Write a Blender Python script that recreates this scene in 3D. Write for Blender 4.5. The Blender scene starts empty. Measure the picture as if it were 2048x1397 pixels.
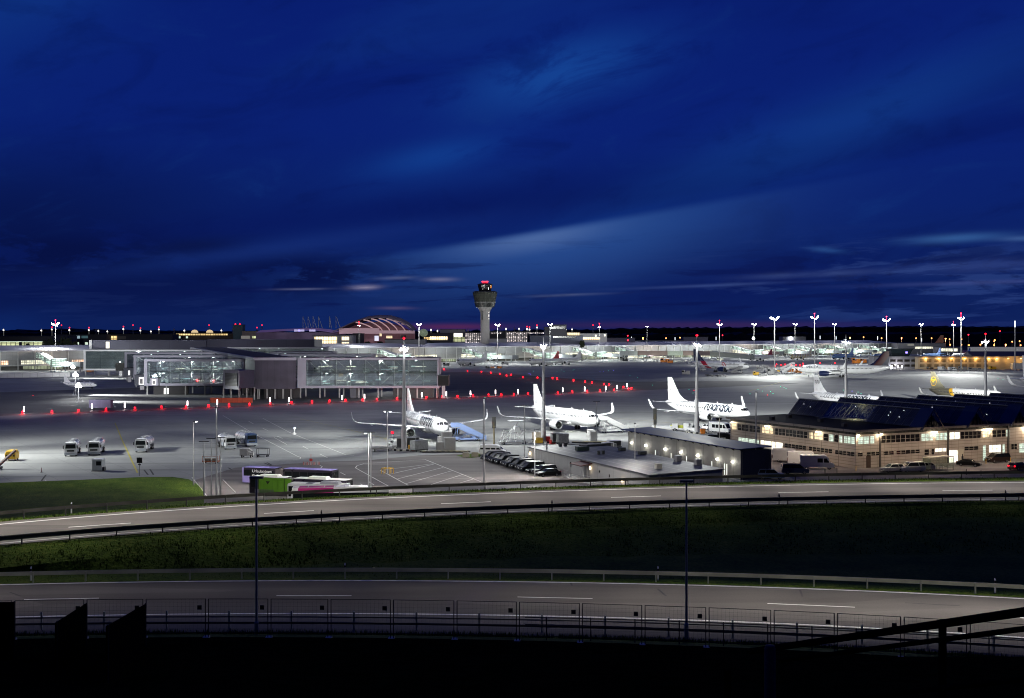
import bpy, math, random
from mathutils import Vector
import numpy as np
R = math.radians
random.seed(11)
C = bpy.context.scene.collection
sc = bpy.context.scene

# ------------------------------------------------------------------ camera
CZ, F, HY = 26.2, 2400.0, 668.0           # eye height, focal length (px of a 2048 px wide frame), horizon row
cam_d = bpy.data.cameras.new('camera'); cam = bpy.data.objects.new('camera', cam_d); C.objects.link(cam)
cam.location = (0, 0, CZ); cam.rotation_euler = (R(90), 0, 0)
cam_d.sensor_width = 36; cam_d.lens = 36 * F / 2048; cam_d.shift_y = (HY - 698.5) / 2048
cam_d.clip_start = .2; cam_d.clip_end = 30000
sc.camera = cam
sc.view_settings.view_transform = 'Standard'; sc.view_settings.look = 'None'
sc.view_settings.exposure = 0; sc.view_settings.gamma = 1
sc.cycles.use_denoising = True; sc.cycles.denoising_prefilter = 'ACCURATE'; sc.cycles.pixel_filter_type = 'BLACKMAN_HARRIS'; sc.cycles.filter_width = 1.05
sc.cycles.max_bounces = 5; sc.cycles.diffuse_bounces = 2; sc.cycles.glossy_bounces = 3
sc.cycles.transparent_max_bounces = 12; sc.cycles.transmission_bounces = 3
sc.cycles.sample_clamp_indirect = 4
sc.cycles.caustics_reflective = False; sc.cycles.caustics_refractive = False

def G(x, y, z=0.):
    Y = (CZ - z) * F / (y - HY); return ((x - 1024) / F * Y, Y, z)
def WX(x, Y): return (x - 1024) / F * Y
def WZ(y, Y): return CZ - (y - HY) / F * Y
def YZ(y, z): return (CZ - z) * F / (y - HY)

# ------------------------------------------------------------------ sky (dusk) 
w = bpy.data.worlds.new('World'); sc.world = w; w.use_nodes = True
nt = w.node_tree; N = nt.nodes; L = nt.links; N.clear()
def wn(t, **k):
    n = N.new(t)
    for a, b in k.items(): setattr(n, a, b)
    return n
def wm(op, a, b=None, c=None, clamp=False):
    n = wn('ShaderNodeMath', operation=op); n.use_clamp = clamp
    for i, v in enumerate((a, b, c)):
        if v is None: continue
        if isinstance(v, (int, float)): n.inputs[i].default_value = v
        else: L.new(v, n.inputs[i])
    return n.outputs[0]
tc = wn('ShaderNodeTexCoord'); sp = wn('ShaderNodeSeparateXYZ'); L.new(tc.outputs['Generated'], sp.inputs[0])
dx, dy, dz = sp.outputs
U = wm('MULTIPLY', wm('ARCTAN2', dx, dy), 2.4)             # 1 unit = 1000 px of azimuth
V = wm('MULTIPLY', wm('ARCSINE', dz), 2.4)
def rot(ang, su, sv, ou=0, ov=0):
    c, s = math.cos(R(ang)), math.sin(R(ang))
    a = wm('ADD', wm('MULTIPLY', U, c * su), wm('MULTIPLY', V, s * su)); b = wm('SUBTRACT', wm('MULTIPLY', V, c * sv), wm('MULTIPLY', U, s * sv))
    cb = wn('ShaderNodeCombineXYZ'); L.new(wm('ADD', a, ou), cb.inputs[0]); L.new(wm('ADD', b, ov), cb.inputs[1]); return cb.outputs[0]
def noise(vec, scale, det=5, rough=.55, dist=0):
    n = wn('ShaderNodeTexNoise'); n.inputs['Scale'].default_value = scale; n.inputs['Detail'].default_value = det
    n.inputs['Roughness'].default_value = rough; n.inputs['Distortion'].default_value = dist; L.new(vec, n.inputs['Vector']); return n.outputs['Fac']
def mr(v, a, b, c=0., d=1.):
    n = wn('ShaderNodeMapRange'); n.interpolation_type = 'SMOOTHSTEP'; L.new(v, n.inputs[0])
    for i, q in enumerate((a, b, c, d)): n.inputs[i + 1].default_value = q
    return n.outputs[0]
def mixc(f, a, b):
    n = wn('ShaderNodeMix', data_type='RGBA')
    if isinstance(f, (int, float)): n.inputs[0].default_value = f
    else: L.new(f, n.inputs[0])
    for i, q in ((6, a), (7, b)):
        if isinstance(q, tuple): n.inputs[i].default_value = (*q, 1)
        else: L.new(q, n.inputs[i])
    return n.outputs[2]
def blob(px, py, ang, ru, rv):
    """soft streak of cloud centred in one direction of the sky, long axis tilted by ang"""
    c, s = math.cos(R(ang)), math.sin(R(ang))
    a = wm('SUBTRACT', U, (px - 1024) / 1000); b = wm('SUBTRACT', V, (668 - py) / 1000)
    p = wm('DIVIDE', wm('ADD', wm('MULTIPLY', a, c), wm('MULTIPLY', b, s)), ru); q = wm('DIVIDE', wm('SUBTRACT', wm('MULTIPLY', b, c), wm('MULTIPLY', a, s)), rv)
    return wm('EXPONENT', wm('MULTIPLY', wm('ADD', wm('MULTIPLY', p, p), wm('MULTIPLY', q, q)), -1))
# clear-sky gradient by elevation, darker away from the last light (which lies north-west: centre / right)
g = wn('ShaderNodeValToRGB'); L.new(mr(V, 0, .75), g.inputs[0])
e = g.color_ramp.elements; e[0].position = 0; e[0].color = (.0040, .0150, .100, 1); e[1].position = 1; e[1].color = (.0024, .0125, .158, 1)
for p_, c_ in ((.05, (.0030, .0145, .112)), (.25, (.0026, .0150, .145)), (.55, (.0026, .0145, .168))):
    q_ = e.new(p_); q_.color = (*c_, 1)
col = g.outputs[0]
v3 = noise(rot(15, 1.6, 4.2, 5.1, 2.2), 2.6, 8, .62, .6)
# broad diagonal veils
v1 = noise(rot(19, .45, 2.0, 3.1, 1.7), 2.2, 4, .5, .3)
col = mixc(mr(v1, .46, .72, 0, .42), col, (.0050, .034, .215))
v2 = noise(rot(9, .5, 2.6, 7.4, 9.2), 1.6, 5, .55, .5)
col = mixc(mr(v2, .50, .30, 0, .6), col, (.0014, .0065, .095))
col = mixc(wm('MULTIPLY', wm('MULTIPLY', blob(1120, 155, 14, .19, .060), mr(v3, .38, .55, .5, 1.)), .75), col, (.008, .065, .32))
col = mixc(wm('MULTIPLY', blob(1650, 275, 19, .42, .060), .48), col, (.007, .055, .29))
col = mixc(wm('MULTIPLY', blob(20, 20, 25, .30, .14), .42), col, (.007, .060, .30))
col = mixc(wm('MULTIPLY', wm('MULTIPLY', blob(870, 318, 12, .13, .030), mr(v3, .38, .55, .5, 1.)), .60), col, (.006, .055, .30))
col = mixc(wm('MULTIPLY', blob(60, 450, 2, .42, .12), .80), col, (.0015, .0060, .062))
col = mixc(wm('MULTIPLY', blob(700, 430, 8, .75, .035), .60), col, (.0015, .0075, .105))
col = mixc(mr(v3, .50, .28, 0, .36), col, (.0012, .0060, .080)); col = mixc(mr(v3, .55, .80, 0, .30), col, (.0055, .036, .205))
col = mixc(wm('MULTIPLY', blob(300, 585, 1, .50, .055), .72), col, (.0016, .0058, .060)); col = mixc(wm('MULTIPLY', blob(1050, 410, 5, .34, .035), .55), col, (.0012, .0065, .090))
# the pale wedge above the control tower, brightest along its upper rim
rim = wm('SUBTRACT', V, wm('ADD', wm('MULTIPLY', U, .16), .187))
wedge = wm('MULTIPLY', wm('MULTIPLY', mr(rim, .018, -.002), mr(rim, -.17, -.002)), blob(1130, 520, 8, .34, .30))
col = mixc(wm('MULTIPLY', wedge, .88), col, (.022, .076, .28))
core = wm('MULTIPLY', wm('MULTIPLY', mr(rim, .014, -.004), mr(rim, -.045, -.004)), blob(1065, 470, 10, .13, .09))
col = mixc(wm('MULTIPLY', core, .7), col, (.08, .15, .36))
# low cloud bars near the horizon
lo = noise(rot(2, 1.0, 10.0, 2.3, 4.4), 3.0, 7, .62, .3)
band = wm('MULTIPLY', mr(V, .0, .05), mr(V, .22, .10))
rgt = mr(U, .25, .75)
col = mixc(wm('MULTIPLY', wm('MULTIPLY', mr(lo, .52, .60), band), wm('ADD', wm('MULTIPLY', rgt, .55), .10)), col, (.020, .048, .20))
col = mixc(wm('MULTIPLY', wm('MULTIPLY', mr(lo, .46, .36), band), .65), col, (.0022, .0070, .072))
lo2 = noise(rot(3, 1.4, 10.0, 8.3, 1.4), 3.0, 6, .6, .4)
lo3 = noise(rot(0, 3.2, 9.0, 1.3, 6.4), 2.4, 8, .65, .3)
cum = wm('MULTIPLY', wm('ADD', blob(620, 552, 0, .17, .036), blob(150, 520, 0, .22, .05)), mr(lo3, .40, .52))
col = mixc(wm('MINIMUM', cum, .9), col, (.0012, .0050, .052))
col = mixc(wm('MULTIPLY', wm('MULTIPLY', blob(1850, 560, 1, .34, .06), mr(lo3, .50, .40)), .75), col, (.0014, .0055, .060))
col = mixc(wm('MULTIPLY', blob(560, 500, 9, .36, .018), .45), col, (.008, .030, .19))
col = mixc(wm('MULTIPLY', blob(400, 498, 6, .09, .014), .8), col, (.0020, .0070, .062))
for (bx, by, ba, bu, bv, bs, bc) in ((730, 576, 3, .026, .0045, .95, (.26, .24, .36)), (610, 580, 1, .045, .0020, .6, (.13, .15, .29)), (880, 560, 1, .030, .0040, .7, (.15, .16, .30)),
        (795, 557, 2, .035, .0032, .55, (.12, .15, .29)), (1125, 591, 2, .070, .0024, .55, (.12, .16, .32)), (795, 617, 0, .035, .003, .5, (.14, .10, .20)), (1875, 489, 2, .085, .008, .62, (.040, .13, .36)),
        (1995, 493, 0, .045, .005, .55, (.06, .14, .36)), (1640, 506, -6, .030, .005, .5, (.03, .11, .34)), (1610, 553, 2, .110, .006, .5, (.06, .10, .28)),
        (1980, 540, 2, .190, .012, .45, (.045, .08, .27)), (1950, 572, 1, .22, .004, .45, (.055, .08, .27)), (1440, 572, 2, .16, .003, .45, (.05, .09, .28))):
    col = mixc(wm('MULTIPLY', wm('MULTIPLY', blob(bx, by, ba, bu, bv), mr(lo2, .30, .55, .35, 1)), bs), col, bc)
# afterglow, dull red, right above the horizon
glow = wm('MULTIPLY', blob(1400, 651, 0, .34, .0075), .45)
col = mixc(glow, col, (.065, .020, .085)); col = mixc(wm('MULTIPLY', blob(905, 654, 0, .09, .006), .6), col, (.12, .022, .085))
dim = mr(dy, -.5, .75, .22, 1.); vd = wn('ShaderNodeVectorMath', operation='SCALE'); L.new(col, vd.inputs[0]); L.new(dim, vd.inputs['Scale']); col = vd.outputs[0]   # the sky opposite the afterglow is already night
nish = wn('ShaderNodeTexSky'); nish.sky_type = 'NISHITA'; nish.sun_disc = False; nish.sun_elevation = R(-4); nish.sun_rotation = R(10)
sk = wn('ShaderNodeVectorMath', operation='SCALE'); L.new(nish.outputs[0], sk.inputs[0]); sk.inputs['Scale'].default_value = .004
ad = wn('ShaderNodeVectorMath', operation='ADD'); L.new(col, ad.inputs[0]); L.new(sk.outputs[0], ad.inputs[1])
bg = wn('ShaderNodeBackground'); bg.inputs['Strength'].default_value = 1.0; L.new(ad.outputs[0], bg.inputs[0])
wo = wn('ShaderNodeOutputWorld'); L.new(bg.outputs[0], wo.inputs[0])

# ------------------------------------------------------------------ lamps
def spot(loc, aim, watts, size=120, col=(.93, .97, 1), rad=.6, blend=.6, par=None):
    d = bpy.data.lights.new('lamp', 'SPOT'); d.energy = watts; d.spot_size = R(size); d.spot_blend = blend; d.color = col; d.shadow_soft_size = rad
    o = bpy.data.objects.new('lamp', d); C.objects.link(o); o.location = loc
    o.rotation_euler = (Vector(aim) - Vector(loc)).to_track_quat('-Z', 'Y').to_euler(); return o
def point(loc, watts, col=(1, 1, 1), rad=.15):
    d = bpy.data.lights.new('lamp', 'POINT'); d.energy = watts; d.color = col; d.shadow_soft_size = rad
    o = bpy.data.objects.new('lamp', d); C.objects.link(o); o.location = loc; return o

# ------------------------------------------------------------------ materials
MATS = {}
def M(name, rgb=(.5, .5, .5), rough=.6, metal=0., var=.12, scale=.8, bump=0., em=None, es=0., stretch=None, spec=.4, var2=0.):
    if name in MATS: return MATS[name]
    m = bpy.data.materials.new(name); m.use_nodes = True; t = m.node_tree; b = t.nodes['Principled BSDF']
    b.inputs['Roughness'].default_value = rough; b.inputs['Metallic'].default_value = metal; b.inputs['Specular IOR Level'].default_value = spec
    b.inputs['Base Color'].default_value = (*rgb, 1)
    if em:
        b.inputs['Emission Color'].default_value = (*em, 1); b.inputs['Emission Strength'].default_value = es
        m.cycles.emission_sampling = 'NONE'
    if var:
        c = t.nodes.new('ShaderNodeTexCoord'); n = t.nodes.new('ShaderNodeTexNoise'); n.inputs['Scale'].default_value = scale; n.inputs['Detail'].default_value = 6
        src = c.outputs['Object']
        if stretch:
            mp = t.nodes.new('ShaderNodeMapping'); mp.inputs['Scale'].default_value = stretch; t.links.new(src, mp.inputs[0]); src = mp.outputs[0]
        t.links.new(src, n.inputs['Vector'])
        mx = t.nodes.new('ShaderNodeMix'); mx.data_type = 'RGBA'
        mrn = t.nodes.new('ShaderNodeMapRange'); mrn.inputs[1].default_value = .3; mrn.inputs[2].default_value = .7; t.links.new(n.outputs['Fac'], mrn.inputs[0]); t.links.new(mrn.outputs[0], mx.inputs[0])
        mx.inputs[6].default_value = (*[max(0, q * (1 - var)) for q in rgb], 1); mx.inputs[7].default_value = (*[min(1, q * (1 + var)) for q in rgb], 1)
        t.links.new(mx.outputs[2], b.inputs['Base Color'])
        mr2 = t.nodes.new('ShaderNodeMapRange'); mr2.inputs[3].default_value = max(.02, rough - .12); mr2.inputs[4].default_value = min(1, rough + .12); t.links.new(n.outputs['Fac'], mr2.inputs[0]); t.links.new(mr2.outputs[0], b.inputs['Roughness'])
        if bump:
            bp = t.nodes.new('ShaderNodeBump'); bp.inputs['Strength'].default_value = bump; bp.inputs['Distance'].default_value = .05; t.links.new(n.outputs['Fac'], bp.inputs['Height']); t.links.new(bp.outputs[0], b.inputs['Normal'])
    MATS[name] = m; return m
def lum(name, rgb, s):
    """a thing that gives off light"""
    return M(name, rgb, .5, var=0, em=rgb, es=s)
def grid_mat(name, c1, c2, cm, cw, ch, mortar=.04, rough=.7, emit=0., bias=0., horiz='xy', offs=0., var=.2, nscale=.15, metal=0., aspect=False):
    """panels / window panes: a regular grid in object space, each cell its own tone"""
    if name in MATS: return MATS[name]
    m = bpy.data.materials.new(name); m.use_nodes = True; t = m.node_tree; b = t.nodes['Principled BSDF']; nd = t.nodes; lk = t.links
    c = nd.new('ShaderNodeTexCoord'); s = nd.new('ShaderNodeSeparateXYZ'); lk.new(c.outputs['Object'], s.inputs[0])
    cb = nd.new('ShaderNodeCombineXYZ')
    if horiz == 'ground': lk.new(s.outputs[0], cb.inputs[0]); lk.new(s.outputs[1], cb.inputs[1])
    else:
        a = nd.new('ShaderNodeMath'); a.operation = 'ADD'; lk.new(s.outputs[0], a.inputs[0]); lk.new(s.outputs[1], a.inputs[1])
        lk.new(a.outputs[0] if horiz == 'xy' else s.outputs[1], cb.inputs[0]); lk.new(s.outputs[2], cb.inputs[1])
    br = nd.new('ShaderNodeTexBrick'); br.offset = offs; br.inputs['Scale'].default_value = 1; br.inputs['Mortar Size'].default_value = mortar; br.inputs['Bias'].default_value = bias
    br.inputs['Brick Width'].default_value = cw; br.inputs['Row Height'].default_value = ch; br.inputs['Mortar Smooth'].default_value = 0.1
    for i, q in ((1, c1), (2, c2), (3, cm)): br.inputs[i].default_value = (*q, 1)
    lk.new(cb.outputs[0], br.inputs['Vector'])
    n = nd.new('ShaderNodeTexNoise'); n.inputs['Scale'].default_value = nscale; n.inputs['Detail'].default_value = 6; lk.new(c.outputs['Object'], n.inputs['Vector'])
    q = nd.new('ShaderNodeMapRange'); q.inputs[1].default_value = .3; q.inputs[2].default_value = .7; q.inputs[3].default_value = 1 - var; q.inputs[4].default_value = 1 + var; lk.new(n.outputs['Fac'], q.inputs[0])
    vm = nd.new('ShaderNodeVectorMath'); vm.operation = 'SCALE'; lk.new(br.outputs['Color'], vm.inputs[0]); lk.new(q.outputs[0], vm.inputs['Scale'])
    b.inputs['Roughness'].default_value = rough; b.inputs['Metallic'].default_value = metal
    if emit:
        b.inputs['Base Color'].default_value = (.02, .02, .02, 1); lk.new(vm.outputs[0], b.inputs['Emission Color']); b.inputs['Emission Strength'].default_value = emit; m.cycles.emission_sampling = 'NONE'
    else: lk.new(vm.outputs[0], b.inputs['Base Color'])
    MATS[name] = m; return m
def glass_mat(name, tint, glossy=.25):
    if name in MATS: return MATS[name]
    m = bpy.data.materials.new(name); m.use_nodes = True; t = m.node_tree; nd = t.nodes; lk = t.links; nd.clear()
    a = nd.new('ShaderNodeBsdfTransparent'); a.inputs[0].default_value = (*tint, 1); gl = nd.new('ShaderNodeBsdfGlossy'); gl.inputs['Roughness'].default_value = .03; gl.inputs[0].default_value = (.8, .9, .95, 1)
    mx = nd.new('ShaderNodeMixShader'); mx.inputs[0].default_value = glossy; lk.new(a.outputs[0], mx.inputs[1]); lk.new(gl.outputs[0], mx.inputs[2])
    o = nd.new('ShaderNodeOutputMaterial'); lk.new(mx.outputs[0], o.inputs[0]); MATS[name] = m; return m

# ------------------------------------------------------------------ mesh helpers
class MB:
    def __init__(s, o=(0, 0, 0)): s.v = []; s.f = []; s.o = o
    def add(s, vs, fs):
        k = len(s.v); s.v += [(a - s.o[0], b - s.o[1], c - s.o[2]) for a, b, c in vs]; s.f += [tuple(k + i for i in f) for f in fs]; return s
    def hexa(s, p): return s.add(p, [(0, 3, 2, 1), (4, 5, 6, 7), (0, 1, 5, 4), (1, 2, 6, 5), (2, 3, 7, 6), (3, 0, 4, 7)])
    def box(s, x0, x1, y0, y1, z0, z1):
        return s.hexa([(x0, y0, z0), (x1, y0, z0), (x1, y1, z0), (x0, y1, z0), (x0, y0, z1), (x1, y0, z1), (x1, y1, z1), (x0, y1, z1)])
    def wall(s, a, b, z0, z1, th, dz=0):
        """vertical slab from a to b (xy), thickness th to the left of a->b; z0/z1 may be pairs"""
        d = Vector((b[0] - a[0], b[1] - a[1])).normalized(); n = (-d[1] * th, d[0] * th)
        za, zb = z0 if isinstance(z0, tuple) else (z0, z0); ta, tb = z1 if isinstance(z1, tuple) else (z1, z1)
        return s.hexa([(a[0], a[1], za), (b[0], b[1], zb), (b[0] + n[0], b[1] + n[1], zb), (a[0] + n[0], a[1] + n[1], za),
                       (a[0], a[1], ta), (b[0], b[1], tb), (b[0] + n[0], b[1] + n[1], tb), (a[0] + n[0], a[1] + n[1], ta)])
    def prism(s, poly, z0, z1):
        n = len(poly); z0f = z0 if callable(z0) else (lambda x, y: z0); z1f = z1 if callable(z1) else (lambda x, y: z1)
        vs = [(x, y, z0f(x, y)) for x, y in poly] + [(x, y, z1f(x, y)) for x, y in poly]
        return s.add(vs, [tuple(range(n))[::-1], tuple(range(n, 2 * n))] + [(i, (i + 1) % n, n + (i + 1) % n, n + i) for i in range(n)])
    def extr(s, prof, x0, x1):
        """side profile (y,z) extruded along x"""
        n = len(prof); vs = [(x0, y, z) for y, z in prof] + [(x1, y, z) for y, z in prof]
        return s.add(vs, [tuple(range(n)), tuple(range(n, 2 * n))[::-1]] + [(i, n + i, n + (i + 1) % n, (i + 1) % n) for i in range(n)])
    def loft(s, rings, cap=True, closed=True):
        n = len(rings[0]); vs = [p for r in rings for p in r]; fs = []
        for k in range(len(rings) - 1):
            for i in range(n if closed else n - 1): fs.append((k * n + i, k * n + (i + 1) % n, (k + 1) * n + (i + 1) % n, (k + 1) * n + i))
        if cap: fs += [tuple(range(n))[::-1], tuple(range((len(rings) - 1) * n, len(rings) * n))]
        return s.add(vs, fs)
    def tube(s, p0, p1, r0, r1=None, n=8, cap=True):
        r1 = r0 if r1 is None else r1; p0 = Vector(p0); p1 = Vector(p1); d = (p1 - p0)
        if d.length < 1e-6: return s
        d.normalize(); u = d.orthogonal().normalized(); v = d.cross(u)
        rg = lambda p, r: [tuple(p + u * (r * math.cos(2 * math.pi * i / n)) + v * (r * math.sin(2 * math.pi * i / n))) for i in range(n)]
        return s.loft([rg(p0, r0), rg(p1, r1)], cap)
    def lathe(s, prof, c=(0, 0, 0), axis='z', n=16, cap=True):
        """prof: (r, h) list; axis z or y or x"""
        rings = []
        for r, h in prof:
            rg = []
            for i in range(n):
                a = 2 * math.pi * i / n; p, q = r * math.cos(a), r * math.sin(a)
                rg.append({'z': (c[0] + p, c[1] + q, c[2] + h), 'y': (c[0] + p, c[1] + h, c[2] + q), 'x': (c[0] + h, c[1] + p, c[2] + q)}[axis])
            rings.append(rg)
        return s.loft(rings, cap)
    def ball(s, c, r, n=10, sz=1):
        return s.lathe([(max(1e-3, r * math.sin(math.pi * k / (n // 2))), -r * sz * math.cos(math.pi * k / (n // 2))) for k in range(n // 2 + 1)], c, 'z', n)
    def poly(s, pts): return s.add(pts, [tuple(range(len(pts)))])
    def build(s, name, mat, parent=None, smooth=False):
        me = bpy.data.meshes.new(name); me.from_pydata(s.v, [], s.f); me.update()
        if smooth:
            me.shade_smooth() if hasattr(me, 'shade_smooth') else None
            if hasattr(me, 'set_sharp_from_angle'): me.set_sharp_from_angle(angle=R(40))
        if mat: me.materials.append(mat)
        o = bpy.data.objects.new(name, me); C.objects.link(o)
        if parent: o.parent = parent
        return o
def thing(name, label, cat, loc=(0, 0, 0), rz=0, group=None, kind=None):
    o = bpy.data.objects.new(name, None); C.objects.link(o); o.location = loc; o.rotation_euler = (0, 0, rz); o['label'] = label; o['category'] = cat
    if group: o['group'] = group
    if kind: o['kind'] = kind
    return o
def tag(o, label, cat, group=None, kind=None):
    o['label'] = label; o['category'] = cat
    if group: o['group'] = group
    if kind: o['kind'] = kind
    return o
def dup(root, loc, rz=None, label=None):
    r = root.copy(); C.objects.link(r); r.location = loc
    if rz is not None: r.rotation_euler = (0, 0, rz)
    if label: r['label'] = label
    for ch in list(root.children):
        c = ch.copy(); C.objects.link(c); c.parent = r
        for gch in ch.children:
            d = gch.copy(); C.objects.link(d); d.parent = c
    return r
ORD = ['first', 'second', 'third', 'fourth', 'fifth', 'sixth', 'seventh', 'eighth', 'ninth', 'tenth', 'eleventh', 'twelfth', 'thirteenth', 'fourteenth', 'fifteenth', 'sixteenth', 'seventeenth', 'eighteenth', 'nineteenth', 'twentieth']
def nth(i):
    if i < 20: return ORD[i]
    t = ['twenty', 'thirty', 'forty', 'fifty'][(i + 1) // 10 - 2]
    return t + '-' + ORD[(i + 1) % 10 - 1] if (i + 1) % 10 else {30: 'thirtieth', 40: 'fortieth', 50: 'fiftieth'}[i + 1]
# ------------------------------------------------------------------ common materials
concrete_w = M('pale_concrete', (.45, .45, .46), .8, var=.1, scale=.6)
white_p = M('white_paint', (.82, .83, .84), .35, var=.04, scale=1.5)
grey_p = M('grey_paint', (.32, .33, .35), .5, var=.1)
galv = M('galvanised_steel', (.42, .43, .45), .45, .6, var=.15, scale=2)
dark_m = M('dark_metal', (.03, .03, .035), .5, .3, var=.2)
black_p = M('black_plastic', (.012, .012, .014), .5, var=.1)
rubber = M('rubber', (.015, .015, .015), .85, var=.1)
dglass = M('dark_glass', (.008, .010, .012), .2, var=0, spec=.25)
yellow_p = M('yellow_paint', (.75, .45, .03), .45, var=.08)
orange_p = M('orange_paint', (.70, .22, .03), .45, var=.08)
red_p = M('red_paint', (.55, .03, .03), .45, var=.08)
green_p = M('green_paint', (.03, .12, .04), .5, var=.1)
L_white = lum('lamp_white', (.93, .97, 1), 30.); L_warm = lum('lamp_warm', (1, .82, .55), 22.); L_orange = lum('lamp_orange', (1, .42, .12), 14.)
L_red = lum('lamp_red', (1, .003, .012), 7.); L_tube = lum('tube_white', (1, .86, .88), 6.); L_green = lum('lamp_green', (.05, .8, .5), 1.6); L_blue = lum('lamp_blue', (.2, .12, 1), 3.)

# ------------------------------------------------------------------ terrain and roads
XS = list(range(-1400, 3451, 50))
def fitY(pts, deg=2):
    xs = np.array([p[0] for p in pts], float); ys = np.array([p[1] for p in pts], float)
    c = np.polyfit((xs - 1024) / 1000, ys, deg); return lambda x: float(np.polyval(c, (x - 1024) / 1000))
ZU, ZL = 8.7, 7.3
fU_rail = fitY([(0, 113.9), (440, 123.7), (1024, 136.3), (1540, 143.8), (2048, 146.4)])
fU_line = fitY([(0, 110.5), (512, 122), (1024, 132), (1540, 139), (2048, 141)])
nU_rail = fitY([(0, 99.5), (512, 109), (1024, 117), (1540, 123.5), (2048, 125.8)])
fL_rail = fitY([(0, 91.3), (512, 93.1), (1024, 92.7), (1540, 90.5), (2048, 86.8)])
fL_line = fitY([(0, 90.2), (512, 92), (1024, 91.5), (1540, 89.1), (2048, 85.7)])
nL_line = fitY([(0, 79.9), (512, 81.1), (1024, 80.6), (1540, 78.2), (2048, 74.7)])
nL_rail = fitY([(0, 76.3), (1024, 76.2), (1540, 73.9), (2048, 70.9)])
# exact where the frame sees it, gentle outside it
def cl(f):
    def g_(x):
        if x < -150: return f(-150) + (f(-150) - f(-50)) / 100 * (-150 - x) * .6
        if x > 2200: return f(2200) + (f(2200) - f(2100)) / 100 * (x - 2200) * .6
        return f(x)
    return g_
fU_rail, fU_line, nU_rail, fL_rail, fL_line, nL_line, nL_rail = map(cl, (fU_rail, fU_line, nU_rail, fL_rail, fL_line, nL_line, nL_rail))
fence_Y = lambda x: nL_rail(x) - 9.3
def P(x, Y, z): return ((x - 1024) / F * Y, Y, z)
rows = [(lambda x: -25., 24.4), (lambda x: 3., 24.5), (lambda x: 6., 24.2), (lambda x: 10., 22.4), (lambda x: 20., 19.3), (lambda x: 32., 16.2), (lambda x: 46., 13.1), (lambda x: 58., 10.6), (lambda x: fence_Y(x) - .6, 9.25),
        (lambda x: fence_Y(x) + 4.5, 8.0), (lambda x: nL_rail(x) - 1.2, 7.25), (lambda x: fL_rail(x) + .2, 7.24), (lambda x: fL_rail(x) + 4, 6.95), (lambda x: (fL_rail(x) + nU_rail(x)) / 2, 6.55), (lambda x: nU_rail(x) - 4, 7.6), (lambda x: nU_rail(x) - .7, 8.62),
        (lambda x: fU_rail(x) - 3.5, 8.62), (lambda x: fU_rail(x) + 1.2, 8.5), (lambda x: fU_rail(x) + 14, 5.6), (lambda x: fU_rail(x) + 30, 2.3), (lambda x: fU_rail(x) + 46, .25), (lambda x: fU_rail(x) + 54, -.25)]
random.seed(5)
mb = MB(); n = len(XS); vs = []
for k, (f, z) in enumerate(rows):
    for x in XS:
        jz = random.uniform(-.12, .12) if k in (4, 5, 6, 13, 18) else 0
        vs.append(P(x, f(x), z + jz) if k > 1 else ((x - 1024) / F * 40 * (1 if k else 1.6), f(x), z))
mb.add(vs, [(k * n + i, k * n + i + 1, (k + 1) * n + i + 1, (k + 1) * n + i) for k in range(len(rows) - 1) for i in range(n - 1)])

def grass_material():
    m = bpy.data.materials.new('grass'); m.use_nodes = True; t = m.node_tree; b = t.nodes['Principled BSDF']; nd = t.nodes; lk = t.links
    c = nd.new('ShaderNodeTexCoord'); r = nd.new('ShaderNodeValToRGB')
    n1 = nd.new('ShaderNodeTexNoise'); n1.inputs['Scale'].default_value = .22; n1.inputs['Detail'].default_value = 8; n1.inputs['Roughness'].default_value = .7; lk.new(c.outputs['Object'], n1.inputs['Vector'])
    n2 = nd.new('ShaderNodeTexNoise'); n2.inputs['Scale'].default_value = 3.5; n2.inputs['Detail'].default_value = 5; lk.new(c.outputs['Object'], n2.inputs['Vector'])
    mm = nd.new('ShaderNodeMath'); mm.operation = 'MULTIPLY_ADD'; lk.new(n2.outputs['Fac'], mm.inputs[0]); mm.inputs[1].default_value = .5; a = nd.new('ShaderNodeMath'); a.operation = 'MULTIPLY'; a.inputs[1].default_value = .55; lk.new(n1.outputs['Fac'], a.inputs[0]); lk.new(a.outputs[0], mm.inputs[2])
    e = r.color_ramp.elements; e[0].position = .36; e[0].color = (.024, .040, .004, 1); e[1].position = .68; e[1].color = (.14, .175, .024, 1); q = e.new(.52); q.color = (.062, .118, .009, 1)
    lk.new(mm.outputs[0], r.inputs[0]); lk.new(r.outputs[0], b.inputs['Base Color']); b.inputs['Roughness'].default_value = .9; b.inputs['Specular IOR Level'].default_value = .1
    bp = nd.new('ShaderNodeBump'); bp.inputs['Strength'].default_value = .8; bp.inputs['Distance'].default_value = .25; lk.new(n2.outputs['Fac'], bp.inputs['Height']); lk.new(bp.outputs[0], b.inputs['Normal'])
    return m
grass_m = grass_material()
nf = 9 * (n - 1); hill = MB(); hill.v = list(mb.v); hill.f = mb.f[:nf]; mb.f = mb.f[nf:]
hill_m = M('hill_shade_black', (.006, .007, .004), .95, var=.5, scale=.8, spec=.0)  # near-black colour puts the unlit shade into the slope
tag(hill.build('hillside', hill_m), 'viewing hillside coloured near black in place of shade', 'hillside', kind='structure')
tag(mb.build('terrain', grass_m), 'grassy embankment carrying the two roads', 'terrain', kind='structure')
mb = MB(); mb.box(-9000, 9000, 60, 16000, -3, -.3)
tag(mb.build('ground', M('far_ground', (.02, .03, .012), .95, var=.4, scale=.002)), 'dark open land around the airport', 'ground', kind='structure')

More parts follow.
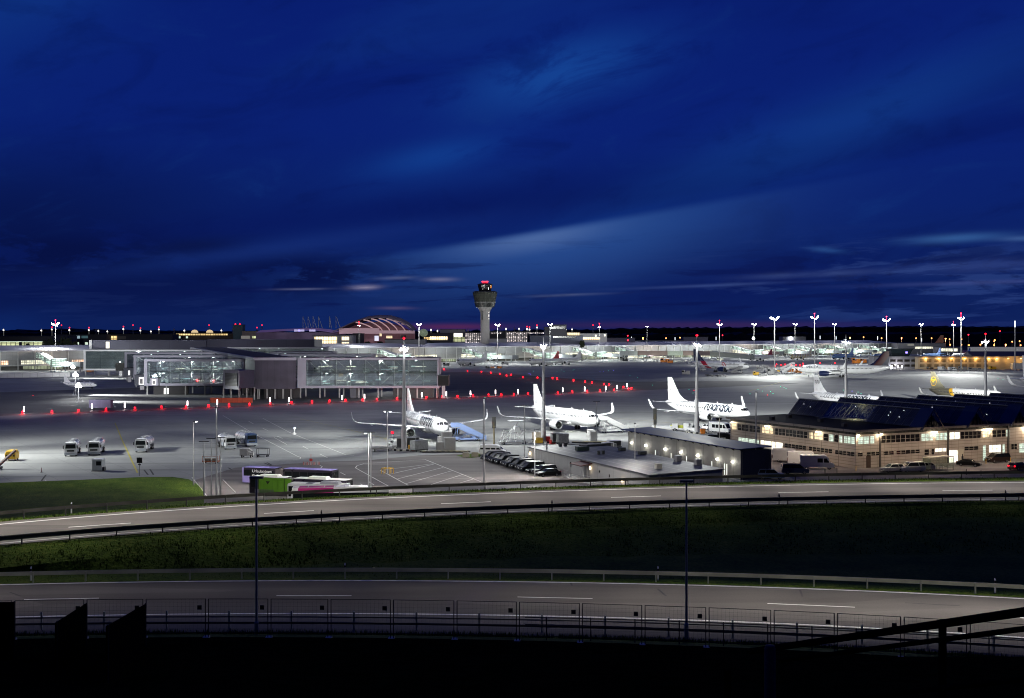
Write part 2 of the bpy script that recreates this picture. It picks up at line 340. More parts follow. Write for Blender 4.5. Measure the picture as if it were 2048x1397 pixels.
# asphalt of the two roads
def road_material(name, base):
    m = bpy.data.materials.new(name); m.use_nodes = True; t = m.node_tree; b = t.nodes['Principled BSDF']; nd = t.nodes; lk = t.links
    c = nd.new('ShaderNodeTexCoord'); n1 = nd.new('ShaderNodeTexNoise'); n1.inputs['Scale'].default_value = .12; n1.inputs['Detail'].default_value = 8; mp = nd.new('ShaderNodeMapping'); mp.inputs['Scale'].default_value = (.35, 2.5, 1); lk.new(c.outputs['Object'], mp.inputs[0]); lk.new(mp.outputs[0], n1.inputs['Vector'])
    n2 = nd.new('ShaderNodeTexNoise'); n2.inputs['Scale'].default_value = 9; n2.inputs['Detail'].default_value = 3; lk.new(c.outputs['Object'], n2.inputs['Vector'])
    mm = nd.new('ShaderNodeMath'); mm.operation = 'MULTIPLY_ADD'; mm.inputs[1].default_value = .35; lk.new(n2.outputs['Fac'], mm.inputs[0]); lk.new(n1.outputs['Fac'], mm.inputs[2])
    q = nd.new('ShaderNodeMapRange'); q.inputs[1].default_value = .4; q.inputs[2].default_value = .95; q.inputs[3].default_value = .72; q.inputs[4].default_value = 1.3; lk.new(mm.outputs[0], q.inputs[0])
    n3 = nd.new('ShaderNodeTexVoronoi'); n3.inputs['Scale'].default_value = .09; lk.new(mp.outputs[0], n3.inputs['Vector']); pq = nd.new('ShaderNodeMapRange'); pq.inputs[3].default_value = .82; pq.inputs[4].default_value = 1.12; sx = nd.new('ShaderNodeSeparateXYZ'); lk.new(n3.outputs['Color'], sx.inputs[0]); lk.new(sx.outputs[0], pq.inputs[0])   # resurfaced patches
    pm = nd.new('ShaderNodeMath'); pm.operation = 'MULTIPLY'; lk.new(q.outputs[0], pm.inputs[0]); lk.new(pq.outputs[0], pm.inputs[1]); q = pm
    v = nd.new('ShaderNodeVectorMath'); v.operation = 'SCALE'; v.inputs[0].default_value = base; lk.new(q.outputs[0], v.inputs['Scale']); lk.new(v.outputs[0], b.inputs['Base Color']); b.inputs['Roughness'].default_value = .85; b.inputs['Specular IOR Level'].default_value = .2
    return m
asphalt = road_material('road_asphalt', (.125, .115, .108)); asph_yard = road_material('yard_asphalt', (.17, .155, .15))
paint = M('road_paint', (.78, .78, .75), .7, var=.15, scale=2)
def strip(fa, fb, z, xs):
    mb = MB(); a = [P(x, fa(x), z) for x in xs]; b = [P(x, fb(x), z) for x in xs]; k = len(xs)
    mb.add(a + b, [(i, i + 1, k + i + 1, k + i) for i in range(k - 1)]); return mb
tag(strip(lambda x: nU_rail(x) + .05, lambda x: fU_line(x) + 1.6, ZU, XS).build('upper_road', asphalt), 'upper carriageway on the embankment crest', 'road', kind='structure')
tag(strip(lambda x: nL_rail(x) - .8, lambda x: fL_line(x) + .35, ZL, XS).build('lower_road', asphalt), 'lower carriageway nearest the hill', 'road', kind='structure')
mb = MB()
def line(f, z, w_=.15, x0=-1400, x1=3450, step=25):
    xs = list(np.arange(x0, x1 + 1e-3, min(step, (x1 - x0) / 4))); k = len(xs)
    a = [P(x, f(x) - w_ / 2, z) for x in xs]; b = [P(x, f(x) + w_ / 2, z) for x in xs]; mb.add(a + b, [(i, i + 1, k + i + 1, k + i) for i in range(k - 1)])
line(fU_line, ZU + .006, .36); line(lambda x: nU_rail(x) + .9, ZU + .006, .2)
line(fL_line, ZL + .006, .26); line(nL_line, ZL + .006, .26)
for a_, b_, ya, yb in ((-150, -20, 1066, 1058), (137, 272, 1055, 1046), (528, 650, 1027.5, 1020.5), (882, 998, 1008, 1003.5), (1222, 1333, 995.5, 992), (1557, 1668, 985.5, 984), (1885, 2007, 982, 980.5), (2215, 2330, 979.5, 979.5)):
    Ya, Yb = YZ(ya, ZU), YZ(yb, ZU); line(lambda x: Ya + (Yb - Ya) * (x - a_) / (b_ - a_), ZU + .006, .24, a_, b_)
for a_, b_, ya, yb in ((-420, -270, 1214, 1208), (48, 216, 1199.5, 1196.5), (553, 718, 1192, 1192), (1035, 1200, 1194.5, 1198), (1535, 1710, 1207.5, 1215), (2040, 2230, 1236, 1250)):
    Ya, Yb = YZ(ya, ZL), YZ(yb, ZL); line(lambda x: Ya + (Yb - Ya) * (x - a_) / (b_ - a_), ZL + .006, .16, a_, b_)
tag(mb.build('road_markings', paint), 'white edge and lane lines of the two roads', 'road markings', kind='structure')
mb = MB()   # tyre marks and tar seams
for pts in ([(1141, 1165), (1144, 1172)], [(1315, 1178), (1333, 1193)], [(1600, 1180), (1605, 1194)], [(20, 1185), (40, 1192)], [(1810, 1206), (1920, 1212)], [(1040, 1252), (1052, 1246)], [(1635, 1256), (1660, 1250)]):
    a, b = G(*pts[0], ZL + .004), G(*pts[1], ZL + .004); d = (Vector(b) - Vector(a)).normalized(); q = (-d[1] * .07, d[0] * .07)
    mb.poly([(a[0] - q[0], a[1] - q[1], a[2]), (b[0] - q[0], b[1] - q[1], b[2]), (b[0] + q[0], b[1] + q[1], b[2]), (a[0] + q[0], a[1] + q[1], a[2])])
tag(mb.build('road_seams', M('tar', (.01, .01, .01), .6, var=0)), 'dark tar seams and skid marks on the lower road', 'road seams', kind='structure')

# guard rails
rail_m = M('weathered_guard_rail', (.085, .08, .078), .55, .4, var=.3, scale=.5); rail_l = M('galvanised_guard_rail', (.50, .52, .44), .45, .5, var=.2, scale=.5)
def guard_rail(label, f, zr, mat, side, pitch=4., beams=((.45, .78),), x0=-700, x1=2750, pm=None):
    t = thing('guard_rail', label, 'guard rail', P(1024, f(1024), zr), 0, 'steel guard rails beside the roads'); o = t.location
    xs = list(range(x0, x1 + 1, 50))
    for (za, zb) in beams:
        pts = [P(x, f(x), zr) for x in xs]; zc = (za + zb) / 2; h = (zb - za) / 2
        prof = [(-.02, -h), (.05 * side, -h * .75), (.05 * side, -h * .3), (-.02, 0), (.05 * side, h * .3), (.05 * side, h * .75), (-.02, h), (-.05 * side, h), (-.05 * side, -h)]
        m_ = MB(tuple(o)); m_.loft([[(p[0], p[1] + q[0], p[2] + zc + q[1]) for q in prof] for p in pts]); m_.build('beam', mat, t)
    # posts
    x = x0 + 20.; k = 0
    while x < x1:
        p = P(x, f(x), zr)
        if -160 < x < 2210:
            m_ = MB(tuple(o)); m_.box(p[0] - .05, p[0] + .05, p[1] + (.06 if side < 0 else -.18), p[1] + (.18 if side < 0 else -.06), zr - .25, zr + (.72 if len(beams) == 1 else 1.18)); m_.build('post', pm or mat, t)
        x += pitch * F / f(x)
    return t
guard_rail('dark guard rail along the far verge of the upper road', fU_rail, ZU - .05, rail_m, 1, 4.)
guard_rail('dark guard rail along the near edge of the upper road', nU_rail, ZU - .05, rail_m, -1, 4., ((.42, .80),))
guard_rail('pale guard rail along the far edge of the lower road', fL_rail, ZL - .05, rail_l, 1, 4., ((.50, .80),))
guard_rail('two-wire galvanised guard rail along the near edge of the lower road', nL_rail, ZL - .05, rail_m, -1, 4., ((.38, .52), (.80, .88)), pm=rail_l)

# delineator posts
def delineator(x, Y, z, label, dark=False):
    t = thing('delineator_post', label, 'delineator post', P(x, Y, z), 0, 'delineator posts beside the roads')
    m_ = MB(); m_.prism([(-.06, -.05), (.06, -.05), (.04, .07), (-.04, .07)], 0, lambda a, b: 1.0 + b); m_.build('post', rail_m if dark else white_p, t)
    m_ = MB(); m_.prism([(-.066, -.056), (.066, -.056), (.046, .076), (-.046, .076)], .72, .9); m_.build('reflector_band', black_p, t)
for x, lb in ((62, 'white delineator post behind the pale guard rail, leftmost of four'), (690, 'white delineator post on the dark grass, second of four from the left'), (1316, 'white delineator post on the dark grass, just left of the right highway lamp post'), (1990, 'white delineator post behind the pale guard rail at the far right')):
    delineator(x, fL_rail(x) + .5, ZL - .05, lb)
delineator(143, fU_rail(143) + .4, ZU - .1, 'white delineator post in front of the green lawn')
for x, lb in ((643, 'dark marker post on the near rail, left of the two bright lamp poles'), (1104, 'dark marker post on the near rail below the low flat building'), (1558, 'dark marker post on the near rail below the parked vans'), (2011, 'dark marker post on the near rail below the right car park')):
    delineator(x, nU_rail(x) + .3, ZU, lb, True)

# black pedestrian railing between hill and lower road
f_pr = lambda x: nL_rail(x) - 3.6
t = thing('black_railing', 'low black metal railing with round posts in front of the lower road', 'railing', P(1500, f_pr(1500), 8.1)); o = tuple(t.location)
xs = list(range(1050, 2451, 50)); zr_ = lambda x: 8.05
for hz in (1.05, .62): m_ = MB(o); m_.loft([[(P(x, f_pr(x), 0)[0], f_pr(x) + a, zr_(x) + hz + b) for a, b in ((-.025, -.025), (.025, -.025), (.025, .025), (-.025, .025))] for x in xs]); m_.build('rail', dark_m, t)
for k in range(16):
    x = 1093 + k * 88.5; p = P(x, f_pr(x), zr_(x)); m_ = MB(o); m_.tube((p[0], p[1], p[2] - .5), (p[0], p[1], p[2] + 1.12), .035, n=8); m_.build('post', dark_m, t)

# temporary site-fence panels
mesh_m = M('fence_wire', (.10, .10, .11), .5, .5, var=.1)
def fence_panel(xa, xb, label):
    pa, pb = P(xa, fence_Y(xa), 9.25), P(xb, fence_Y(xb), 9.25); a = Vector(pa); b = Vector(pb); L_ = (b - a).length - .12
    t = thing('fence_panel', label, 'fence panel', pa, math.atan2(b[1] - a[1], b[0] - a[0]), 'temporary fence panels in front of the lower road')
    m_ = MB()
    for x in (.06, L_): m_.tube((x, 0, -.3), (x, 0, 2.05), .026, n=6)
    m_.tube((.06, 0, 2.03), (L_, 0, 2.03), .018, n=6); m_.tube((.06, 0, .15), (L_, 0, .15), .016, n=6); m_.build('frame', dark_m, t)
    m_ = MB()
    for i in range(1, 15): m_.tube((.06 + (L_ - .06) * i / 15, 0, .15), (.06 + (L_ - .06) * i / 15, 0, 2.03), .0035, n=3, cap=False)
    for i in range(1, 9): m_.tube((.06, 0, .15 + 1.88 * i / 9), (L_, 0, .15 + 1.88 * i / 9), .0035, n=3, cap=False)
    m_.build('wire_mesh', mesh_m, t)
    m_ = MB(); m_.box(L_ - .44, L_ - .2, -.04, -.02, 1.44, 1.68); m_.build('sign_plate', black_p, t)
    m_ = MB(); m_.box(L_ - .12, L_ + .2, -.3, .3, -.25, -.1); m_.build('foot', concrete_w, t)
fx = [-100, 28, 172, 290, 415, 540, 660, 785, 912, 1037, 1163, 1288, 1416, 1546, 1673, 1806, 1938, 2075]
for i in range(len(fx) - 1): fence_panel(fx[i], fx[i + 1], 'temporary wire fence panel with small black plate, %s from the left' % nth(i))

# opaque dark screens at the bottom left
scr = M('black_tarpaulin', (.003, .003, .004), .95, var=.2, spec=0)
def screen(px, ptop, pbot, label):
    t = thing('privacy_screen', label, 'fence screen', P(px[0], 52, 10.5)); o = tuple(t.location)
    (xa, ya), (xb, yb) = ptop; Ya, Yb = px[2], px[3]
    m_ = MB(o); a = P(xa, Ya, 0); b = P(xb, Yb, 0)
    za, zb = WZ(ya, Ya), WZ(yb, Yb); m_.wall((a[0], a[1]), (b[0], b[1]), (pbot, pbot), (za, zb), .06); m_.build('sheet', scr, t)
    for q, z in ((a, za), (b, zb)): m_ = MB(o); m_.tube((q[0], q[1], pbot), (q[0], q[1] + .05, z + .05), .04, n=8); m_.build('post', dark_m, t)
screen((14, 0, 55, 56), ((-120, 1204), (28, 1205)), 8.6, 'black covered fence screen at the bottom left corner')
screen((140, 0, 46, 62), ((113, 1246), (172, 1208)), 8.6, 'black wedge-shaped screen, left of two sloping screens')
screen((240, 0, 42, 62), ((215, 1253), (291, 1209)), 8.6, 'black wedge-shaped screen, right of two sloping screens')

# railing of the hill path, near the viewer, right
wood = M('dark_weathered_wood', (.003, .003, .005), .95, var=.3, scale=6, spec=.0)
t = thing('path_railing', 'dark timber railing of the hill path at the lower right', 'railing', (8.4, 20, 19)); o = tuple(t.location)
def hp(x, y, Y): return (WX(x, Y), Y, WZ(y, Y))
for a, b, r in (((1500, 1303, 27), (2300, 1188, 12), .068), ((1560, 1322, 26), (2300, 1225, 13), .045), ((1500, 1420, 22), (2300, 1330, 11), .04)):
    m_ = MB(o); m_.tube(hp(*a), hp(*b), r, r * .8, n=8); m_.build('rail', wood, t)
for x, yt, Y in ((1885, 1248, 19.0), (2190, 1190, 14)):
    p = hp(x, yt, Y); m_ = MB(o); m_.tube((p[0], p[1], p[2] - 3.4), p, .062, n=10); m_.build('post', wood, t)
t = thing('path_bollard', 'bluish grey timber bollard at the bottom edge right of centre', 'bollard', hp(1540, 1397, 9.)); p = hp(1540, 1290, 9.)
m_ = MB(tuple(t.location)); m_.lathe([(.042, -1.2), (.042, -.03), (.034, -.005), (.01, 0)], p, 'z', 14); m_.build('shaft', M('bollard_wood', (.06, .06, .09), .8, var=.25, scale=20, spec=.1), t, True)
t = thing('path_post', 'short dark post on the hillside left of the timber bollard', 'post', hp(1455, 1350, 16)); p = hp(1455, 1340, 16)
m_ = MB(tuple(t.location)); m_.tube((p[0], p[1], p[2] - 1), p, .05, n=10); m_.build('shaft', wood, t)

# grass blades on the verges
random.seed(3); mb = MB()
def blades(fa, fb, za, zb, cnt, h0, h1, wd=.03, xr=(-120, 2170)):
    for _ in range(cnt):
        x = random.uniform(*xr); u = random.random(); Y = fa(x) + (fb(x) - fa(x)) * u; z = za + (zb - za) * u - .05; p = P(x, Y, z)
        if random.random() > .35 + .65 * (math.sin(p[0] * .9) * math.sin(p[0] * .37 + Y) > -.2): continue
        h = random.uniform(h0, h1); a = random.uniform(0, 6.28); lean = random.uniform(-.12, .12); q = wd * random.uniform(.6, 1.6)
        dx_, dy_ = math.cos(a) * q, math.sin(a) * q * .4
        mb.add([(p[0] - dx_, p[1] - dy_, z), (p[0] + dx_, p[1] + dy_, z), (p[0] + lean, p[1] + lean * .5, z + h)], [(0, 1, 2)])
blades(lambda x: nU_rail(x) - 4, lambda x: nU_rail(x) - .3, 7.6, 8.62, 12000, .10, .36, .05)
blades(lambda x: fU_rail(x) - 2.0, lambda x: fU_rail(x) + .8, 8.62, 8.55, 9000, .08, .28)
blades(lambda x: (fL_rail(x) + nU_rail(x)) / 2, lambda x: nU_rail(x) - 4, 6.6, 7.6, 9000, .08, .3, .05)
blades(lambda x: fL_rail(x) + .3, lambda x: fL_rail(x) + 8, 7.1, 6.6, 7000, .12, .35, .04)
blades(lambda x: nL_rail(x) - 3.5, lambda x: nL_rail(x) - .9, 7.9, 7.25, 6000, .12, .4)
tag(mb.build('grass', grass_m), 'long rough grass on the road verges', 'grass', kind='stuff')

# ------------------------------------------------------------------ apron
m = bpy.data.materials.new('apron_concrete'); m.use_nodes = True; t_ = m.node_tree; b = t_.nodes['Principled BSDF']; nd = t_.nodes; lk = t_.links
c = nd.new('ShaderNodeTexCoord'); mp = nd.new('ShaderNodeMapping'); mp.inputs['Rotation'].default_value = (0, 0, R(-32)); lk.new(c.outputs['Object'], mp.inputs[0])
br = nd.new('ShaderNodeTexBrick'); br.offset = 0; br.inputs['Scale'].default_value = 1; br.inputs['Brick Width'].default_value = 7.5; br.inputs['Row Height'].default_value = 7.5; br.inputs['Mortar Size'].default_value = .05
br.inputs[1].default_value = (.30, .305, .30, 1); br.inputs[2].default_value = (.27, .275, .275, 1); br.inputs[3].default_value = (.20, .20, .20, 1); lk.new(mp.outputs[0], br.inputs['Vector'])
n1 = nd.new('ShaderNodeTexNoise'); n1.inputs['Scale'].default_value = .035; n1.inputs['Detail'].default_value = 9; n1.inputs['Roughness'].default_value = .65; lk.new(c.outputs['Object'], n1.inputs['Vector'])
mp2 = nd.new('ShaderNodeMapping'); mp2.inputs['Rotation'].default_value = (0, 0, R(-25)); mp2.inputs['Scale'].default_value = (.012, .25, 1); lk.new(c.outputs['Object'], mp2.inputs[0])
n2 = nd.new('ShaderNodeTexNoise'); n2.inputs['Scale'].default_value = 1.; n2.inputs['Detail'].default_value = 6; lk.new(mp2.outputs[0], n2.inputs['Vector'])
q1 = nd.new('ShaderNodeMapRange'); lk.new(n1.outputs['Fac'], q1.inputs[0]); q1.inputs[1].default_value = .3; q1.inputs[2].default_value = .7; q1.inputs[3].default_value = .78; q1.inputs[4].default_value = 1.15
q2 = nd.new('ShaderNodeMapRange'); lk.new(n2.outputs['Fac'], q2.inputs[0]); q2.inputs[1].default_value = .56; q2.inputs[2].default_value = .72; q2.inputs[3].default_value = 1; q2.inputs[4].default_value = .62
mu = nd.new('ShaderNodeMath'); mu.operation = 'MULTIPLY'; lk.new(q1.outputs[0], mu.inputs[0]); lk.new(q2.outputs[0], mu.inputs[1])
vv = nd.new('ShaderNodeVectorMath'); vv.operation = 'SCALE'; lk.new(br.outputs[0], vv.inputs[0]); lk.new(mu.outputs[0], vv.inputs['Scale']); lk.new(vv.outputs[0], b.inputs['Base Color']); b.inputs['Roughness'].default_value = .75; b.inputs['Specular IOR Level'].default_value = .25
mb = MB(); mb.box(-1300, 1500, 120, 1900, -.5, 0)
tag(mb.build('apron', m), 'concrete apron and taxiways', 'apron', kind='structure')
def sheet(name, px, z, mat, label, cat):
    mb = MB(); mb.poly([G(x, y, z) for x, y in px]); tag(mb.build(name, mat), label, cat, kind='structure')
sheet('bus_park', [(385, 962), (470, 936), (620, 925), (735, 921), (840, 911), (935, 908), (1000, 906), (1060, 928), (1300, 975), (1300, 1060), (300, 1060)], .012, asph_yard, 'asphalt bus and car park', 'car park')
sheet('yard', [(1500, 1010), (1535, 902), (1600, 898), (1714, 938.5), (2048, 914), (2500, 905), (2500, 1010)], .016, asph_yard, 'asphalt yard in front of the panelled building', 'car park')
sheet('taxiway', [(-300, 838), (0, 832), (300, 822), (640, 808), (1000, 794), (1262, 782), (1600, 768), (1500, 762), (1240, 764), (1100, 755), (960, 744), (700, 748), (300, 775), (-300, 795)], .008, road_material('taxiway_falloff', (.10, .10, .105)), 'taxiway strip coloured darker for the light falloff', 'taxiway')  # dark sheet paints the falloff of the floodlight over the concrete
# verge lawn at left
mb = MB(); lawn = [(-500, 985), (-200, 974), (0, 966), (150, 960.5), (280, 954.5), (345, 954), (378, 959), (398, 972), (408, 986), (408, 1080), (-500, 1080)]
mb.poly([G(x, y, .10) for x, y in lawn]); tag(mb.build('lawn', grass_m), 'green lawn between apron and upper road', 'lawn', kind='structure')
# painted lines
mb = MB(); mby = MB()
def pline(px, w_=.15, z=.03, m_=mb):
    pts = [Vector(G(x, y, z)) for x, y in px]
    for a, b in zip(pts, pts[1:]):
        d = (b - a).normalized(); q = Vector((-d[1], d[0], 0)) * w_ / 2; m_.poly([tuple(a - q), tuple(b - q), tuple(b + q), tuple(a + q)])
def Q(x, y): return (440 + x / 3.507, 760 + y / 3.507)
for l_ in ([(1180, 745), (950, 618), (960, 603), (1010, 588), (1440, 560), (1830, 715)], [(1320, 740), (1125, 635), (1500, 588)], [(1180, 665), (1500, 592)], [(1245, 695), (1565, 615)], [(1300, 730), (1630, 637)], [(1480, 735), (1700, 665)], [(1680, 725), (1780, 695)],
           [(1040, 712), (1080, 738)], [(845, 650), (880, 668)], [(985, 730), (1010, 745)], [(500, 375), (880, 525), (940, 532)], [(300, 270), (500, 375)], [(240, 380), (540, 535), (566, 545), (560, 556), (510, 562)], [(20, 250), (240, 380)], [(200, 290), (235, 310)], [(300, 340), (335, 356)], [(400, 395), (440, 412)], [(580, 465), (620, 487)], [(700, 520), (755, 548)],
           [(20, 700), (110, 790)], [(700, 600), (718, 610), (705, 620)], [(380, 405), (470, 455)]):
    pline([Q(*p) for p in l_], .16)
pline([(384, 955), (415, 994)], .2); pline([(130, 1000), (90, 960)], .1)
for a, b in (((0, 862), (330, 846)), ((560, 905), (760, 893)), ((930, 880), (1100, 878))): pline([a, b], .12)
tag(mb.build('apron_markings', paint), 'white lines painted on apron and bus park', 'markings', kind='structure')
pline([(230, 846), (244, 880), (275, 946)], .3, .02, mby); pline([(600, 838), (690, 858), (780, 880)], .18, .02, mby); pline([(1380, 850), (1250, 838), (1120, 830)], .18, .02, mby)
pline([(1630, 745), (1500, 782)], .3, .02, mby); pline([(935, 905.5), (1005, 912)], .25, .02, mby)
tag(mby.build('taxi_lines', M('yellow_line', (.42, .36, .06), .7, var=.2)), 'yellow guide lines on the apron', 'markings', kind='structure')
mb = MB()
for l_ in ([(728, 490), (812, 524)], [(762, 486), (816, 516)], [(320, 545), (360, 566)]): pline([(400 + x / 5.69, 840 + y / 5.69) for x, y in l_], .35, .025, mb)
pline([(288, 940), (296, 950)], .3, .025, mb); pline([(300, 939), (307, 950)], .3, .025, mb); pline([(83, 962), (92, 950)], .3, .025, mb)
tag(mb.build('tyre_marks', M('tyre_black', (.035, .035, .035), .8, var=0)), 'dark tyre marks on the apron', 'tyre marks', kind='structure')

# wooded ridge on the horizon
random.seed(9)
def ridge(prof, Y, depth, z0, name, label):
    mb = MB(); top = []; xs = np.arange(prof[0][0], prof[-1][0], 6.)
    for x in xs:
        y = np.interp(x, [p[0] for p in prof], [p[1] for p in prof]); top.append(WZ(y, Y) + random.uniform(-2, 2.4))
    rr = [(Y - 30, lambda h: z0), (Y, lambda h: h * .93), (Y + 40, lambda h: h), (Y + depth, lambda h: h * .8), (Y + depth + 60, lambda h: z0)]; k = len(xs)
    mb.add([(WX(x, Y), yy, f(top[i]) + (random.uniform(-1.5, 1.5) if j in (2, 3) else 0)) for j, (yy, f) in enumerate(rr) for i, x in enumerate(xs)], [(j * k + i, j * k + i + 1, (j + 1) * k + i + 1, (j + 1) * k + i) for j in range(4) for i in range(k - 1)])
    tag(mb.build(name, M('dark_forest', (.012, .016, .012), .95, var=.5, scale=.02)), label, 'forest', kind='stuff')
ridge([(-900, 658), (0, 661), (120, 659), (260, 661), (480, 664), (840, 663), (1000, 661), (1200, 659), (1290, 657), (1500, 655), (1800, 653.5), (2048, 654), (3000, 652)], 3600, 500, -1, 'forest', 'dark wooded ridge along the horizon')
ridge([(-900, 662), (0, 665), (120, 664), (150, 661), (240, 665), (400, 668.5), (560, 668), (1250, 668.5), (1500, 667), (2048, 666), (3000, 662)], 2600, 300, -1, 'woodland', 'dark woodland beyond the runways')
# ------------------------------------------------------------------ aircraft (nose at the origin, pointing to -Y, tail to +Y)
ac_white = M('aircraft_white', (.80, .81, .83), .28, var=.03, scale=.4, spec=.5); ac_grey = M('aircraft_grey', (.48, .49, .50), .4, var=.06)
fan_m = M('fan_dark', (.02, .022, .022), .4, .4, var=.2); lip_m = M('polished_lip', (.75, .76, .77), .2, .9, var=.03); ink = M('ink_blue', (.006, .013, .026), .4, var=0)
# (distance aft / length, centre height above keel line in radii, half width, half height) in radii
FUS = [(0, -.28, .02, .02), (.004, -.27, .16, .15), (.012, -.25, .32, .29), (.025, -.20, .50, .45), (.042, -.13, .69, .62), (.062, -.06, .84, .80), (.085, -.02, .94, .93), (.115, 0, .99, .99), (.15, 0, 1, 1), (.25, 0, 1, 1), (.4, 0, 1, 1), (.55, 0, 1, 1), (.68, 0, 1, 1),
       (.74, .02, .985, .975), (.80, .10, .92, .90), (.86, .24, .78, .75), (.91, .39, .59, .60), (.95, .52, .41, .45), (.98, .60, .26, .32), (1, .64, .13, .19)]
class Plane:
    def __init__(s, L_=37.57, D=4.0, span=35.8, finz=11.76, zc=3.85, eng=(1.22, 4.4), detail=2, winglet='sharklet', wingy=0.):
        s.L, s.r, s.sp, s.finz, s.zc, s.eng, s.det, s.wl, s.wy = L_, D / 2, span, finz, zc, eng, detail, winglet, wingy
        s.k = L_ / 37.57
    def st(s, y):
        u = y / s.L; a = FUS
        for i in range(len(a) - 1):
            if a[i][0] <= u <= a[i + 1][0]:
                t = (u - a[i][0]) / (a[i + 1][0] - a[i][0]); return [a[i][j] + (a[i + 1][j] - a[i][j]) * t for j in (1, 2, 3)]
        return list(a[-1][1:])
    def S(s, y, th, off=0.):
        """point on the skin; th in degrees from the crown, + = port"""
        c, wd, h = s.st(y); a = R(th); return ((wd * s.r + off) * math.sin(a), y, s.zc + c * s.r + (h * s.r * 1.03 + off) * math.cos(a))
    def patch(s, m, y0, y1, t0, t1, off=.03, n=2, sl=0.):
        g_ = [[s.S(y0 + (y1 - y0) * i / n + sl * (j / n), t0 + (t1 - t0) * j / n, off) for j in range(n + 1)] for i in range(n + 1)]
        vs = [p for r in g_ for p in r]; m.add(vs, [(i * (n + 1) + j, i * (n + 1) + j + 1, (i + 1) * (n + 1) + j + 1, (i + 1) * (n + 1) + j) for i in range(n) for j in range(n)])
    def stroke(s, m, f, pts, wd):
        """ribbon through 2-D points mapped by f(u, v)"""
        P2 = [Vector(pts[0])]
        for p in pts[1:]:
            a = P2[-1]; b = Vector(p); q = max(1, math.ceil((b - a).length / .14)); P2 += [a.lerp(b, (i + 1) / q) for i in range(q)]
        P3 = []
        for k in range(len(P2)):
            d = (P2[min(k + 1, len(P2) - 1)] - P2[max(k - 1, 0)]); d = d.normalized() if d.length else Vector((1, 0)); nrm = Vector((-d[1], d[0])) * wd / 2
            P3.append((P2[k] - nrm, P2[k] + nrm))
        vs = [f(*p) for a in P3 for p in a]; m.add(vs, [(2 * i, 2 * i + 1, 2 * i + 3, 2 * i + 2) for i in range(len(P2) - 1)])
    def sections(s, secs, axis='x'):
        """lifting surface: secs = (span position, lead y, chord, z, thickness ratio)"""
        pr = [(0, 0), (.04, .45), (.15, .85), (.35, 1), (.6, .72), (.85, .3), (1, .02)]; rings = []
        for (x, y, c, z, th) in secs:
            up = [(y + u * c, v * th * c / 2) for u, v in pr]; dn = [(y + u * c, -v * th * c / 2 * .8) for u, v in pr[::-1][1:-1]]
            rings.append([(x, a, z + b) if axis == 'x' else ((b, a, z) if axis == 'z' else (x + b, a, z)) for a, b in up + dn])
        return rings
    def make(s, name, label, loc, a, paint=None, fin=None, tail_paint=None, engine=None, group=None, winglet_mat=None, writing=None, finmark=None, fin_fillet=1., cat='airliner'):
        paint = paint or ac_white; fin = fin or paint; engine = engine or paint; k, r, L_ = s.k, s.r, s.L
        t = thing(name, label, cat, (loc[0], loc[1], 0), a, group or 'airliners on the apron'); s.t = t
        n = 32 if s.det > 1 else 16; m = MB()
        m.loft([[s.S(u * L_, 360 * i / n) for i in range(n)] for u, *_ in FUS]); fu = m.build('fuselage', paint, t, True)
        # belly fairing
        m = MB(); y0, y1 = .29 * L_, .55 * L_
        m.loft([[(q * 1.02 * r * math.sin(2 * math.pi * i / 16), y0 + (y1 - y0) * u, s.zc - .62 * r + q * .62 * r * math.cos(2 * math.pi * i / 16)) for i in range(16)] for u, q in ((0, .1), (.08, .6), (.2, .95), (.5, 1.04), (.8, .95), (.93, .6), (1, .1))]); m.build('belly_fairing', paint, t, True)
        sp = s.sp / 2; wz = s.zc - .5 * r; wy = s.wy
        for sd in (1, -1):
            X = lambda v: sd * v
            if s.wl == 'sharklet': tip = [(X(sp * .945), 20.6 * k, 1.55 * k, wz + 1.25 * k, .10), (X(sp * .975), 21.1 * k, 1.35 * k, wz + 1.55 * k, .09), (X(sp * .992), 21.7 * k, 1.1 * k, wz + 2.15 * k, .08), (X(sp), 22.7 * k, .62 * k, wz + 3.7 * k, .07)]
            elif s.wl: tip = [(X(sp * .94), 20.6 * k, 1.6 * k, wz + 1.2 * k, .10), (X(sp * .97), 21.2 * k, 1.3 * k, wz + 1.6 * k, .09), (X(sp * .985), 21.9 * k, 1.05 * k, wz + 2.3 * k, .08), (X(sp), 23.0 * k, .6 * k, wz + 4.0 * k, .07)]
            else: tip = [(X(sp), 21.0 * k, 1.4 * k, wz + 1.3 * k, .10)]
            secs = [(X(.5 * r), 11.6 * k + wy, 7.4 * k, wz, .13), (X(1.0 * r), 12.2 * k + wy, 6.6 * k, wz + .05, .13), (X(.36 * sp), 14.5 * k + wy, 4.1 * k, wz + .42 * k, .12), (X(.92 * sp), 20.1 * k + wy, 1.75 * k, wz + 1.12 * k, .11)]
            m = MB(); m.loft(s.sections(secs)); wg = m.build('wing', ac_grey if s.det > 1 and paint is not ac_white else paint, t, True)
            m = MB(); m.loft(s.sections([secs[-1]] + [(x, y + wy, c, z, th) for x, y, c, z, th in tip])); m.build('winglet', winglet_mat or paint, wg, True)
            if s.det > 1:
                m = MB()
                for fr in (.36, .56, .74):
                    x = X(sp * fr); yy = (13.2 + 6.9 * fr + (3.7 - 1.9 * fr)) * k; m.loft([[(x + q * .16 * math.cos(2 * math.pi * i / 8), yy + dy_, wz + (.0 + 1.1 * (fr - .1)) * k - .2 + q * .22 * math.sin(2 * math.pi * i / 8)) for i in range(8)] for dy_, q in ((-1.2, .2), (-.4, 1), (.8, .9), (1.7, .15))])
                m.build('flap_fairing', paint, wg, True)
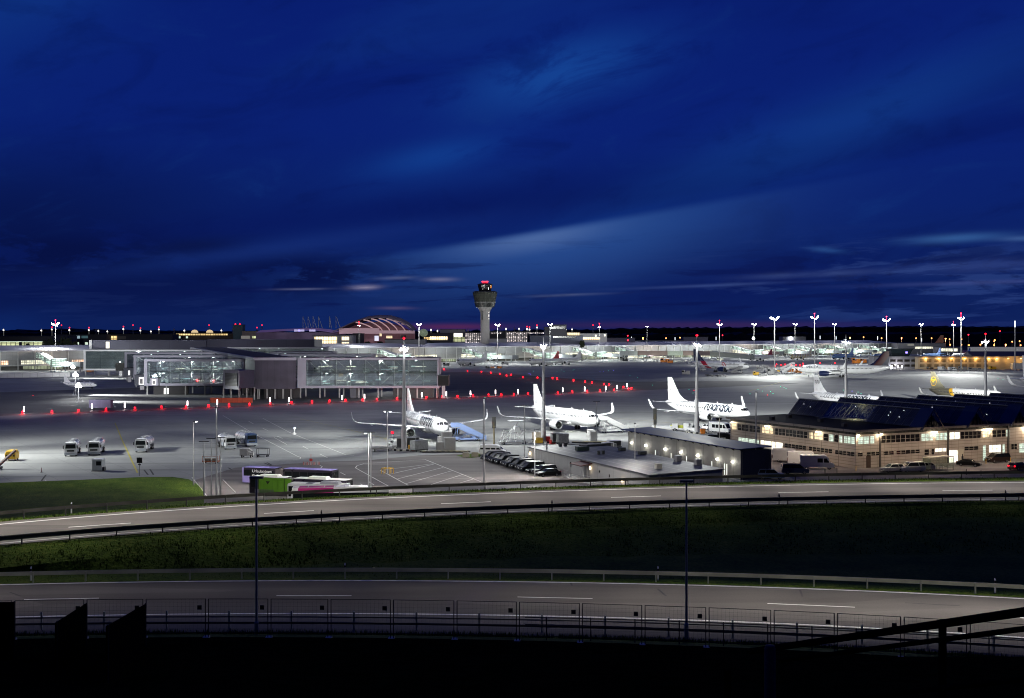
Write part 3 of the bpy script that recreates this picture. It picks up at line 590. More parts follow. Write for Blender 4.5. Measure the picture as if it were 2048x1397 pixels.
            # tailplane
            m = MB(); m.loft(s.sections([(X(.2 * r), L_ * .865, 3.6 * k, s.zc + .62 * r, .10), (X(sp * .345), L_ * .945, 1.25 * k, s.zc + .85 * r, .09)])); m.build('tailplane', paint, t, True)
            # engine
            er, el = s.eng; ex = X(sp * .322); ey = 10.4 * k + wy; ez = max(er + .55, wz - er * .62 - .2)
            m = MB(); m.lathe([(er * .80, .06), (er * .92, 0), (er * 1.0, .18 * el * .5), (er * 1.04, el * .35), (er * .98, el * .65), (er * .80, el), (er * .70, el), (er * .62, el * .8)], (ex, ey, ez), 'y', 24 if s.det > 1 else 12, False); en = m.build('engine', engine, t, True)
            m = MB(); m.lathe([(er * .80, .10), (er * .86, -.02), (er * .935, .0), (er * .96, .14)], (ex, ey, ez), 'y', 24 if s.det > 1 else 12, False); m.build('intake_lip', lip_m, en, True)
            m = MB(); m.lathe([(er * .84, .12), (er * .84, .7), (.3 * er, .7), (.02, .25)], (ex, ey - .02, ez), 'y', 24 if s.det > 1 else 12, False); m.build('fan', fan_m, en, True)
            if s.det > 1: m = MB(); m.lathe([(er * .62, el * .75), (er * .45, el * 1.12), (er * .15, el * 1.35)], (ex, ey, ez), 'y', 14); m.build('exhaust', galv, en, True)
            m = MB(); m.loft([[(ex + q * .2, y, z) for q, z in ((-1, ez + er * .7), (1, ez + er * .7), (1, wz + .35 * k), (-1, wz + .35 * k))] for y in (ey + el * .25, ey + el + 1.2 * k)]); m.build('pylon', paint, en)
            # main gear
            gx = X(3.8 * k if s.L < 45 else 4.65); gy = 17.7 * k * (1 if s.L < 45 else 1.04)
            m = MB(); m.tube((gx, gy, .5), (gx, gy, wz), .16 * k); m.tube((gx, gy, .6), (gx - sd * 1.2, gy + .2, wz), .09 * k); m.build('main_gear', galv, t); g_ = C.objects[-1]
            m = MB(); wr = .58 * min(k, 1.1)
            for wy_ in ((0,) if s.L < 45 else (-.75, .75)):
                for wx in (-.42, .42): m.lathe([(.3 * wr, -.2), (wr * .93, -.2), (wr, -.1), (wr, .1), (wr * .93, .2), (.3 * wr, .2)], (gx + wx, gy + wy_, wr), 'x', 14)
            m.build('wheels', rubber, g_, True)
        # fin
        fz = s.finz; zt = s.zc + .75 * r
        secs = [(0, L_ * (.755 - .0 * fin_fillet), 8.2 * k, zt, .05), (0, L_ * .80, 6.5 * k, zt + 1.2 * k, .09), (0, L_ * .835, 5.4 * k, zt + (fz - zt) * .35, .09), (0, L_ * .925, 2.15 * k, fz, .08)]
        if fin_fillet > 1: secs[0] = (0, L_ * .66, 11.7 * k, zt - .1, .03); secs[1] = (0, L_ * .775, 7.4 * k, zt + 1.0 * k, .07)
        m = MB(); m.loft(s.sections(secs, 'z')); fn = m.build('fin', fin, t, True)
        if finmark: finmark(s, fn)
        # nose gear
        ng = 5.07 * k if s.L < 45 else 6.3
        m = MB(); m.tube((0, ng, .4), (0, ng + .1, s.zc - .8 * r), .11); m.build('nose_gear', galv, t); g_ = C.objects[-1]
        m = MB()
        for wx in (-.25, .25): m.lathe([(.12, -.12), (.36, -.12), (.39, 0), (.36, .12), (.12, .12)], (wx, ng, .39), 'x', 12)
        m.build('wheels', rubber, g_, True)
        # glazing
        m = MB(); u = r / 2
        for sd in (1, -1):
            for xa, xb, za, zb, zc_ in ((.05, .50, .27, .60, .60), (.56, .96, .27, .60, .56), (1.02, 1.40, .27, .56, .50)):
                def hy(x, z):
                    lo_, hi_ = .0, .2 * L_
                    for _ in range(24):
                        y = (lo_ + hi_) / 2; c_, w_, h_ = s.st(y); ins = (x / (w_ * r)) ** 2 + ((z - s.zc - c_ * r) / (h_ * r * 1.03)) ** 2 < 1
                        if ins: hi_ = y
                        else: lo_ = y
                    return hi_
                q = 4; vs = []
                for a in range(q + 1):
                    for b in range(q + 1):
                        x = (xa + (xb - xa) * a / q) * u; zt_ = zb + (zc_ - zb) * a / q; z = s.zc + (za + (zt_ - za) * b / q) * r; x -= .10 * u * (b / q) * (xa > .5); vs.append((sd * (x + .02), hy(x, z) - .035, z + .02))
                m.add(vs, [(a * (q + 1) + b, a * (q + 1) + b + 1, (a + 1) * (q + 1) + b + 1, (a + 1) * (q + 1) + b) for a in range(q) for b in range(q)])
        m.build('cockpit_window', M('cockpit_glass', (.004, .005, .006), .35, var=0, spec=.2), t)
        if s.det > 0:
            m = MB(); nw = int(L_ * (.93 if s.det > 1 else .8))
            for sd in (1, -1):
                for i in range(nw):
                    y = .13 * L_ + i * (.70 * L_) / nw
                    if abs(y - .44 * L_) < .25 * k: continue
                    s.patch(m, y, y + .36, sd * 70, sd * 82, .04, 1)
            m.build('cabin_window', M('cabin_window_dark', (.03, .035, .05), .4, var=0), t)
            for sd in (1, -1):
                for y in (.115 * L_, .80 * L_):
                    m = MB(); c_ = .03
                    for (a_, b_, p_, q_) in ((y, y + .85, 66, 67.5), (y, y + .85, 108, 109.5), (y, y + .05, 66, 109), (y + .8, y + .85, 66, 109)): s.patch(m, a_, b_, sd * p_, sd * q_, .02, 1)
                    m.build('door', ac_grey, t)
            for y in (.19, .36, .63):
                m = MB(); z = s.S(y * L_, 0)[2]; m.loft([[(-.03, y * L_, z - .05), (.03, y * L_, z - .05), (.03, y * L_ + .45, z - .05), (-.03, y * L_ + .45, z - .05)], [(-.01, y * L_ + .2, z + .42), (.01, y * L_ + .2, z + .42), (.01, y * L_ + .45, z + .42), (-.01, y * L_ + .45, z + .42)]]); m.build('antenna', paint, t)
        if writing: writing(s, t)
        return t
def arc(cx, cy, rx, ry, a0, a1, n=9): return [(cx + rx * math.cos(R(a0 + (a1 - a0) * i / n)), cy + ry * math.sin(R(a0 + (a1 - a0) * i / n))) for i in range(n + 1)]
def wave(x, n_, s_=1):   # the linked arches of the tail emblem: n, u
    return [(x, 0)] + arc(x + .28, .72, .28, .28, 180, 0) + arc(x + .84, .28, .28, .28, 180, 360) + ([] if n_ < 2 else arc(x + 1.40, .72, .28, .28, 180, 0)) + ([] if n_ < 2 else arc(x + 1.96, .28, .28, .28, 180, 360)) + [(x + .56 * (2 * n_), 1.0)]
def letters_marabu():
    L_ = []; x = 0
    L_.append([(0, 0)] + arc(.30, .70, .28, .30, 180, 0) + arc(.86, .28, .26, .28, 180, 330, 5) + [(1.12, .70)] + arc(1.40, .70, .28, .30, 180, 0) + [(1.70, .0)]); x = 1.95
    L_.append(arc(x + .42, .5, .40, .50, 30, 390, 16)); L_.append([(x + .82, .95), (x + .82, .1), (x + .95, 0)]); x += 1.15
    L_.append([(x, 0), (x, .95)]); L_.append(arc(x + .35, .60, .35, .38, 180, 60, 5)); x += .72
    L_.append(arc(x + .42, .5, .40, .50, 30, 390, 16)); L_.append([(x + .82, .95), (x + .82, .1), (x + .95, 0)]); x += 1.15
    L_.append([(x, 1.55), (x, .5)]); L_.append(arc(x + .42, .5, .40, .50, 180, 540, 16)); x += 1.1
    L_.append([(x, 1.0)] + arc(x + .38, .36, .38, .36, 180, 360) + [(x + .76, 1.0)]); L_.append([(x + .76, 1.0), (x + .76, 0)]); return L_, x + .85
def side_text(strokes, width, y0, length, th0, hgt, sd, name, mat, wd=.16, shear=.35):
    """strokes on the fuselage flank; reads nose-wards on starboard (sd=-1)"""
    def w_(s, t):
        m = MB(); sc_ = length / width; deg = 360 / (2 * math.pi * s.r)
        for st_ in strokes:
            q = [(x + shear * y, y) for x, y in st_]
            # starboard side seen from outside: text runs from tail to nose
            f = (lambda u, v: s.S(y0 - u * sc_, sd * (th0 - v * hgt * deg), .045)) if sd < 0 else (lambda u, v: s.S(y0 + u * sc_, sd * (th0 - v * hgt * deg), .045))
            s.stroke(m, f, q, wd)
        m.build(name, mat, t)
    return w_
def fin_strokes(strokes, y0, z0, sc_, wd, mat, name='tail_emblem'):
    def f_(s, fn):
        for sd in (-1, 1):
            m = MB()
            for st_ in strokes: s.stroke(m, lambda u, v: (sd * .30 * s.k, (y0 - u * sc_) if sd < 0 else (y0 - 2.2 + u * sc_), z0 + v * sc_), st_, wd)
            m.build(name, mat, fn)
    return f_
LM, LW = letters_marabu(); WV = wave(0, 2)
def combine(*fs):
    def f(s, t):
        for g_ in fs: g_(s, t)
    return f
A320 = Plane(); A320b = Plane(eng=(1.12, 4.2)); B738 = Plane(39.5, 3.9, 35.8, 12.5, 3.5, (1.0, 3.9), 2, 'blended')
ghost = M('pale_grey_lettering', (.28, .29, .31), .4, var=0)
grp = 'white airliners parked nose out on the near apron'
def body_wave(y0, sc_): return side_text([[(x, y) for x, y in WV]], 2.24, y0, 2.24 * sc_, 74, sc_ * .95, -1, 'rear_emblem', ghost, .13, .3)
A320.make('airliner', 'white airliner with dark script lettering beside blue boarding stairs, leftmost of the parked four', (-15.9, 285.6), .335, group=grp,
    writing=combine(side_text(LM, LW, 16.2, 11.0, 92, 1.8, -1, 'airline_lettering', ink, .27, .12), side_text(LM, LW, 5.6, 11.0, 92, 1.8, 1, 'airline_lettering', ink, .27, .12), body_wave(28.5, 1.9)), finmark=fin_strokes([WV], 35.4, 7.6, .95, .15, ink))
A320b.make('airliner', 'all-white airliner without lettering, white boarding stairs at its nose', (22.2, 311.7), .45, group=grp)
B738.make('airliner', 'white airliner with dark script lettering and wave emblem, nose behind the panelled building', (68.4, 345), .52, group=grp, fin_fillet=2,
    writing=combine(side_text(LM, LW, 18.0, 12.2, 92, 1.8, -1, 'airline_lettering', ink, .27, .12), body_wave(31, 2.0)), finmark=fin_strokes([WV], 37.2, 7.8, .9, .16, ink))
A320.make('airliner', 'white airliner with dark wave on its fin, half hidden behind the glass roof ridges', (120.4, 388), .40, group=grp,
    writing=combine(side_text(LM, LW, 16.2, 11.0, 92, 1.8, -1, 'airline_lettering', ink, .27, .12), body_wave(28.8, 2.3)), finmark=fin_strokes([WV], 35.6, 8.9, 1.05, .17, ink))
# grey and yellow tail
def grad(name, stops, axis=1, rough=.35):
    m = bpy.data.materials.new(name); m.use_nodes = True; t = m.node_tree; b = t.nodes['Principled BSDF']; c = t.nodes.new('ShaderNodeTexCoord'); s = t.nodes.new('ShaderNodeSeparateXYZ'); t.links.new(c.outputs['Object'], s.inputs[0])
    r = t.nodes.new('ShaderNodeValToRGB'); r.color_ramp.interpolation = 'CONSTANT'; lo, hi = stops[0][0], stops[-1][0]
    ax = s.outputs[axis]
    if axis == 1:   # slanted bands
        a = t.nodes.new('ShaderNodeMath'); a.operation = 'MULTIPLY_ADD'; t.links.new(s.outputs[2], a.inputs[0]); a.inputs[1].default_value = -.8; t.links.new(ax, a.inputs[2]); ax = a.outputs[0]
    q = t.nodes.new('ShaderNodeMapRange'); q.inputs[1].default_value = lo; q.inputs[2].default_value = hi; t.links.new(ax, q.inputs[0]); t.links.new(q.outputs[0], r.inputs[0])
    e = r.color_ramp.elements; e[0].position = 0; e[0].color = (*stops[0][1], 1); e[1].position = 1; e[1].color = (*stops[-1][1], 1)
    for p_, c_ in stops[1:-1]: x = e.new((p_ - lo) / (hi - lo)); x.color = (*c_, 1)
    t.links.new(r.outputs[0], b.inputs['Base Color']); b.inputs['Roughness'].default_value = rough; return m
W_ = (.80, .80, .78); GY = (.15, .14, .10)
con = grad('white_yellow_grey_hull', [(-6, W_), (19.6, (.75, .42, .02)), (21.4, GY), (40, GY)])
def circle_mark(s, fn):
    for sd in (-1, 1):
        m = MB(); X_ = sd * .31
        for st_ in (arc(0, 0, 1.75, 1.75, -90, 270, 28), [(-1.6, .75), (1.62, .75)], [(-1.5, .7), (-.3, -.5), (.2, .1), (1.4, .7)], [(-.3, -.5), (-.55, .65)], arc(.5, -1.6, 1.9, 1.9, 90, 140, 8)):
            s.stroke(m, lambda u, v: (X_, 35.0 - u * (1 if sd < 0 else -1) * .85, 8.1 + v * .95), st_, .22)
        m.build('tail_emblem', yellow_p, fn)
Plane().make('airliner', 'airliner with dark grey tail, yellow ring emblem and yellow band, behind the glass roofs', (174.5, 425), .40, paint=con, fin=M('dark_grey_paint', GY, .4, var=.08), group=grp, finmark=circle_mark)
# far right wingtip of one more aircraft
Plane(58, 5.6, 60, 17, 5.2, (1.5, 5.5), 1).make('airliner', 'airliner mostly outside the frame at the far right, only its wing showing', (238, 455), .40, group=grp)
# two wide-bodies
B767 = Plane(54.9, 5.1, 50.0, 15.85, 4.75, (1.55, 5.8), 2, 'blended', wingy=-.5)
navy = M('navy_paint', (.012, .02, .07), .3, var=.05); crimson = M('crimson_paint', (.50, .01, .03), .35, var=.05)
red_blue = grad('navy_red_fin', [(-40, (.004, .010, .05)), (36.6, (.003, .008, .045)), (38.6, (.045, .002, .004)), (43.4, (.004, .007, .035)), (60, (.004, .008, .03))])
def plain_letters(word, x=0):
    D_ = {'D': [[(0, 0), (0, 1), (.4, 1), (.65, .5), (.4, 0), (0, 0)]], 'E': [[(.6, 1), (0, 1), (0, 0), (.6, 0)], [(0, .5), (.5, .5)]], 'L': [[(0, 1), (0, 0), (.55, 0)]], 'T': [[(0, 1), (.7, 1)], [(.35, 1), (.35, 0)]], 'A': [[(0, 0), (.35, 1), (.7, 0)], [(.15, .4), (.55, .4)]]}
    o = []
    for c_ in word: o += [[(p + x, q) for p, q in st_] for st_ in D_[c_]]; x += .95
    return o, x
DL, DW = plain_letters('DELTA')
def sw(s, t):
    m = MB()
    for st_ in (arc(0, 0, 1.9, .9, 0, 360, 20),): s.stroke(m, lambda u, v: s.S(21 + u * math.cos(.8) * 1.6 - v * .6, -(80 - (v * math.cos(.8) + u * .85) * 22), .05), st_, .55)
    m.build('red_ribbon', crimson, t)
    m = MB(); s.patch(m, 33, 38, -150, -14, .04, 8, sl=8.5); m.build('red_band', crimson, t)
B767.make('wide_body_airliner', 'wide-body airliner with red ribbon on its hull and dark tail, stairs at its nose', (158, 800), .60, fin=navy, engine=navy, fin_fillet=1, writing=combine(sw, side_text(DL, DW, 16, 5.0, 70, 1.0, -1, 'airline_lettering', navy, .15, 0)))
B767.make('wide_body_airliner', 'wide-body airliner with red and navy fin, broadside and facing left', (176, 737), -2.066 + .02, fin=red_blue, engine=navy, fin_fillet=1, writing=side_text(DL, DW, 5.6, 7.2, 72, 1.3, 1, 'airline_lettering', navy, .17, 0))
# far airliners at the terminal
far = Plane(detail=1)
stripe = grad('beige_striped_hull', [(-8, W_)] + [q for i in range(10) for q in ((-2 + i * 4.2, (.62, .50, .28)), (0.1 + i * 4.2, W_))] + [(44, W_)])
blue_h = M('sky_blue_hull', (.22, .38, .75), .35, var=.05); lblue = M('pale_blue_fin', (.30, .42, .80), .35, var=.05); maroon = M('maroon_fin', (.25, .03, .06), .35, var=.05)
grp2 = 'airliners docked along the terminal'
for lb, loc, a, kw in (('distant white airliner with maroon fin, facing left beside a boarding pier', (224.6, 1140), -.86, dict(fin=maroon, fin_fillet=1)),
        ('distant airliner with beige striped hull at the terminal', (276.6, 1195), -.86, dict(paint=stripe)),
        ('distant sky-blue airliner at the terminal, left of the broadside wide-body fin', (319, 1195), -.86, dict(paint=blue_h, fin=lblue, engine=ac_white)),
        ('distant blue airliner partly hidden by the broadside wide-body fin', (366, 1215), -.86, dict(paint=blue_h, fin=lblue)),
        ('distant blue and white airliner behind the control cabin building', (420, 1230), -.86, dict(paint=blue_h, fin=lblue, winglet_mat=ac_white)),
        ('distant white airliner with blue fin above the orange-lit building', (453, 1235), -.86, dict(fin=M('mid_blue_fin', (.08, .16, .5), .35, var=.05))),
        ('distant grey-white airliner just left of the control tower foot', (-45, 967), -.72, dict()),
        ('distant white airliner with red fin tip right of the control tower foot', (12.5, 965), -.80, dict(fin=M('red_fin', (.45, .04, .05), .35, var=.05))),
        ('distant white airliner docked behind the one with the red fin', (33, 1010), -.80, dict())):
    far.make('airliner', lb, loc, a, group=grp2, **kw)
Plane(70, 6.8, 62, 24, 7.5, (1.5, 6), 1, None).make('airliner', 'airliner with pale orange fin beyond the terminal roof, at the horizon', (560, 1760), -1.9, paint=M('cream_hull', (.6, .55, .45), .4, var=.05), fin=M('orange_white_fin', (.75, .45, .25), .35, var=.05))
Plane(19, 2.2, 17, 6.3, 1.9, (.5, 2), 1, None, wingy=1.).make('business_jet', 'small jet under dazzling work lights by the glazed pier', (-198, 572), 1.26, cat='jet')
# ------------------------------------------------------------------ road vehicles (front towards -Y)
def wheel(t, x, y, r, wd=.22, name='wheel'):
    m = MB(); m.lathe([(.55 * r, -wd / 2), (r * .94, -wd / 2), (r, -wd / 3), (r, wd / 3), (r * .94, wd / 2), (.55 * r, wd / 2)], (x, y, r), 'x', 14); o = m.build(name, rubber, t, True)
    m = MB(); m.lathe([(.03, -wd / 2 - .01), (.56 * r, -wd / 2 - .01), (.56 * r, wd / 2 + .01), (.03, wd / 2 + .01)], (x, y, r), 'x', 10); m.build('rim', galv, o); return o
KINDS_ = {  # L, W, belt profile (y,z) of the body side, roof (y0,y1 base / y0,y1 top, z)
 'suv': (4.9, 1.95, [(-2.42, .45), (-2.45, .75), (-2.35, .98), (-1.25, 1.12), (2.25, 1.16), (2.42, .95), (2.42, .42)], (-1.35, 2.28, -.55, 1.95, 1.78), .38),
 'minivan': (5.1, 1.95, [(-2.5, .42), (-2.54, .7), (-2.4, .95), (-1.65, 1.12), (2.42, 1.18), (2.52, .9), (2.52, .4)], (-1.7, 2.46, -.75, 2.3, 1.88), .35),
 'sedan': (4.6, 1.8, [(-2.25, .38), (-2.3, .6), (-2.15, .78), (-1.0, .92), (1.75, .98), (2.2, .92), (2.28, .7), (2.26, .38)], (-1.05, 1.85, -.35, 1.0, 1.43), .33),
 'wagon': (4.5, 1.8, [(-2.2, .38), (-2.25, .62), (-2.1, .82), (-1.1, .95), (2.05, 1.0), (2.2, .8), (2.22, .4)], (-1.15, 2.1, -.4, 1.65, 1.52), .33),
 'pickup': (5.3, 1.95, [(-2.6, .5), (-2.65, .85), (-2.5, 1.05), (-1.5, 1.15), (.55, 1.18), (.55, 1.0), (2.6, 1.0), (2.62, .5)], (-1.6, .5, -.8, .35, 1.82), .4)}
def car(label, kind, paint, loc, a, group=None, tail=0, head=0, cat='car', name=None):
    Lc, W, prof, (gy0, gy1, ry0, ry1, rz_), wr = KINDS_[kind]; h = W / 2
    t = thing(name or 'parked_car', label, cat, loc, a, group)
    # body with rounded ends: loft of profile at several x
    m = MB(); rings = []
    for x, q, dz_ in ((-h, .965, .03), (-h + .06, .99, 0), (-h + .25, 1, 0), (h - .25, 1, 0), (h - .06, .99, 0), (h, .965, .03)):
        rings.append([(x, y * q, (z - .28) * (1 - dz_) + .28) for y, z in [(prof[0][0], .28)] + prof + [(prof[-1][0], .28)]])
    m.loft(rings); m.build('body', paint, t, True)
    zb = 1.0 if kind != 'sedan' else .9
    b_ = [(y, z) for y, z in prof]
    zat = lambda y: np.interp(y, [p[0] for p in b_[2:-2]], [p[1] for p in b_[2:-2]]) - .03
    m = MB(); m.hexa([(-h + .08, gy0, zat(gy0)), (h - .08, gy0, zat(gy0)), (h - .08, gy1, zat(gy1)), (-h + .08, gy1, zat(gy1)), (-h + .26, ry0, rz_ - .05), (h - .26, ry0, rz_ - .05), (h - .26, ry1, rz_ - .05), (-h + .26, ry1, rz_ - .05)]); m.build('window', dglass, t)
    m = MB(); m.loft([[(sx * (h - .24 - i * .03) , y, rz_ - .05 + i * .05) for sx, y in ((-1, ry0 - .04 + i * .12), (1, ry0 - .04 + i * .12), (1, ry1 + .08 - i * .1), (-1, ry1 + .08 - i * .1))] for i in (0, 1, 2) if i < 2])
    # pillars
    for sx in (-1, 1):
        for ya, yb in ((gy0, ry0), (gy1 * .45, ry1 * .45), (gy1, ry1)): m.tube((sx * (h - .075), ya, zat(ya)), (sx * (h - .25), yb, rz_ - .03), .045, .04, 5)
    m.build('roof', paint, t)
    for sx in (-1, 1):
        for y in (-Lc * .31, Lc * .29): wheel(t, sx * (h - .12), y, wr)
        m = MB(); y0 = prof[1][0]; m.box(sx * (h - .42) - .17, sx * (h - .42) + .17, y0 - .0, y0 + .22, .66 if kind != 'sedan' else .56, .84 if kind != 'sedan' else .72); m.build('headlight', L_white if head else M('lamp_glass', (.5, .52, .55), .1, var=0), t)
        m = MB(); y1 = max(p[0] for p in prof); m.box(sx * (h - .25) - .12, sx * (h - .25) + .12, y1 - .12, y1 + .015, .75, .95); m.build('tail_light', L_red if tail else M('tail_glass', (.25, .01, .01), .2, var=0), t)
        m = MB(); m.box(sx * (h + .08) - .09, sx * (h + .08) + .09, gy0 + .15, gy0 + .27, zat(gy0), zat(gy0) + .17); m.build('mirror', paint, t)
    m = MB(); m.box(-.45, .45, prof[0][0] - .03, prof[0][0] + .1, .42, .68); m.build('grille', black_p, t)
    return t
def van(label, loc, a, paint=None, Lc=5.9, H=2.65, windows=(0,), cat='van', group=None, name='panel_van', roof_box=False):
    paint = paint or white_p; h = 1.0; y0, y1 = -Lc / 2, Lc / 2; t = thing(name, label, cat, loc, a, group)
    prof = [(y0 + .05, .35), (y0, .7), (y0 + .1, 1.05), (y0 + .75, 1.32), (y0 + 1.35, H - .25), (y0 + 1.75, H), (y1 - .1, H), (y1, H - .15), (y1, .4)]
    m = MB(); m.loft([[(x, y, z) for y, z in [((yy * q), zz * (1 if zz < 1.4 else zq)) for yy, zz in prof]] for x, q, zq in ((-h, .985, .955), (-h + .1, 1, .985), (-h + .3, 1, 1), (h - .3, 1, 1), (h - .1, 1, .985), (h, .985, .955))]); m.build('body', paint, t, True)
    m = MB(); m.hexa([(-.8, y0 + .70, 1.33), (.8, y0 + .70, 1.33), (.72, y0 + 1.21, H - .42), (-.72, y0 + 1.21, H - .42), (-.8, y0 + .74, 1.29), (.8, y0 + .74, 1.29), (.72, y0 + 1.30, H - .42), (-.72, y0 + 1.30, H - .42)]); m.build('windscreen', dglass, t)
    for sx in (-1, 1):
        m = MB(); x = sx * (h + .004); m.poly([(x, y0 + 1.0, 1.32), (x, y0 + 1.95, 1.32), (x, y0 + 1.95, H - .62), (x, y0 + 1.42, H - .62)]); m.build('side_window', dglass, t)
        for k in windows:
            m = MB(); ya = y0 + 2.15 + k * 1.15; m.poly([(x, ya, 1.32), (x, ya + 1.0, 1.32), (x, ya + 1.0, H - .62), (x, ya, H - .62)]); m.build('side_window', dglass, t)
        for y in (y0 + .95, y1 - 1.2): wheel(t, sx * (h - .12), y, .36)
        m = MB(); m.box(sx * .78 - .14, sx * .78 + .14, y0 - .01, y0 + .2, .78, 1.02); m.build('headlight', M('lamp_glass', (.5, .52, .55), .1, var=0), t)
        m = MB(); m.box(sx * .88 - .09, sx * .88 + .09, y1 - .1, y1 + .02, .8, 1.4); m.build('tail_light', M('tail_glass', (.25, .01, .01), .2, var=0), t)
        m = MB(); m.box(sx * 1.12 - .08, sx * 1.12 + .08, y0 + 1.0, y0 + 1.12, 1.35, 1.7); m.build('mirror', black_p, t)
    m = MB(); m.box(-.55, .55, y0 - .02, y0 + .1, .55, .9); m.build('grille', black_p, t); m = MB(); m.box(-.98, .98, y0 - .04, y0 + .1, .3, .5); m.build('bumper', black_p, t)
    if H > 2.3:
        m = MB(); m.box(-.02, .02, y1 + .004, y1 + .012, .5, H - .2); m.build('rear_door_seam', black_p, t)
    return t

tank_m = M('tank_silver', (.62, .63, .66), .28, .35, var=.06); chassis = M('chassis_grey', (.14, .15, .17), .6, var=.15); wing_m = M('pale_bumper', (.38, .42, .48), .4, var=.08)
def tanker(label, loc, a, cab=None, Lc=10.5):
    cab = cab or white_p; y0 = -Lc / 2; t = thing('tank_truck', label, 'tank truck', loc, a, 'refuelling trucks parked on the apron')
    m = MB(); m.loft([[(x, y0 + .12 * q, z) for x, z in ((-1.2, .75), (1.2, .75), (1.22, 1.7), (1.12, 2.95), (.9, 3.02), (-.9, 3.02), (-1.12, 2.95), (-1.22, 1.7))] for q in (1, 0)] + [[(x, y0 + 1.9, z) for x, z in ((-1.2, .75), (1.2, .75), (1.22, 1.7), (1.15, 2.95), (.9, 3.05), (-.9, 3.05), (-1.15, 2.95), (-1.22, 1.7))]]); cb = m.build('cab', cab, t)
    m = MB(); m.hexa([(-1.05, y0 - .02, 1.75), (1.05, y0 - .02, 1.75), (1.05, y0 + .1, 1.75), (-1.05, y0 + .1, 1.75), (-.95, y0 + .0, 2.62), (.95, y0 + .0, 2.62), (.95, y0 + .12, 2.62), (-.95, y0 + .12, 2.62)]); m.build('windscreen', dglass, cb)
    m = MB(); m.box(-.75, .75, y0 - .03, y0 + .05, 1.08, 1.42); m.build('grille', black_p, cb)
    m = MB(); m.box(-1.24, 1.24, y0 - .12, y0 + .2, .35, .82); m.build('bumper', wing_m, t)
    m = MB(); m.box(-.3, .3, y0 - .135, y0 - .125, .5, .64); m.build('number_plate', concrete_w, t)
    for sx in (-1, 1):
        m = MB(); m.box(sx * .92 - .2, sx * .92 + .2, y0 - .14, y0 - .1, .52, .72); m.build('headlight', M('lamp_glass', (.5, .52, .55), .1, var=0), t)
        m = MB(); m.box(sx * 1.45 - .1, sx * 1.45 + .1, y0 + .05, y0 + .2, 1.7, 2.35); m.tube((sx * 1.2, y0 + .15, 2.4), (sx * 1.45, y0 + .12, 2.35), .03, n=4); m.build('mirror', black_p, cb)
        m = MB(); x = sx * 1.225; m.poly([(x, y0 + .35, 1.7), (x, y0 + 1.3, 1.7), (x - sx * .03, y0 + 1.3, 2.6), (x - sx * .03, y0 + .5, 2.6)]); m.build('side_window', dglass, cb)
    m = MB(); m.box(-1.0, 1.0, y0 + 1.95, -y0 - .1, .62, .95); m.build('chassis', chassis, t)
    m = MB(); n_ = 20; yb = y0 + 2.15; ye = -y0 - .15
    m.loft([[(q * 1.2 * math.cos(2 * math.pi * i / n_), y, 2.02 + q * 1.02 * math.sin(2 * math.pi * i / n_)) for i in range(n_)] for y, q in ((yb, .72), (yb + .15, .92), (yb + .4, 1), (ye - .4, 1), (ye - .15, .92), (ye, .72))]); tk = m.build('tank', tank_m, t, True)
    m = MB(); m.box(-.42, -.36, yb + .3, ye - .3, 3.0, 3.12); m.box(.36, .42, yb + .3, ye - .3, 3.0, 3.12); m.box(-.36, .36, yb + .3, ye - .3, 3.0, 3.05)
    m.build('catwalk', galv, tk)
    for k in range(3): m = MB(); m.lathe([(.3, 0), (.3, .16), (.22, .2), (.01, .2)], (0, yb + 1.4 + k * 2.3, 3.05), 'z', 12); m.build('manhole', galv, tk, True)
    for sx in (-1, 1):
        m = MB(); m.tube((sx * .7, yb + .3, 3.15), (sx * .7, ye - .3, 3.15), .035, n=5)
        for k in range(5): m.tube((sx * .7, yb + .4 + k * 1.7, 2.85), (sx * .7, yb + .4 + k * 1.7, 3.15), .025, n=4)
        m.build('handrail', galv, tk)
        m = MB(); m.box(sx * 1.2 - .12, sx * 1.2 + .05, yb + .2, yb + 2.4, .7, 1.5); m.build('pump_cabinet', wing_m, t)
        m = MB(); m.box(sx * 1.2 - .1, sx * 1.2 + .04, ye - 3.0, ye - .3, 1.15, 1.28); m.build('mudguard', black_p, t)
        wheel(t, sx * 1.05, y0 + 1.1, .5, .3); wheel(t, sx * 1.0, -y0 - 2.4, .5, .5); wheel(t, sx * 1.0, -y0 - 1.2, .5, .5)
    return t
# front middle px -> world
def at_front(x, y, a, half): p = G(x, y); return (p[0] - math.sin(a) * half, p[1] + math.cos(a) * half, 0)
tanker('white tank truck, leftmost of the five on the apron', at_front(141, 914, .26, 5.2), .26)
tanker('white tank truck, second from the left, beside the leftmost one', at_front(187.5, 912, .22, 5.2), .22)
tanker('silver tank truck standing alone behind the yellow guide line', at_front(281, 906, .12, 5.2), .12)
tanker('white tank truck left of the blue-cab one', at_front(462, 900, .42, 5.2), .42)
tanker('tank truck with blue cab roof beside the ground power unit', at_front(504, 894, .50, 5.2), .50, M('blue_cab', (.05, .09, .20), .35, var=.1))

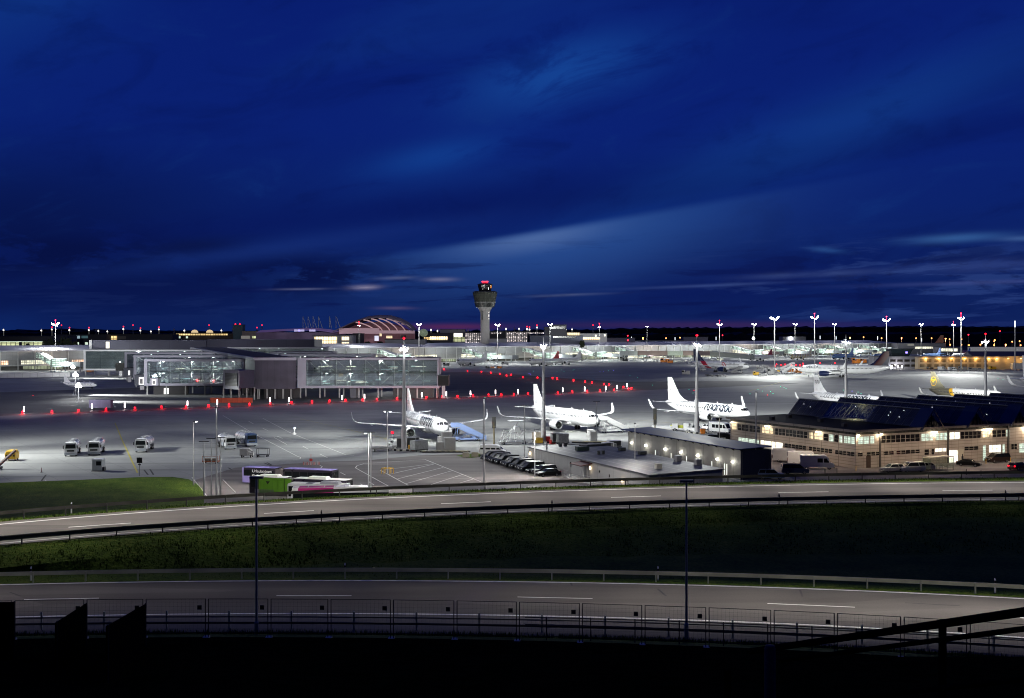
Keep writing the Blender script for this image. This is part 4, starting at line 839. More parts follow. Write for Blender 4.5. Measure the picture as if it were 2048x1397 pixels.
# buses
purple = M('violet_bus_paint', (.33, .28, .62), .35, var=.06); lime = M('lime_bus_paint', (.13, .32, .03), .35, var=.08); magenta = M('magenta_bus_paint', (.42, .02, .18), .4, var=.06); bell = M('bellows_grey', (.10, .09, .09), .8, var=.3, scale=4, stretch=(1, 8, 1))
cream = M('bus_roof_white', (.70, .70, .66), .4, var=.06)
def bus(label, pa, pb, side, rear, roofm, patches=(), Lc=None, H=2.95, artic=True, roof_units=(), group='airport buses parked in a row'):
    """pa, pb: world xy of the near side bottom corners, left (rear) and right (front)"""
    a = Vector(pa); b = Vector(pb); d = (b - a); Lc = Lc or d.length; ang = math.atan2(d[1], d[0])
    t = thing('airport_bus', label, 'bus', (pa[0], pa[1], 0), ang, group); W = 2.55
    secs = [(0, Lc)] if not artic else [(0, Lc * .37), (Lc * .46, Lc)]
    for (u0, u1) in secs:
        m = MB(); m.loft([[(x, y, z) for y, z in ((0, .35), (0, H - .18), (.14, H), (W - .14, H), (W, H - .18), (W, .35))] for x in (u0, u1)]); m.build('body', side, t)
        m = MB(); m.box(u0 + .06, u1 - .06, .10, W - .10, H, H + .04); m.build('roof', roofm, t)
        m = MB(); m.box(u0 + .25, u1 - .25, -.012, .02, 1.35, H - .45); m.build('window_band', dglass, t)
        nw = max(2, int((u1 - u0) / 1.5))
        for k in range(nw + 1): x = u0 + .25 + (u1 - u0 - .5) * k / nw; m = MB(); m.box(x - .05, x + .05, -.02, 0, 1.35, H - .45); m.build('window_pillar', black_p, t)
    if artic:
        m = MB(); m.loft([[(x, y, z) for y, z in ((q, .45), (q, H - .1 - q), (W - q, H - .1 - q), (W - q, .45))] for x, q in [(Lc * (.37 + .09 * i / 12), .05 + .06 * (i % 2)) for i in range(13)]]); m.build('bellows', bell, t)
    m = MB(); m.box(Lc, Lc + .02, .15, W - .15, 1.1, H - .3); m.build('windscreen', dglass, t)
    m = MB(); m.box(-.02, 0, .25, W - .25, 1.5, H - .35); m.build('rear_window', dglass, t)
    m = MB(); m.tube((Lc + .02, .1, H - .2), (Lc + .45, -.15, H - .25), .04, n=5); m.box(Lc + .35, Lc + .5, -.25, -.05, H - .75, H - .3); m.build('mirror', black_p, t)
    for (x0, x1, z0, z1, mt, nm) in patches: m = MB(); m.box(x0, x1, -.03, .0, z0, z1); m.build(nm, mt, t)
    for (x0, x1, mt, h_) in roof_units: m = MB(); m.loft([[(x, y, z) for x, y in ((x0 + q, .5 + q * .5), (x1 - q, .5 + q * .5), (x1 - q, W - .5 - q * .5), (x0 + q, W - .5 - q * .5))] for z, q in ((H + .03, 0), (H + h_, .25))]); m.build('roof_unit', mt, t)
    for x in ((1.9, Lc * .57, Lc - 2.6) if artic else (2.2, Lc - 2.6)):
        for y in (.16, W - .16):
            m = MB(); m.lathe([(.3, -.14), (.46, -.14), (.48, 0), (.46, .14), (.3, .14)], (x, y, .48), 'y', 14); m.build('wheel', rubber, t, True)
    return t
def bc(x, y, z=2.95): p = G(x, y, z); return (p[0], p[1])
def txt(body, size, mat, parent, loc, rot, name='lettering', shear=0):
    c_ = bpy.data.curves.new(name, 'FONT'); c_.body = body; c_.size = size; c_.extrude = .003; c_.shear = shear; c_.materials.append(mat); o = bpy.data.objects.new('tmp', c_); C.objects.link(o)
    bpy.context.view_layer.update(); me = bpy.data.meshes.new_from_object(o.evaluated_get(bpy.context.evaluated_depsgraph_get())); bpy.data.objects.remove(o)
    q = bpy.data.objects.new(name, me); C.objects.link(q); q.parent = parent; q.location = loc; q.rotation_euler = rot
    if not me.materials: me.materials.append(mat)
    return q
t = bus('articulated violet bus with black flank and white lettering, rearmost of four', bc(485, 935), bc(664, 942), M('bus_black', (.015, .012, .02), .3, var=.1), purple, purple, [(0, .22, .35, 2.95, purple, 'corner_panel'), (.22, 1.5, .35, 1.5, purple, 'rear_panel')])
txt('Urlaubsideen', .72, white_p, t, (1.9, -.04, 2.15), (R(90), 0, 0)); txt('Gr\u00fcnde', .72, white_p, t, (1.9, -.04, 1.35), (R(90), 0, 0))
t = bus('articulated bus with lime-green side and white roof, second row', bc(499, 954), bc(692, 962), M('bus_black', (.015, .012, .02), .3, var=.1), lime, cream,
    [(1.7, 6.3, .4, 2.9, lime, 'green_panel'), (6.4, 7.6, .4, 2.9, lime, 'green_panel'), (1.6, 1.7, 1.0, 2.6, black_p, 'door_frame'), (2.6, 2.7, 1.0, 2.6, black_p, 'door_frame'), (4.1, 4.2, 1.0, 2.6, black_p, 'door_frame'), (5.1, 5.25, 1.0, 2.6, black_p, 'door_frame'), (6.2, 6.3, 1.0, 2.6, black_p, 'door_frame'), (4.1, 6.3, 2.55, 2.65, black_p, 'door_frame'), (1.0, 4.5, .4, 1.0, M('poster_grey', (.25, .25, .28), .6), 'lower_panel')], roof_units=((1.4, 4.9, cream, .35), (10.2, 13.6, cream, .35)))
m = MB(); m.add([(2.95, -.035, 2.35), (3.75, -.035, 2.35), (3.35, -.035, 1.85)], [(0, 2, 1)]); m.build('triangle_mark', dark_m, t)
bus('shorter white-roofed bus with dark windows, third row', bc(575, 968), bc(690, 971), M('bus_white', (.6, .6, .6), .4), cream, cream, artic=False, roof_units=((2.6, 3.9, dark_m, .06), (5.0, 8.2, M('roof_unit_grey', (.30, .31, .34), .5), .4)), patches=((.15, 8.5, 1.0, 2.6, dglass, 'side_glazing'), (.6, 3.2, .4, 1.9, white_p, 'white_panel')))
t = bus('white bus with magenta roof panels, nearest of four', bc(584, 977, 2.9), bc(735, 975, 2.9), M('bus_white', (.6, .6, .6), .4), cream, cream, artic=False, H=2.9, patches=((.15, 14.5, 1.0, 2.1, dglass, 'side_glazing'), (.9, 6.2, 2.12, 2.9, magenta, 'magenta_panel'), (6.2, 14.6, 2.12, 2.9, white_p, 'white_panel')), roof_units=((6.5, 8.7, white_p, .15),))
for k, (a_, b_) in enumerate(((1.0, 2.3), (2.4, 4.7), (4.85, 6.2))): m = MB(); m.box(a_, b_, .12, 2.4, 2.94, 2.955); m.build('magenta_roof_panel', magenta, t)
for a_ in (2.35, 4.78, 7.9): m = MB(); m.box(a_ - .03, a_ + .03, .1, .16, 2.9, 3.3); m.build('roof_post', galv, t)

# black people carriers in a diagonal row
blackcar = M('black_car_paint', (.003, .0035, .006), .38, var=0, spec=.12)
wd_ = Vector((.36, -.93)); a_row = math.atan2(-.93, .36) + R(0)
grp3 = 'row of black cars beside the low flat building'
proto = {}
row = [('minivan', (987, 913)), ('minivan', (990, 921)), ('suv', (1003, 926)), ('minivan', (1016, 930)), ('minivan', (1029, 934)), ('suv', (1042, 938)), ('minivan', (1054, 942)), ('minivan', (1066, 946.5)), ('suv', (1079, 951)), ('sedan', (1098, 957)), ('sedan', (1117, 966)), ('suv', (1128, 972))]
p0 = Vector(G(986, 921)[:2]); 
for i in range(12):
    p = p0 + wd_ * (2.72 * i) + Vector((.2 * math.sin(i * 2.1), .0)); kd = ['minivan', 'minivan', 'suv', 'minivan', 'suv', 'minivan', 'minivan', 'suv', 'minivan', 'sedan', 'suv', 'sedan'][i]
    lab = ('black %s, %s car from the white minibus in the diagonal row' % ({'minivan': 'people carrier', 'suv': 'off-road car', 'sedan': 'saloon car'}[kd], nth(i)))
    rz = -1.12 + .03 * math.sin(i * 3.3)
    if kd in proto: dup(proto[kd], (p[0], p[1], 0), rz, lab)
    else: proto[kd] = car(lab, kd, blackcar, (p[0], p[1], 0), rz, grp3, cat='car')
van('white minibus parked behind the row of black cars', (*G(986, 911)[:2], 0), 1.45, Lc=5.6, H=2.3, windows=(0, 1, 2), cat='minibus', name='minibus')

# car park before the panelled building
def vat(x, y): p = G(x, y); return (p[0], p[1], 0)
grp4 = 'white panel vans parked by the panelled building'
van('white panel van nearest the road, tail doors towards the dark shed', vat(1634, 938), 1.25 + .12, Lc=6.4, H=2.75, group=grp4)
van('white panel van in the middle of three', vat(1608, 930), 1.25 + .12, Lc=6.4, H=2.75, group=grp4)
van('white panel van with dark lower body, furthest of three', vat(1575, 924), 1.25 + .12, Lc=6.0, H=2.7, group=grp4)
van('white van half hidden by the dark shed end wall', vat(1541, 912), 1.2, Lc=5.6, H=2.4, windows=())
car('dark blue estate car in front of the white vans', 'minivan', M('night_blue_paint', (.03, .05, .12), .2, var=.03), vat(1590, 948), 1.5, 'parked cars in the yard')
car('blue-grey car roof just behind the guard rail beside the dark shed', 'suv', M('blue_grey_paint', (.12, .17, .30), .3, var=.03), vat(1541, 958), 1.5, 'parked cars in the yard')
pearl = M('pearl_white_paint', (.62, .60, .56), .25, var=.02)
car('small white hatchback, leftmost of three pale cars before the shelter', 'wagon', pearl, vat(1785, 944), -1.35, 'parked cars in the yard')
car('white people carrier between the hatchback and the silver estate', 'minivan', pearl, vat(1823, 944), -1.30, 'parked cars in the yard')
car('silver-white estate car next to the glass shelter', 'wagon', pearl, vat(1845, 941), -1.30, 'parked cars in the yard')
car('black saloon car in front of the lit doorway', 'sedan', blackcar, vat(1938, 933), .95, 'parked cars in the yard')
car('black estate car parked along the panelled wall', 'minivan', M('black_brown_paint', (.03, .02, .018), .2, var=.02), vat(1995, 925), -1.25, 'parked cars in the yard')
car('dark red-lit car at the right edge with tail lights on', 'wagon', M('black_paint_red_glow', (.06, .012, .015), .25, var=.02), vat(2036, 940), 2.2, 'parked cars in the yard', tail=1)  # black car, the red glow is put into its paint
# apron vehicles near plane three
van('white high-roof minibus between the mast and the panelled building', vat(1441, 866), .75, Lc=6.8, H=2.85, windows=(0, 1, 2), cat='minibus', name='minibus')
car('white pick-up truck beside the mast foot', 'pickup', white_p, vat(1389, 864), .8, cat='pick-up', name='pickup_truck')
t = thing('flatbed_truck', 'flatbed truck with yellow-green load bed on the apron', 'truck', vat(1362, 862), 1.2)
m = MB(); m.box(-1.05, 1.05, -2.3, -.9, .6, 2.1); m.build('cab', white_p, t); m = MB(); m.box(-.95, .95, -2.33, -2.28, 1.3, 1.95); m.build('windscreen', dglass, t); m = MB(); m.box(-1.1, 1.1, -.8, 2.8, .8, 1.5); m.build('load_bed', M('lime_yellow', (.45, .48, .05), .5), t)
for sx in (-1, 1):
    for y in (-1.6, 1.7): wheel(t, sx * .95, y, .38)
t = thing('service_truck', 'long white service truck behind the blue-roofed shed', 'truck', vat(1330, 862), 1.45)
m = MB(); m.box(-1.1, 1.1, -3.4, -1.9, .6, 1.9); m.build('cab', white_p, t); m = MB(); m.box(-1., 1., -3.43, -3.38, 1.15, 1.8); m.build('windscreen', dglass, t); m = MB(); m.box(-1.15, 1.15, -1.8, 3.6, .7, 1.35); m.build('load_bed', white_p, t)
for sx in (-1, 1):
    for y in (-2.6, 2.3): wheel(t, sx * 1., y, .4)
car('white car behind the mast foot with orange box in front', 'wagon', white_p, vat(1421, 860), .8)
car('dark car behind the shed roof, left of two', 'wagon', blackcar, vat(1432, 882), 1.3); car('dark car behind the shed roof, right of two', 'suv', blackcar, vat(1452, 881), 1.3)
# ------------------------------------------------------------------ floodlight masts
mast_m = M('mast_concrete', (.46, .46, .48), .55, var=.08, scale=.3); block_k = black_p
beamcol = (.97, 1, .95)
def lampbox(m, c, d, w_=.42, h=.12, l=.5):
    """flat floodlight housing at c facing d"""
    d = Vector(d).normalized(); s = d.cross(Vector((0, 0, 1))).normalized(); u = s.cross(d); c = Vector(c)
    p = [c + s * (a * w_ / 2) + u * (b * l / 2) + d * (e * h / 2) for e in (-1, 1) for a, b in ((-1, -1), (1, -1), (1, 1), (-1, 1))]
    m.hexa([tuple(q) for q in p])
    return [tuple(c + s * (a * w_ * .42) + u * (b * l * .42) + d * (h / 2 + .01)) for a, b in ((-1, -1), (1, -1), (1, 1), (-1, 1))]
def near_mast(label, X, Y, h, aims, base=True, watts=60000, red=True):
    t = thing('floodlight_mast', label, 'floodlight mast', (X, Y, 0), 0, 'tall floodlight masts along the near apron')
    m = MB(); m.lathe([(.62, 0), (.62, 4.6), (.66, 4.7), (.5, 5.6), (.36, h * .6), (.27, h)], n=12); m.build('pole', mast_m, t, True)
    m = MB(); m.lathe([(.55, 0), (.6, .05), (.6, .25), (.3, .3)], (0, 0, h), n=12); m.tube((0, 0, h + .2), (0, 0, h + 2.6), .09, .06); m.build('mast_head', galv, t)
    if red: m = MB(); m.ball((0, 0, h + 2.8), .26); m.build('beacon', L_red, t)
    random.seed(int(X * 7 + Y))
    for k in range(10):
        a = 2 * math.pi * k / 10 + random.uniform(-.2, .2); r = random.uniform(.7, 1.25); z = h + random.uniform(-.3, 1.3)
        # lamps mostly thrown towards the aircraft stands (north-east) and the near lane
        ax, ay = math.cos(a), math.sin(a); m = MB(); m.tube((0, 0, h + .1), (ax * r, ay * r, z), .04, n=5); fc = lampbox(m, (ax * r, ay * r, z), (ax * .5 + .15, ay * .5 + .5, -.9)); fl = m.build('floodlight', galv, t)
        m = MB(); m.poly(fc); m.build('lamp_glass', L_white, fl)
    if base:
        m = MB()
        for k in range(22):
            a = 2 * math.pi * k / 22; c, s = math.cos(a), math.sin(a); m.prism([(2.6 * c - .3 * s - .15 * c, 1.3 * 2.6 * s + .3 * c - .15 * s), (2.6 * c + .3 * s - .15 * c, 3.38 * s - .3 * c - .15 * s), (2.6 * c + .3 * s + .15 * c, 3.38 * s - .3 * c + .15 * s), (2.6 * c - .3 * s + .15 * c, 3.38 * s + .3 * c + .15 * s)][::-1], 0, .42)
            if k % 2: m.build('kerb_block', M('kerb_white', (.6, .6, .54), .7), t)
            else: m.build('kerb_block', black_p, t)
            m = MB()
        m = MB(); m.lathe([(2.4, .0), (2.4, .22), (.1, .22)], n=18); m.build('plinth', concrete_w, t)
    for (ax, ay, sz, q) in aims:
        v = Vector((ax - X, ay - Y)).normalized() * 34; spot((X + v[0] * .03, Y + v[1] * .03, h + .5), (X + v[0], Y + v[1], 0), watts * q * 1.25, 84, beamcol, .5, .7)
    spot((X, Y + .3, h + .5), (X + .5, Y + 2.5, 0), watts * .55 * (len(aims) > 0), 156, beamcol, .5, .35)
    point((X + .2, Y - 1.0, h + .2), 700, beamcol, .2)
MW = 60000
near_mast('tall floodlight mast beside the leftmost parked airliner', -24.4, 271, 22.4, [(-62, 268, 150, .75), (-8, 300, 140, 1.1), (-50, 310, 120, .65), (-20, 240, 0, .25)])
near_mast('tall floodlight mast in front of the all-white airliner', 7.6, 290, 22.9, [(-8, 262, 130, .6), (32, 316, 140, 1.2), (5, 330, 120, 1.0)], red=False)
near_mast('tall floodlight mast by the engine of the lettered airliner right of centre', 48.9, 317.6, 23.0, [(75, 345, 140, 1.3), (40, 290, 130, .6), (42, 355, 120, 1.1)])
near_mast('tall floodlight mast rising behind the first glass roof ridge', 96, 345, 23.4, [(125, 385, 140, 1.5), (85, 390, 120, 1.4)], base=False, red=False)
near_mast('tall floodlight mast rising behind the glass roofs at the right, unlit side facing', 148, 375, 23.4, [(172, 430, 140, 1.3), (135, 420, 120, 1.0)], base=False)
near_mast('floodlight mast outside the frame left of the tank trucks', -127, 249, 25, [(-95, 250, 150, 1.9), (-100, 280, 130, 1.3)])

spot((149, 376.5, 26.5), (198, 720, 6), 2600000, 24, beamcol, .8, .8); spot((97, 346.5, 26), (165, 790, 6), 2800000, 18, beamcol, .8, .8); spot((-25, 273, 26), (-95, 490, 10), 450000, 34, (.95, .95, 1), .8, .8); spot((-127, 251, 26), (-225, 700, 10), 2600000, 22, (.95, .95, 1), .8, .8); spot((-26, 273, 26), (-60, 490, 11), 500000, 26, (.95, .95, 1), .8, .8); spot((50, 319, 25), (25, 990, 5), 3500000, 14, beamcol, .8, .8)
for a_, b_, p_, z_ in (((-24.4, 272), (-68, 335), 240000, 40), ((-24.4, 272), (-12, 372), 260000, 34), ((-127, 250), (-120, 315), 110000, 50), ((7.6, 291), (36, 382), 900000, 36), ((7.6, 291), (-6, 378), 300000, 34), ((49, 319), (78, 390), 180000, 34), ((96, 346), (88, 405), 70000, 40)): spot((a_[0], a_[1], 23.6), (b_[0], b_[1], 0), p_, z_, beamcol, .5, .9)
for a_, b_, p_, z_ in (((168, 763), (140, 705), 300000, 62), ((226, 935), (215, 850), 400000, 80), ((310, 826), (245, 700), 520000, 58), ((148, 377), (190, 470), 200000, 44)): spot((a_[0], a_[1], 36 if a_[1] > 400 else 24), (b_[0], b_[1], 0), p_, z_, beamcol, 1, .9)
def far_mast(label, x, ytop, Y, ybase=None, watts=0, red=True, lit=True, aim=None, heads=2, group='floodlight masts along the terminal apron', sz=1.):
    X = WX(x, Y); h = WZ(ytop, Y); t = thing('floodlight_mast', label, 'floodlight mast', (X, Y, 0), 0, group)
    r = .26 * sz; m = MB(); m.tube((0, 0, 0), (0, 0, h - 1), r * 1.5, r * .9, 8); m.build('pole', M('far_mast_grey', (.20, .20, .21), .6, var=.1), t)
    m = MB(); fcs = []
    for k in range(heads):
        for s_ in (-1, 1):
            fcs.append(lampbox(m, (s_ * (.9 + .55 * k) * sz, -.4, h - .3 + .7 * (k - 1) * sz * (1 if s_ > 0 else .5)), (s_ * .6, -.8, -.45), 1.15 * sz, .25, .8 * sz))
    m.tube((-2 * sz, 0, h - 1.2), (2 * sz, 0, h - .2), .12, n=5); hd = m.build('lamp_head', galv, t)
    if lit:
        m = MB()
        for f in fcs: m.poly(f)
        m.build('lamp_glass', lum('lamp_far', (.95, .98, 1), 60.), hd)
        point((X, Y - 11, h - 6), 20000 * sz * sz, beamcol, .3)
    if red: m = MB(); m.tube((0, 0, h), (0, 0, h + 2.6), .08, n=4); m.ball((0, 0, h + 2.8), .36 * sz, 8); m.build('beacon', lum('beacon_far', (1, .02, .05), 10.), t)
    if watts:
        ax, ay = aim or (X, Y - 40); v = Vector((ax - X, ay - Y)).normalized() * h * .6; spot((X + v[0] * .04, Y + v[1] * .04, h), (X + v[0], Y + v[1], 0), watts * .5, 92, beamcol, 1., .6)
    return t
gm = 'floodlight mast %s'
for lb, x, yt, Y, wt, red, aim, hd, sz in (
    ('bright floodlight mast left of the glazed piers', 111, 648, 900, 230000, 1, (-330, 780), 3, 1.2),
    ('slim floodlight mast with red beacon left of the domed roof', 718, 650, 1080, 120000, 1, (-160, 990), 1, .8),
    ('bright floodlight mast right of the domed roof', 838, 648, 1000, 260000, 0, (-60, 900), 2, 1.1),
    ('bright floodlight mast just right of the control tower', 995, 649, 1060, 260000, 0, (5, 960), 2, 1.1),
    ('bright floodlight mast above the second near mast', 1100, 648, 1060, 260000, 0, (45, 960), 2, 1.1),
    ('slim floodlight mast with red beacon above it, right of the block tower', 1198.5, 653, 1180, 130000, 1, (90, 1080), 1, .8),
    ('slim lit mast over the dark forest centre right', 1294, 652, 1200, 180000, 0, (140, 1080), 1, .8),
    ('bright floodlight mast above the lettered airliner', 1439, 648, 1020, 260000, 1, (175, 920), 2, 1.1),
    ('bright floodlight mast beyond the boarding pier roof', 1508, 648, 1250, 200000, 0, (260, 1150), 2, 1.1),
    ('large floodlight mast on the mid apron, left of a taller one', 1549, 636, 767, 300000, 0, (160, 735), 3, 1.15),
    ('bright floodlight mast behind the beige striped airliner', 1590, 648, 1300, 200000, 0, (300, 1190), 2, 1.1),
    ('large floodlight mast with red beacon over the broadside airliner', 1629, 635, 939, 500000, 1, (205, 800), 3, 1.3),
    ('bright floodlight mast behind the sky-blue airliner', 1669, 648, 1300, 200000, 0, (345, 1190), 2, 1.1),
    ('cluster-headed floodlight mast above the control cabin', 1773, 640, 1040, 300000, 1, (300, 930), 3, 1.4),
    ('bright floodlight mast left of the twin masts', 1842, 648, 1300, 200000, 0, (420, 1200), 2, 1.1),
    ('shorter of the twin bright masts at the right', 1907, 649, 1250, 200000, 1, (440, 1150), 2, 1.1),
    ('taller of the twin bright masts, standing before the orange-lit building', 1922, 635, 830, 330000, 1, (290, 790), 2, 1.2)):
    far_mast(lb, x, yt, Y, None, wt, red, True, aim, hd, sz=sz)
t = thing('lamp_mast', 'slender white-topped mast at the far right above the orange-lit building', 'lamp mast', (WX(2030, 850), 850, 0)); m = MB(); m.tube((0, 0, 0), (0, 0, WZ(641, 850)), .45, .35, 8); m.build('pole', mast_m, t); m = MB(); m.tube((0, 0, WZ(655, 850)), (0, 0, WZ(642, 850)), .4, .38, 8); m.build('lamp', lum('tube_far', (.9, .93, 1), 1.6), t)
# small distant masts
seen = 0
for x, yt, red, lit in ((7.5, 657, 0, 1), (83, 658, 0, 1), (104, 656, 1, 1), (123, 652, 1, 0), (139, 657, 1, 1), (178, 657, 1, 1), (192, 657, 0, 0), (197, 659, 0, 1), (215, 660, 0, 1), (247, 655, 1, 1), (266, 652, 1, 0), (281, 658, 1, 1), (302, 660, 0, 1), (318, 656, 1, 1), (348, 656, 0, 0), (369, 658, 0, 1),
        (418, 652, 1, 0), (443, 658, 0, 1), (465, 656, 0, 0), (514, 657, 1, 0), (524, 652, 1, 0), (862, 657, 0, 1), (875, 659, 0, 1), (917, 659, 0, 1), (936, 657, 0, 0), (1000, 651, 1, 0), (1012, 655, 0, 1), (1029, 655, 0, 0), (1038, 655, 0, 1), (1054, 655, 1, 1), (1059, 656, 1, 1), (1074, 652, 1, 1), (1132, 656, 0, 1), (1144, 656, 0, 1), (1186, 652, 1, 0)):
    seen += 1; Y = 1850 + 60 * (seen % 5); X = WX(x, Y); h = WZ(yt, Y)
    side = 'left of the domed roof' if x < 600 else 'around the control tower'
    idx = seen if x < 600 else seen - 21
    t = thing('distant_mast', 'tiny distant mast with %s, %s from the left %s' % ('red beacon' if red else 'white lamp', nth(idx - 1), side), 'mast', (X, Y, 0), 0, 'tiny masts on the horizon')
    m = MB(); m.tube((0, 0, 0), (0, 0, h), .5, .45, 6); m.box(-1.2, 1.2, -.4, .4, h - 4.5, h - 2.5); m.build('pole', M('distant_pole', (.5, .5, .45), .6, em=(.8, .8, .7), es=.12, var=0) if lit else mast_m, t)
    if lit: m = MB(); m.ball((0, -1.2, h - 2.8), 1.25, 8); m.build('lamp', lum('lamp_distant', (1, .93, .86), 2.2), t)
    if red: m = MB(); m.ball((0, 0, h + 1.), 1.15, 8); m.build('beacon', lum('beacon_distant', (1, .02, .05), 2.2), t)
# orange street lamps and far posts, right
for i, (x, y) in enumerate(((1286, 676.5), (1332, 677), (1360, 676), (1700, 676), (1727, 675), (1763, 677), (1803, 676.5), (1832, 677), (1863, 677), (1891, 678), (1899, 679), (1923, 679), (1989, 681), (2024, 684), (2039, 683), (1851, 689), (1900, 690), (1922.6, 690), (1937, 690.5), (1960.5, 690), (1988, 691), (2011, 690), (2041, 691))):
    Y = 1900 if y < 680 else 1750 if y < 687 else 1650; X = WX(x, Y); h = max(5, WZ(y, Y))
    t = thing('street_lamp', 'distant orange street lamp beyond the terminal, %s from the left' % nth(i), 'street lamp', (X, Y, 0), 0, 'distant orange street lamps')
    m = MB(); m.tube((0, 0, 0), (0, 0, h), .3, n=6); m.build('pole', galv, t); m = MB(); m.ball((0, -.5, h + .1), 1.15, 8); m.build('lamp', lum('lamp_far_orange', (1, .38, .12), 3.2), t)
    if i % 3 == 0: point((X, Y - 3, h - 1), 9000, (1, .45, .15), .5)
for i, (x, y) in enumerate(((1263, 674), (1350, 675), (1432, 674), (1640, 672), (1672, 673), (1755, 673), (1843, 677), (1886, 677))):
    Y = 1850; X = WX(x, Y); h = WZ(y, Y); t = thing('light_post', 'tiny white light post in front of the forest, %s from the left' % nth(i), 'light post', (X, Y, 0), 0, 'tiny white light posts by the forest'); m = MB(); m.tube((0, 0, 0), (0, 0, h), .3, n=6); m.build('pole', galv, t)
    m = MB(); m.tube((0, -.5, h - 5), (0, -.5, h), .55, n=6); m.build('lamp', lum('lamp_distant2', (.9, .95, 1), 1.3), t)
for i, (x, y, Y) in enumerate(((1937, 670, 1400), (2000, 663, 1500), (1395, 671, 1500), (1445, 671, 1600), (1255.5, 672, 1500), (1255.5, 681, 1300))):
    t = thing('warning_light', 'small red obstruction light against the forest, %s' % ('at the far right', 'highest at the right edge', 'above the lettered airliner mast', 'right of the near mast top', 'upper of a pair', 'lower of a pair')[i], 'warning light', (WX(x, Y), Y, 0)); h = WZ(y, Y)
    m = MB(); m.tube((0, 0, 0), (0, 0, h), .25, n=6); m.build('pole', dark_m, t); m = MB(); m.ball((0, 0, h), .9, 8); m.build('lamp', lum('beacon_mid', (1, .02, .04), 5), t)

# ------------------------------------------------------------------ slim lamp poles beside the car parks
def lamp_pole(label, x, yt, yb, heads=('l', 'r'), lit=False, bright=0., r=.07, power=0, col=(1, .93, .85), group='slim lamp poles by the car parks', aim=None, hz=None):
    p = G(x, yb); Y = p[1]; h = WZ(yt, Y) if hz is None else hz; t = thing('lamp_pole', label, 'lamp pole', p, 0, group)
    m = MB(); m.tube((0, 0, 0), (0, 0, h), r * 1.6, r, 8); m.build('pole', mast_m if bright else galv, t)
    for s_ in heads:
        sx = {'l': -1, 'r': 1, 'c': 0}[s_]; m = MB()
        if sx: m.box(min(0, sx * .8), max(0, sx * .8), -.15, .15, h, h + .11)
        else: m.box(-.15, .15, -.6, .3, h - .02, h + .12)
        hd = m.build('lamp_head', dark_m, t)
        if lit: m = MB(); m.box(sx * .5 - .2, sx * .5 + .2, -.12, .12, h - .03, h - .012); m.build('lamp_glass', L_white, hd)
    if bright: point((p[0], p[1] - .6, h - .5), bright * .7, beamcol, .1); point((p[0] + .1, p[1] - 1.0, h - 3), bright * .25, beamcol, .15)
    if power: q = aim or (p[0], p[1] - 10); spot((p[0], p[1] - .6, h - .2), (*q, 0), power, 155, col, .3, .8)
lamp_pole('slim pole with short arm at the lawn corner', 387, 844, 972, ('r',), lit=True, power=1500)
lamp_pole('slim dark pole left of a group of four by the lawn corner', 408, 884, 992); lamp_pole('slim dark pole second in the group of four', 423, 878, 993)
lamp_pole('tall bright-topped pole in the group of four by the lawn', 433, 816, 994, ('c',), bright=26, r=.10); lamp_pole('slim dark pole right of the tall one in the group', 441, 876, 993)
lamp_pole('bright lamp pole, left of a close pair by the buses', 737, 867, 976, ('l',), lit=True, bright=14, power=9000, aim=(-28, 195)); lamp_pole('bright lamp pole, right of a close pair by the buses', 742, 866, 978, ('r',), bright=14)
lamp_pole('slim pole with twin arms and yellow foot guard in the hatched bay', 775, 824, 949, ('l', 'r'), lit=True, bright=12)
lamp_pole('tall bright-topped pole left of the black cars', 968, 798, 972, ('c',), bright=26, r=.10)
lamp_pole('slim pole with twin arms beside the green bins', 1049, 812, 924, ('l', 'r'), bright=8); lamp_pole('white-lit lamp pole at the low building corner', 1069.5, 861, 955, ('r', 'l'), bright=30, power=5000, aim=(2, 215))
lamp_pole('slim pole with twin arms before the white boarding stairs', 1193, 804, 886, ('l', 'r')); lamp_pole('white-lit lamp pole in front of the low building', 1270, 848, 958, ('c',), bright=30, power=3500, aim=(15, 200))
lamp_pole('dark lamp pole behind the blue-roofed shed', 1439, 836, 900, ('r',)); lamp_pole('tall bright-topped pole before the blue-roofed shed', 1512, 785, 952, ('c',), bright=26, r=.10)
t = thing('pole_guard', 'yellow tubular guard round the foot of a twin-arm pole', 'pole guard', G(775, 948)); m = MB()
for a in range(6): c_, s_ = math.cos(a * 1.047), math.sin(a * 1.047); m.tube((c_ * 1.1, s_ * 1.1, 0), (c_ * 1.1, s_ * 1.1, 1.1), .07, n=6); c2, s2 = math.cos(a * 1.047 + 1.047), math.sin(a * 1.047 + 1.047); m.tube((c_ * 1.1, s_ * 1.1, 1.05), (c2 * 1.1, s2 * 1.1, 1.05), .06, n=6)
m.build('rails', yellow_p, t)
# unlit highway lamp posts
def road_lamp(label, x, Y, yt, z0):
    X = WX(x, Y); h = WZ(yt, Y); t = thing('street_lamp', label, 'street lamp', (X, Y, z0), 0, 'unlit highway lamp posts'); m = MB(); m.tube((0, 0, -.4), (0, 0, h - z0), .085, .06, 10); m.build('pole', galv, t)
    m = MB(); m.lathe([(.13, 0), (.13, .9), (.09, 1)], n=10); m.build('base', galv, t)
    m = MB(); m.box(-.42, .42, -.16, .16, h - z0 - .02, h - z0 + .08); m.box(-.42, -.05, -.12, .12, h - z0 - .06, h - z0 - .02); m.box(.05, .42, -.12, .12, h - z0 - .06, h - z0 - .02); m.build('lamp_head', M('blue_grey_lamp', (.08, .11, .18), .5), t)
road_lamp('unlit T-shaped lamp post by the lower road, left one', 513, 75.2, 956, 7.2); road_lamp('unlit T-shaped lamp post by the lower road, right one', 1373, 74.3, 963, 7.3)

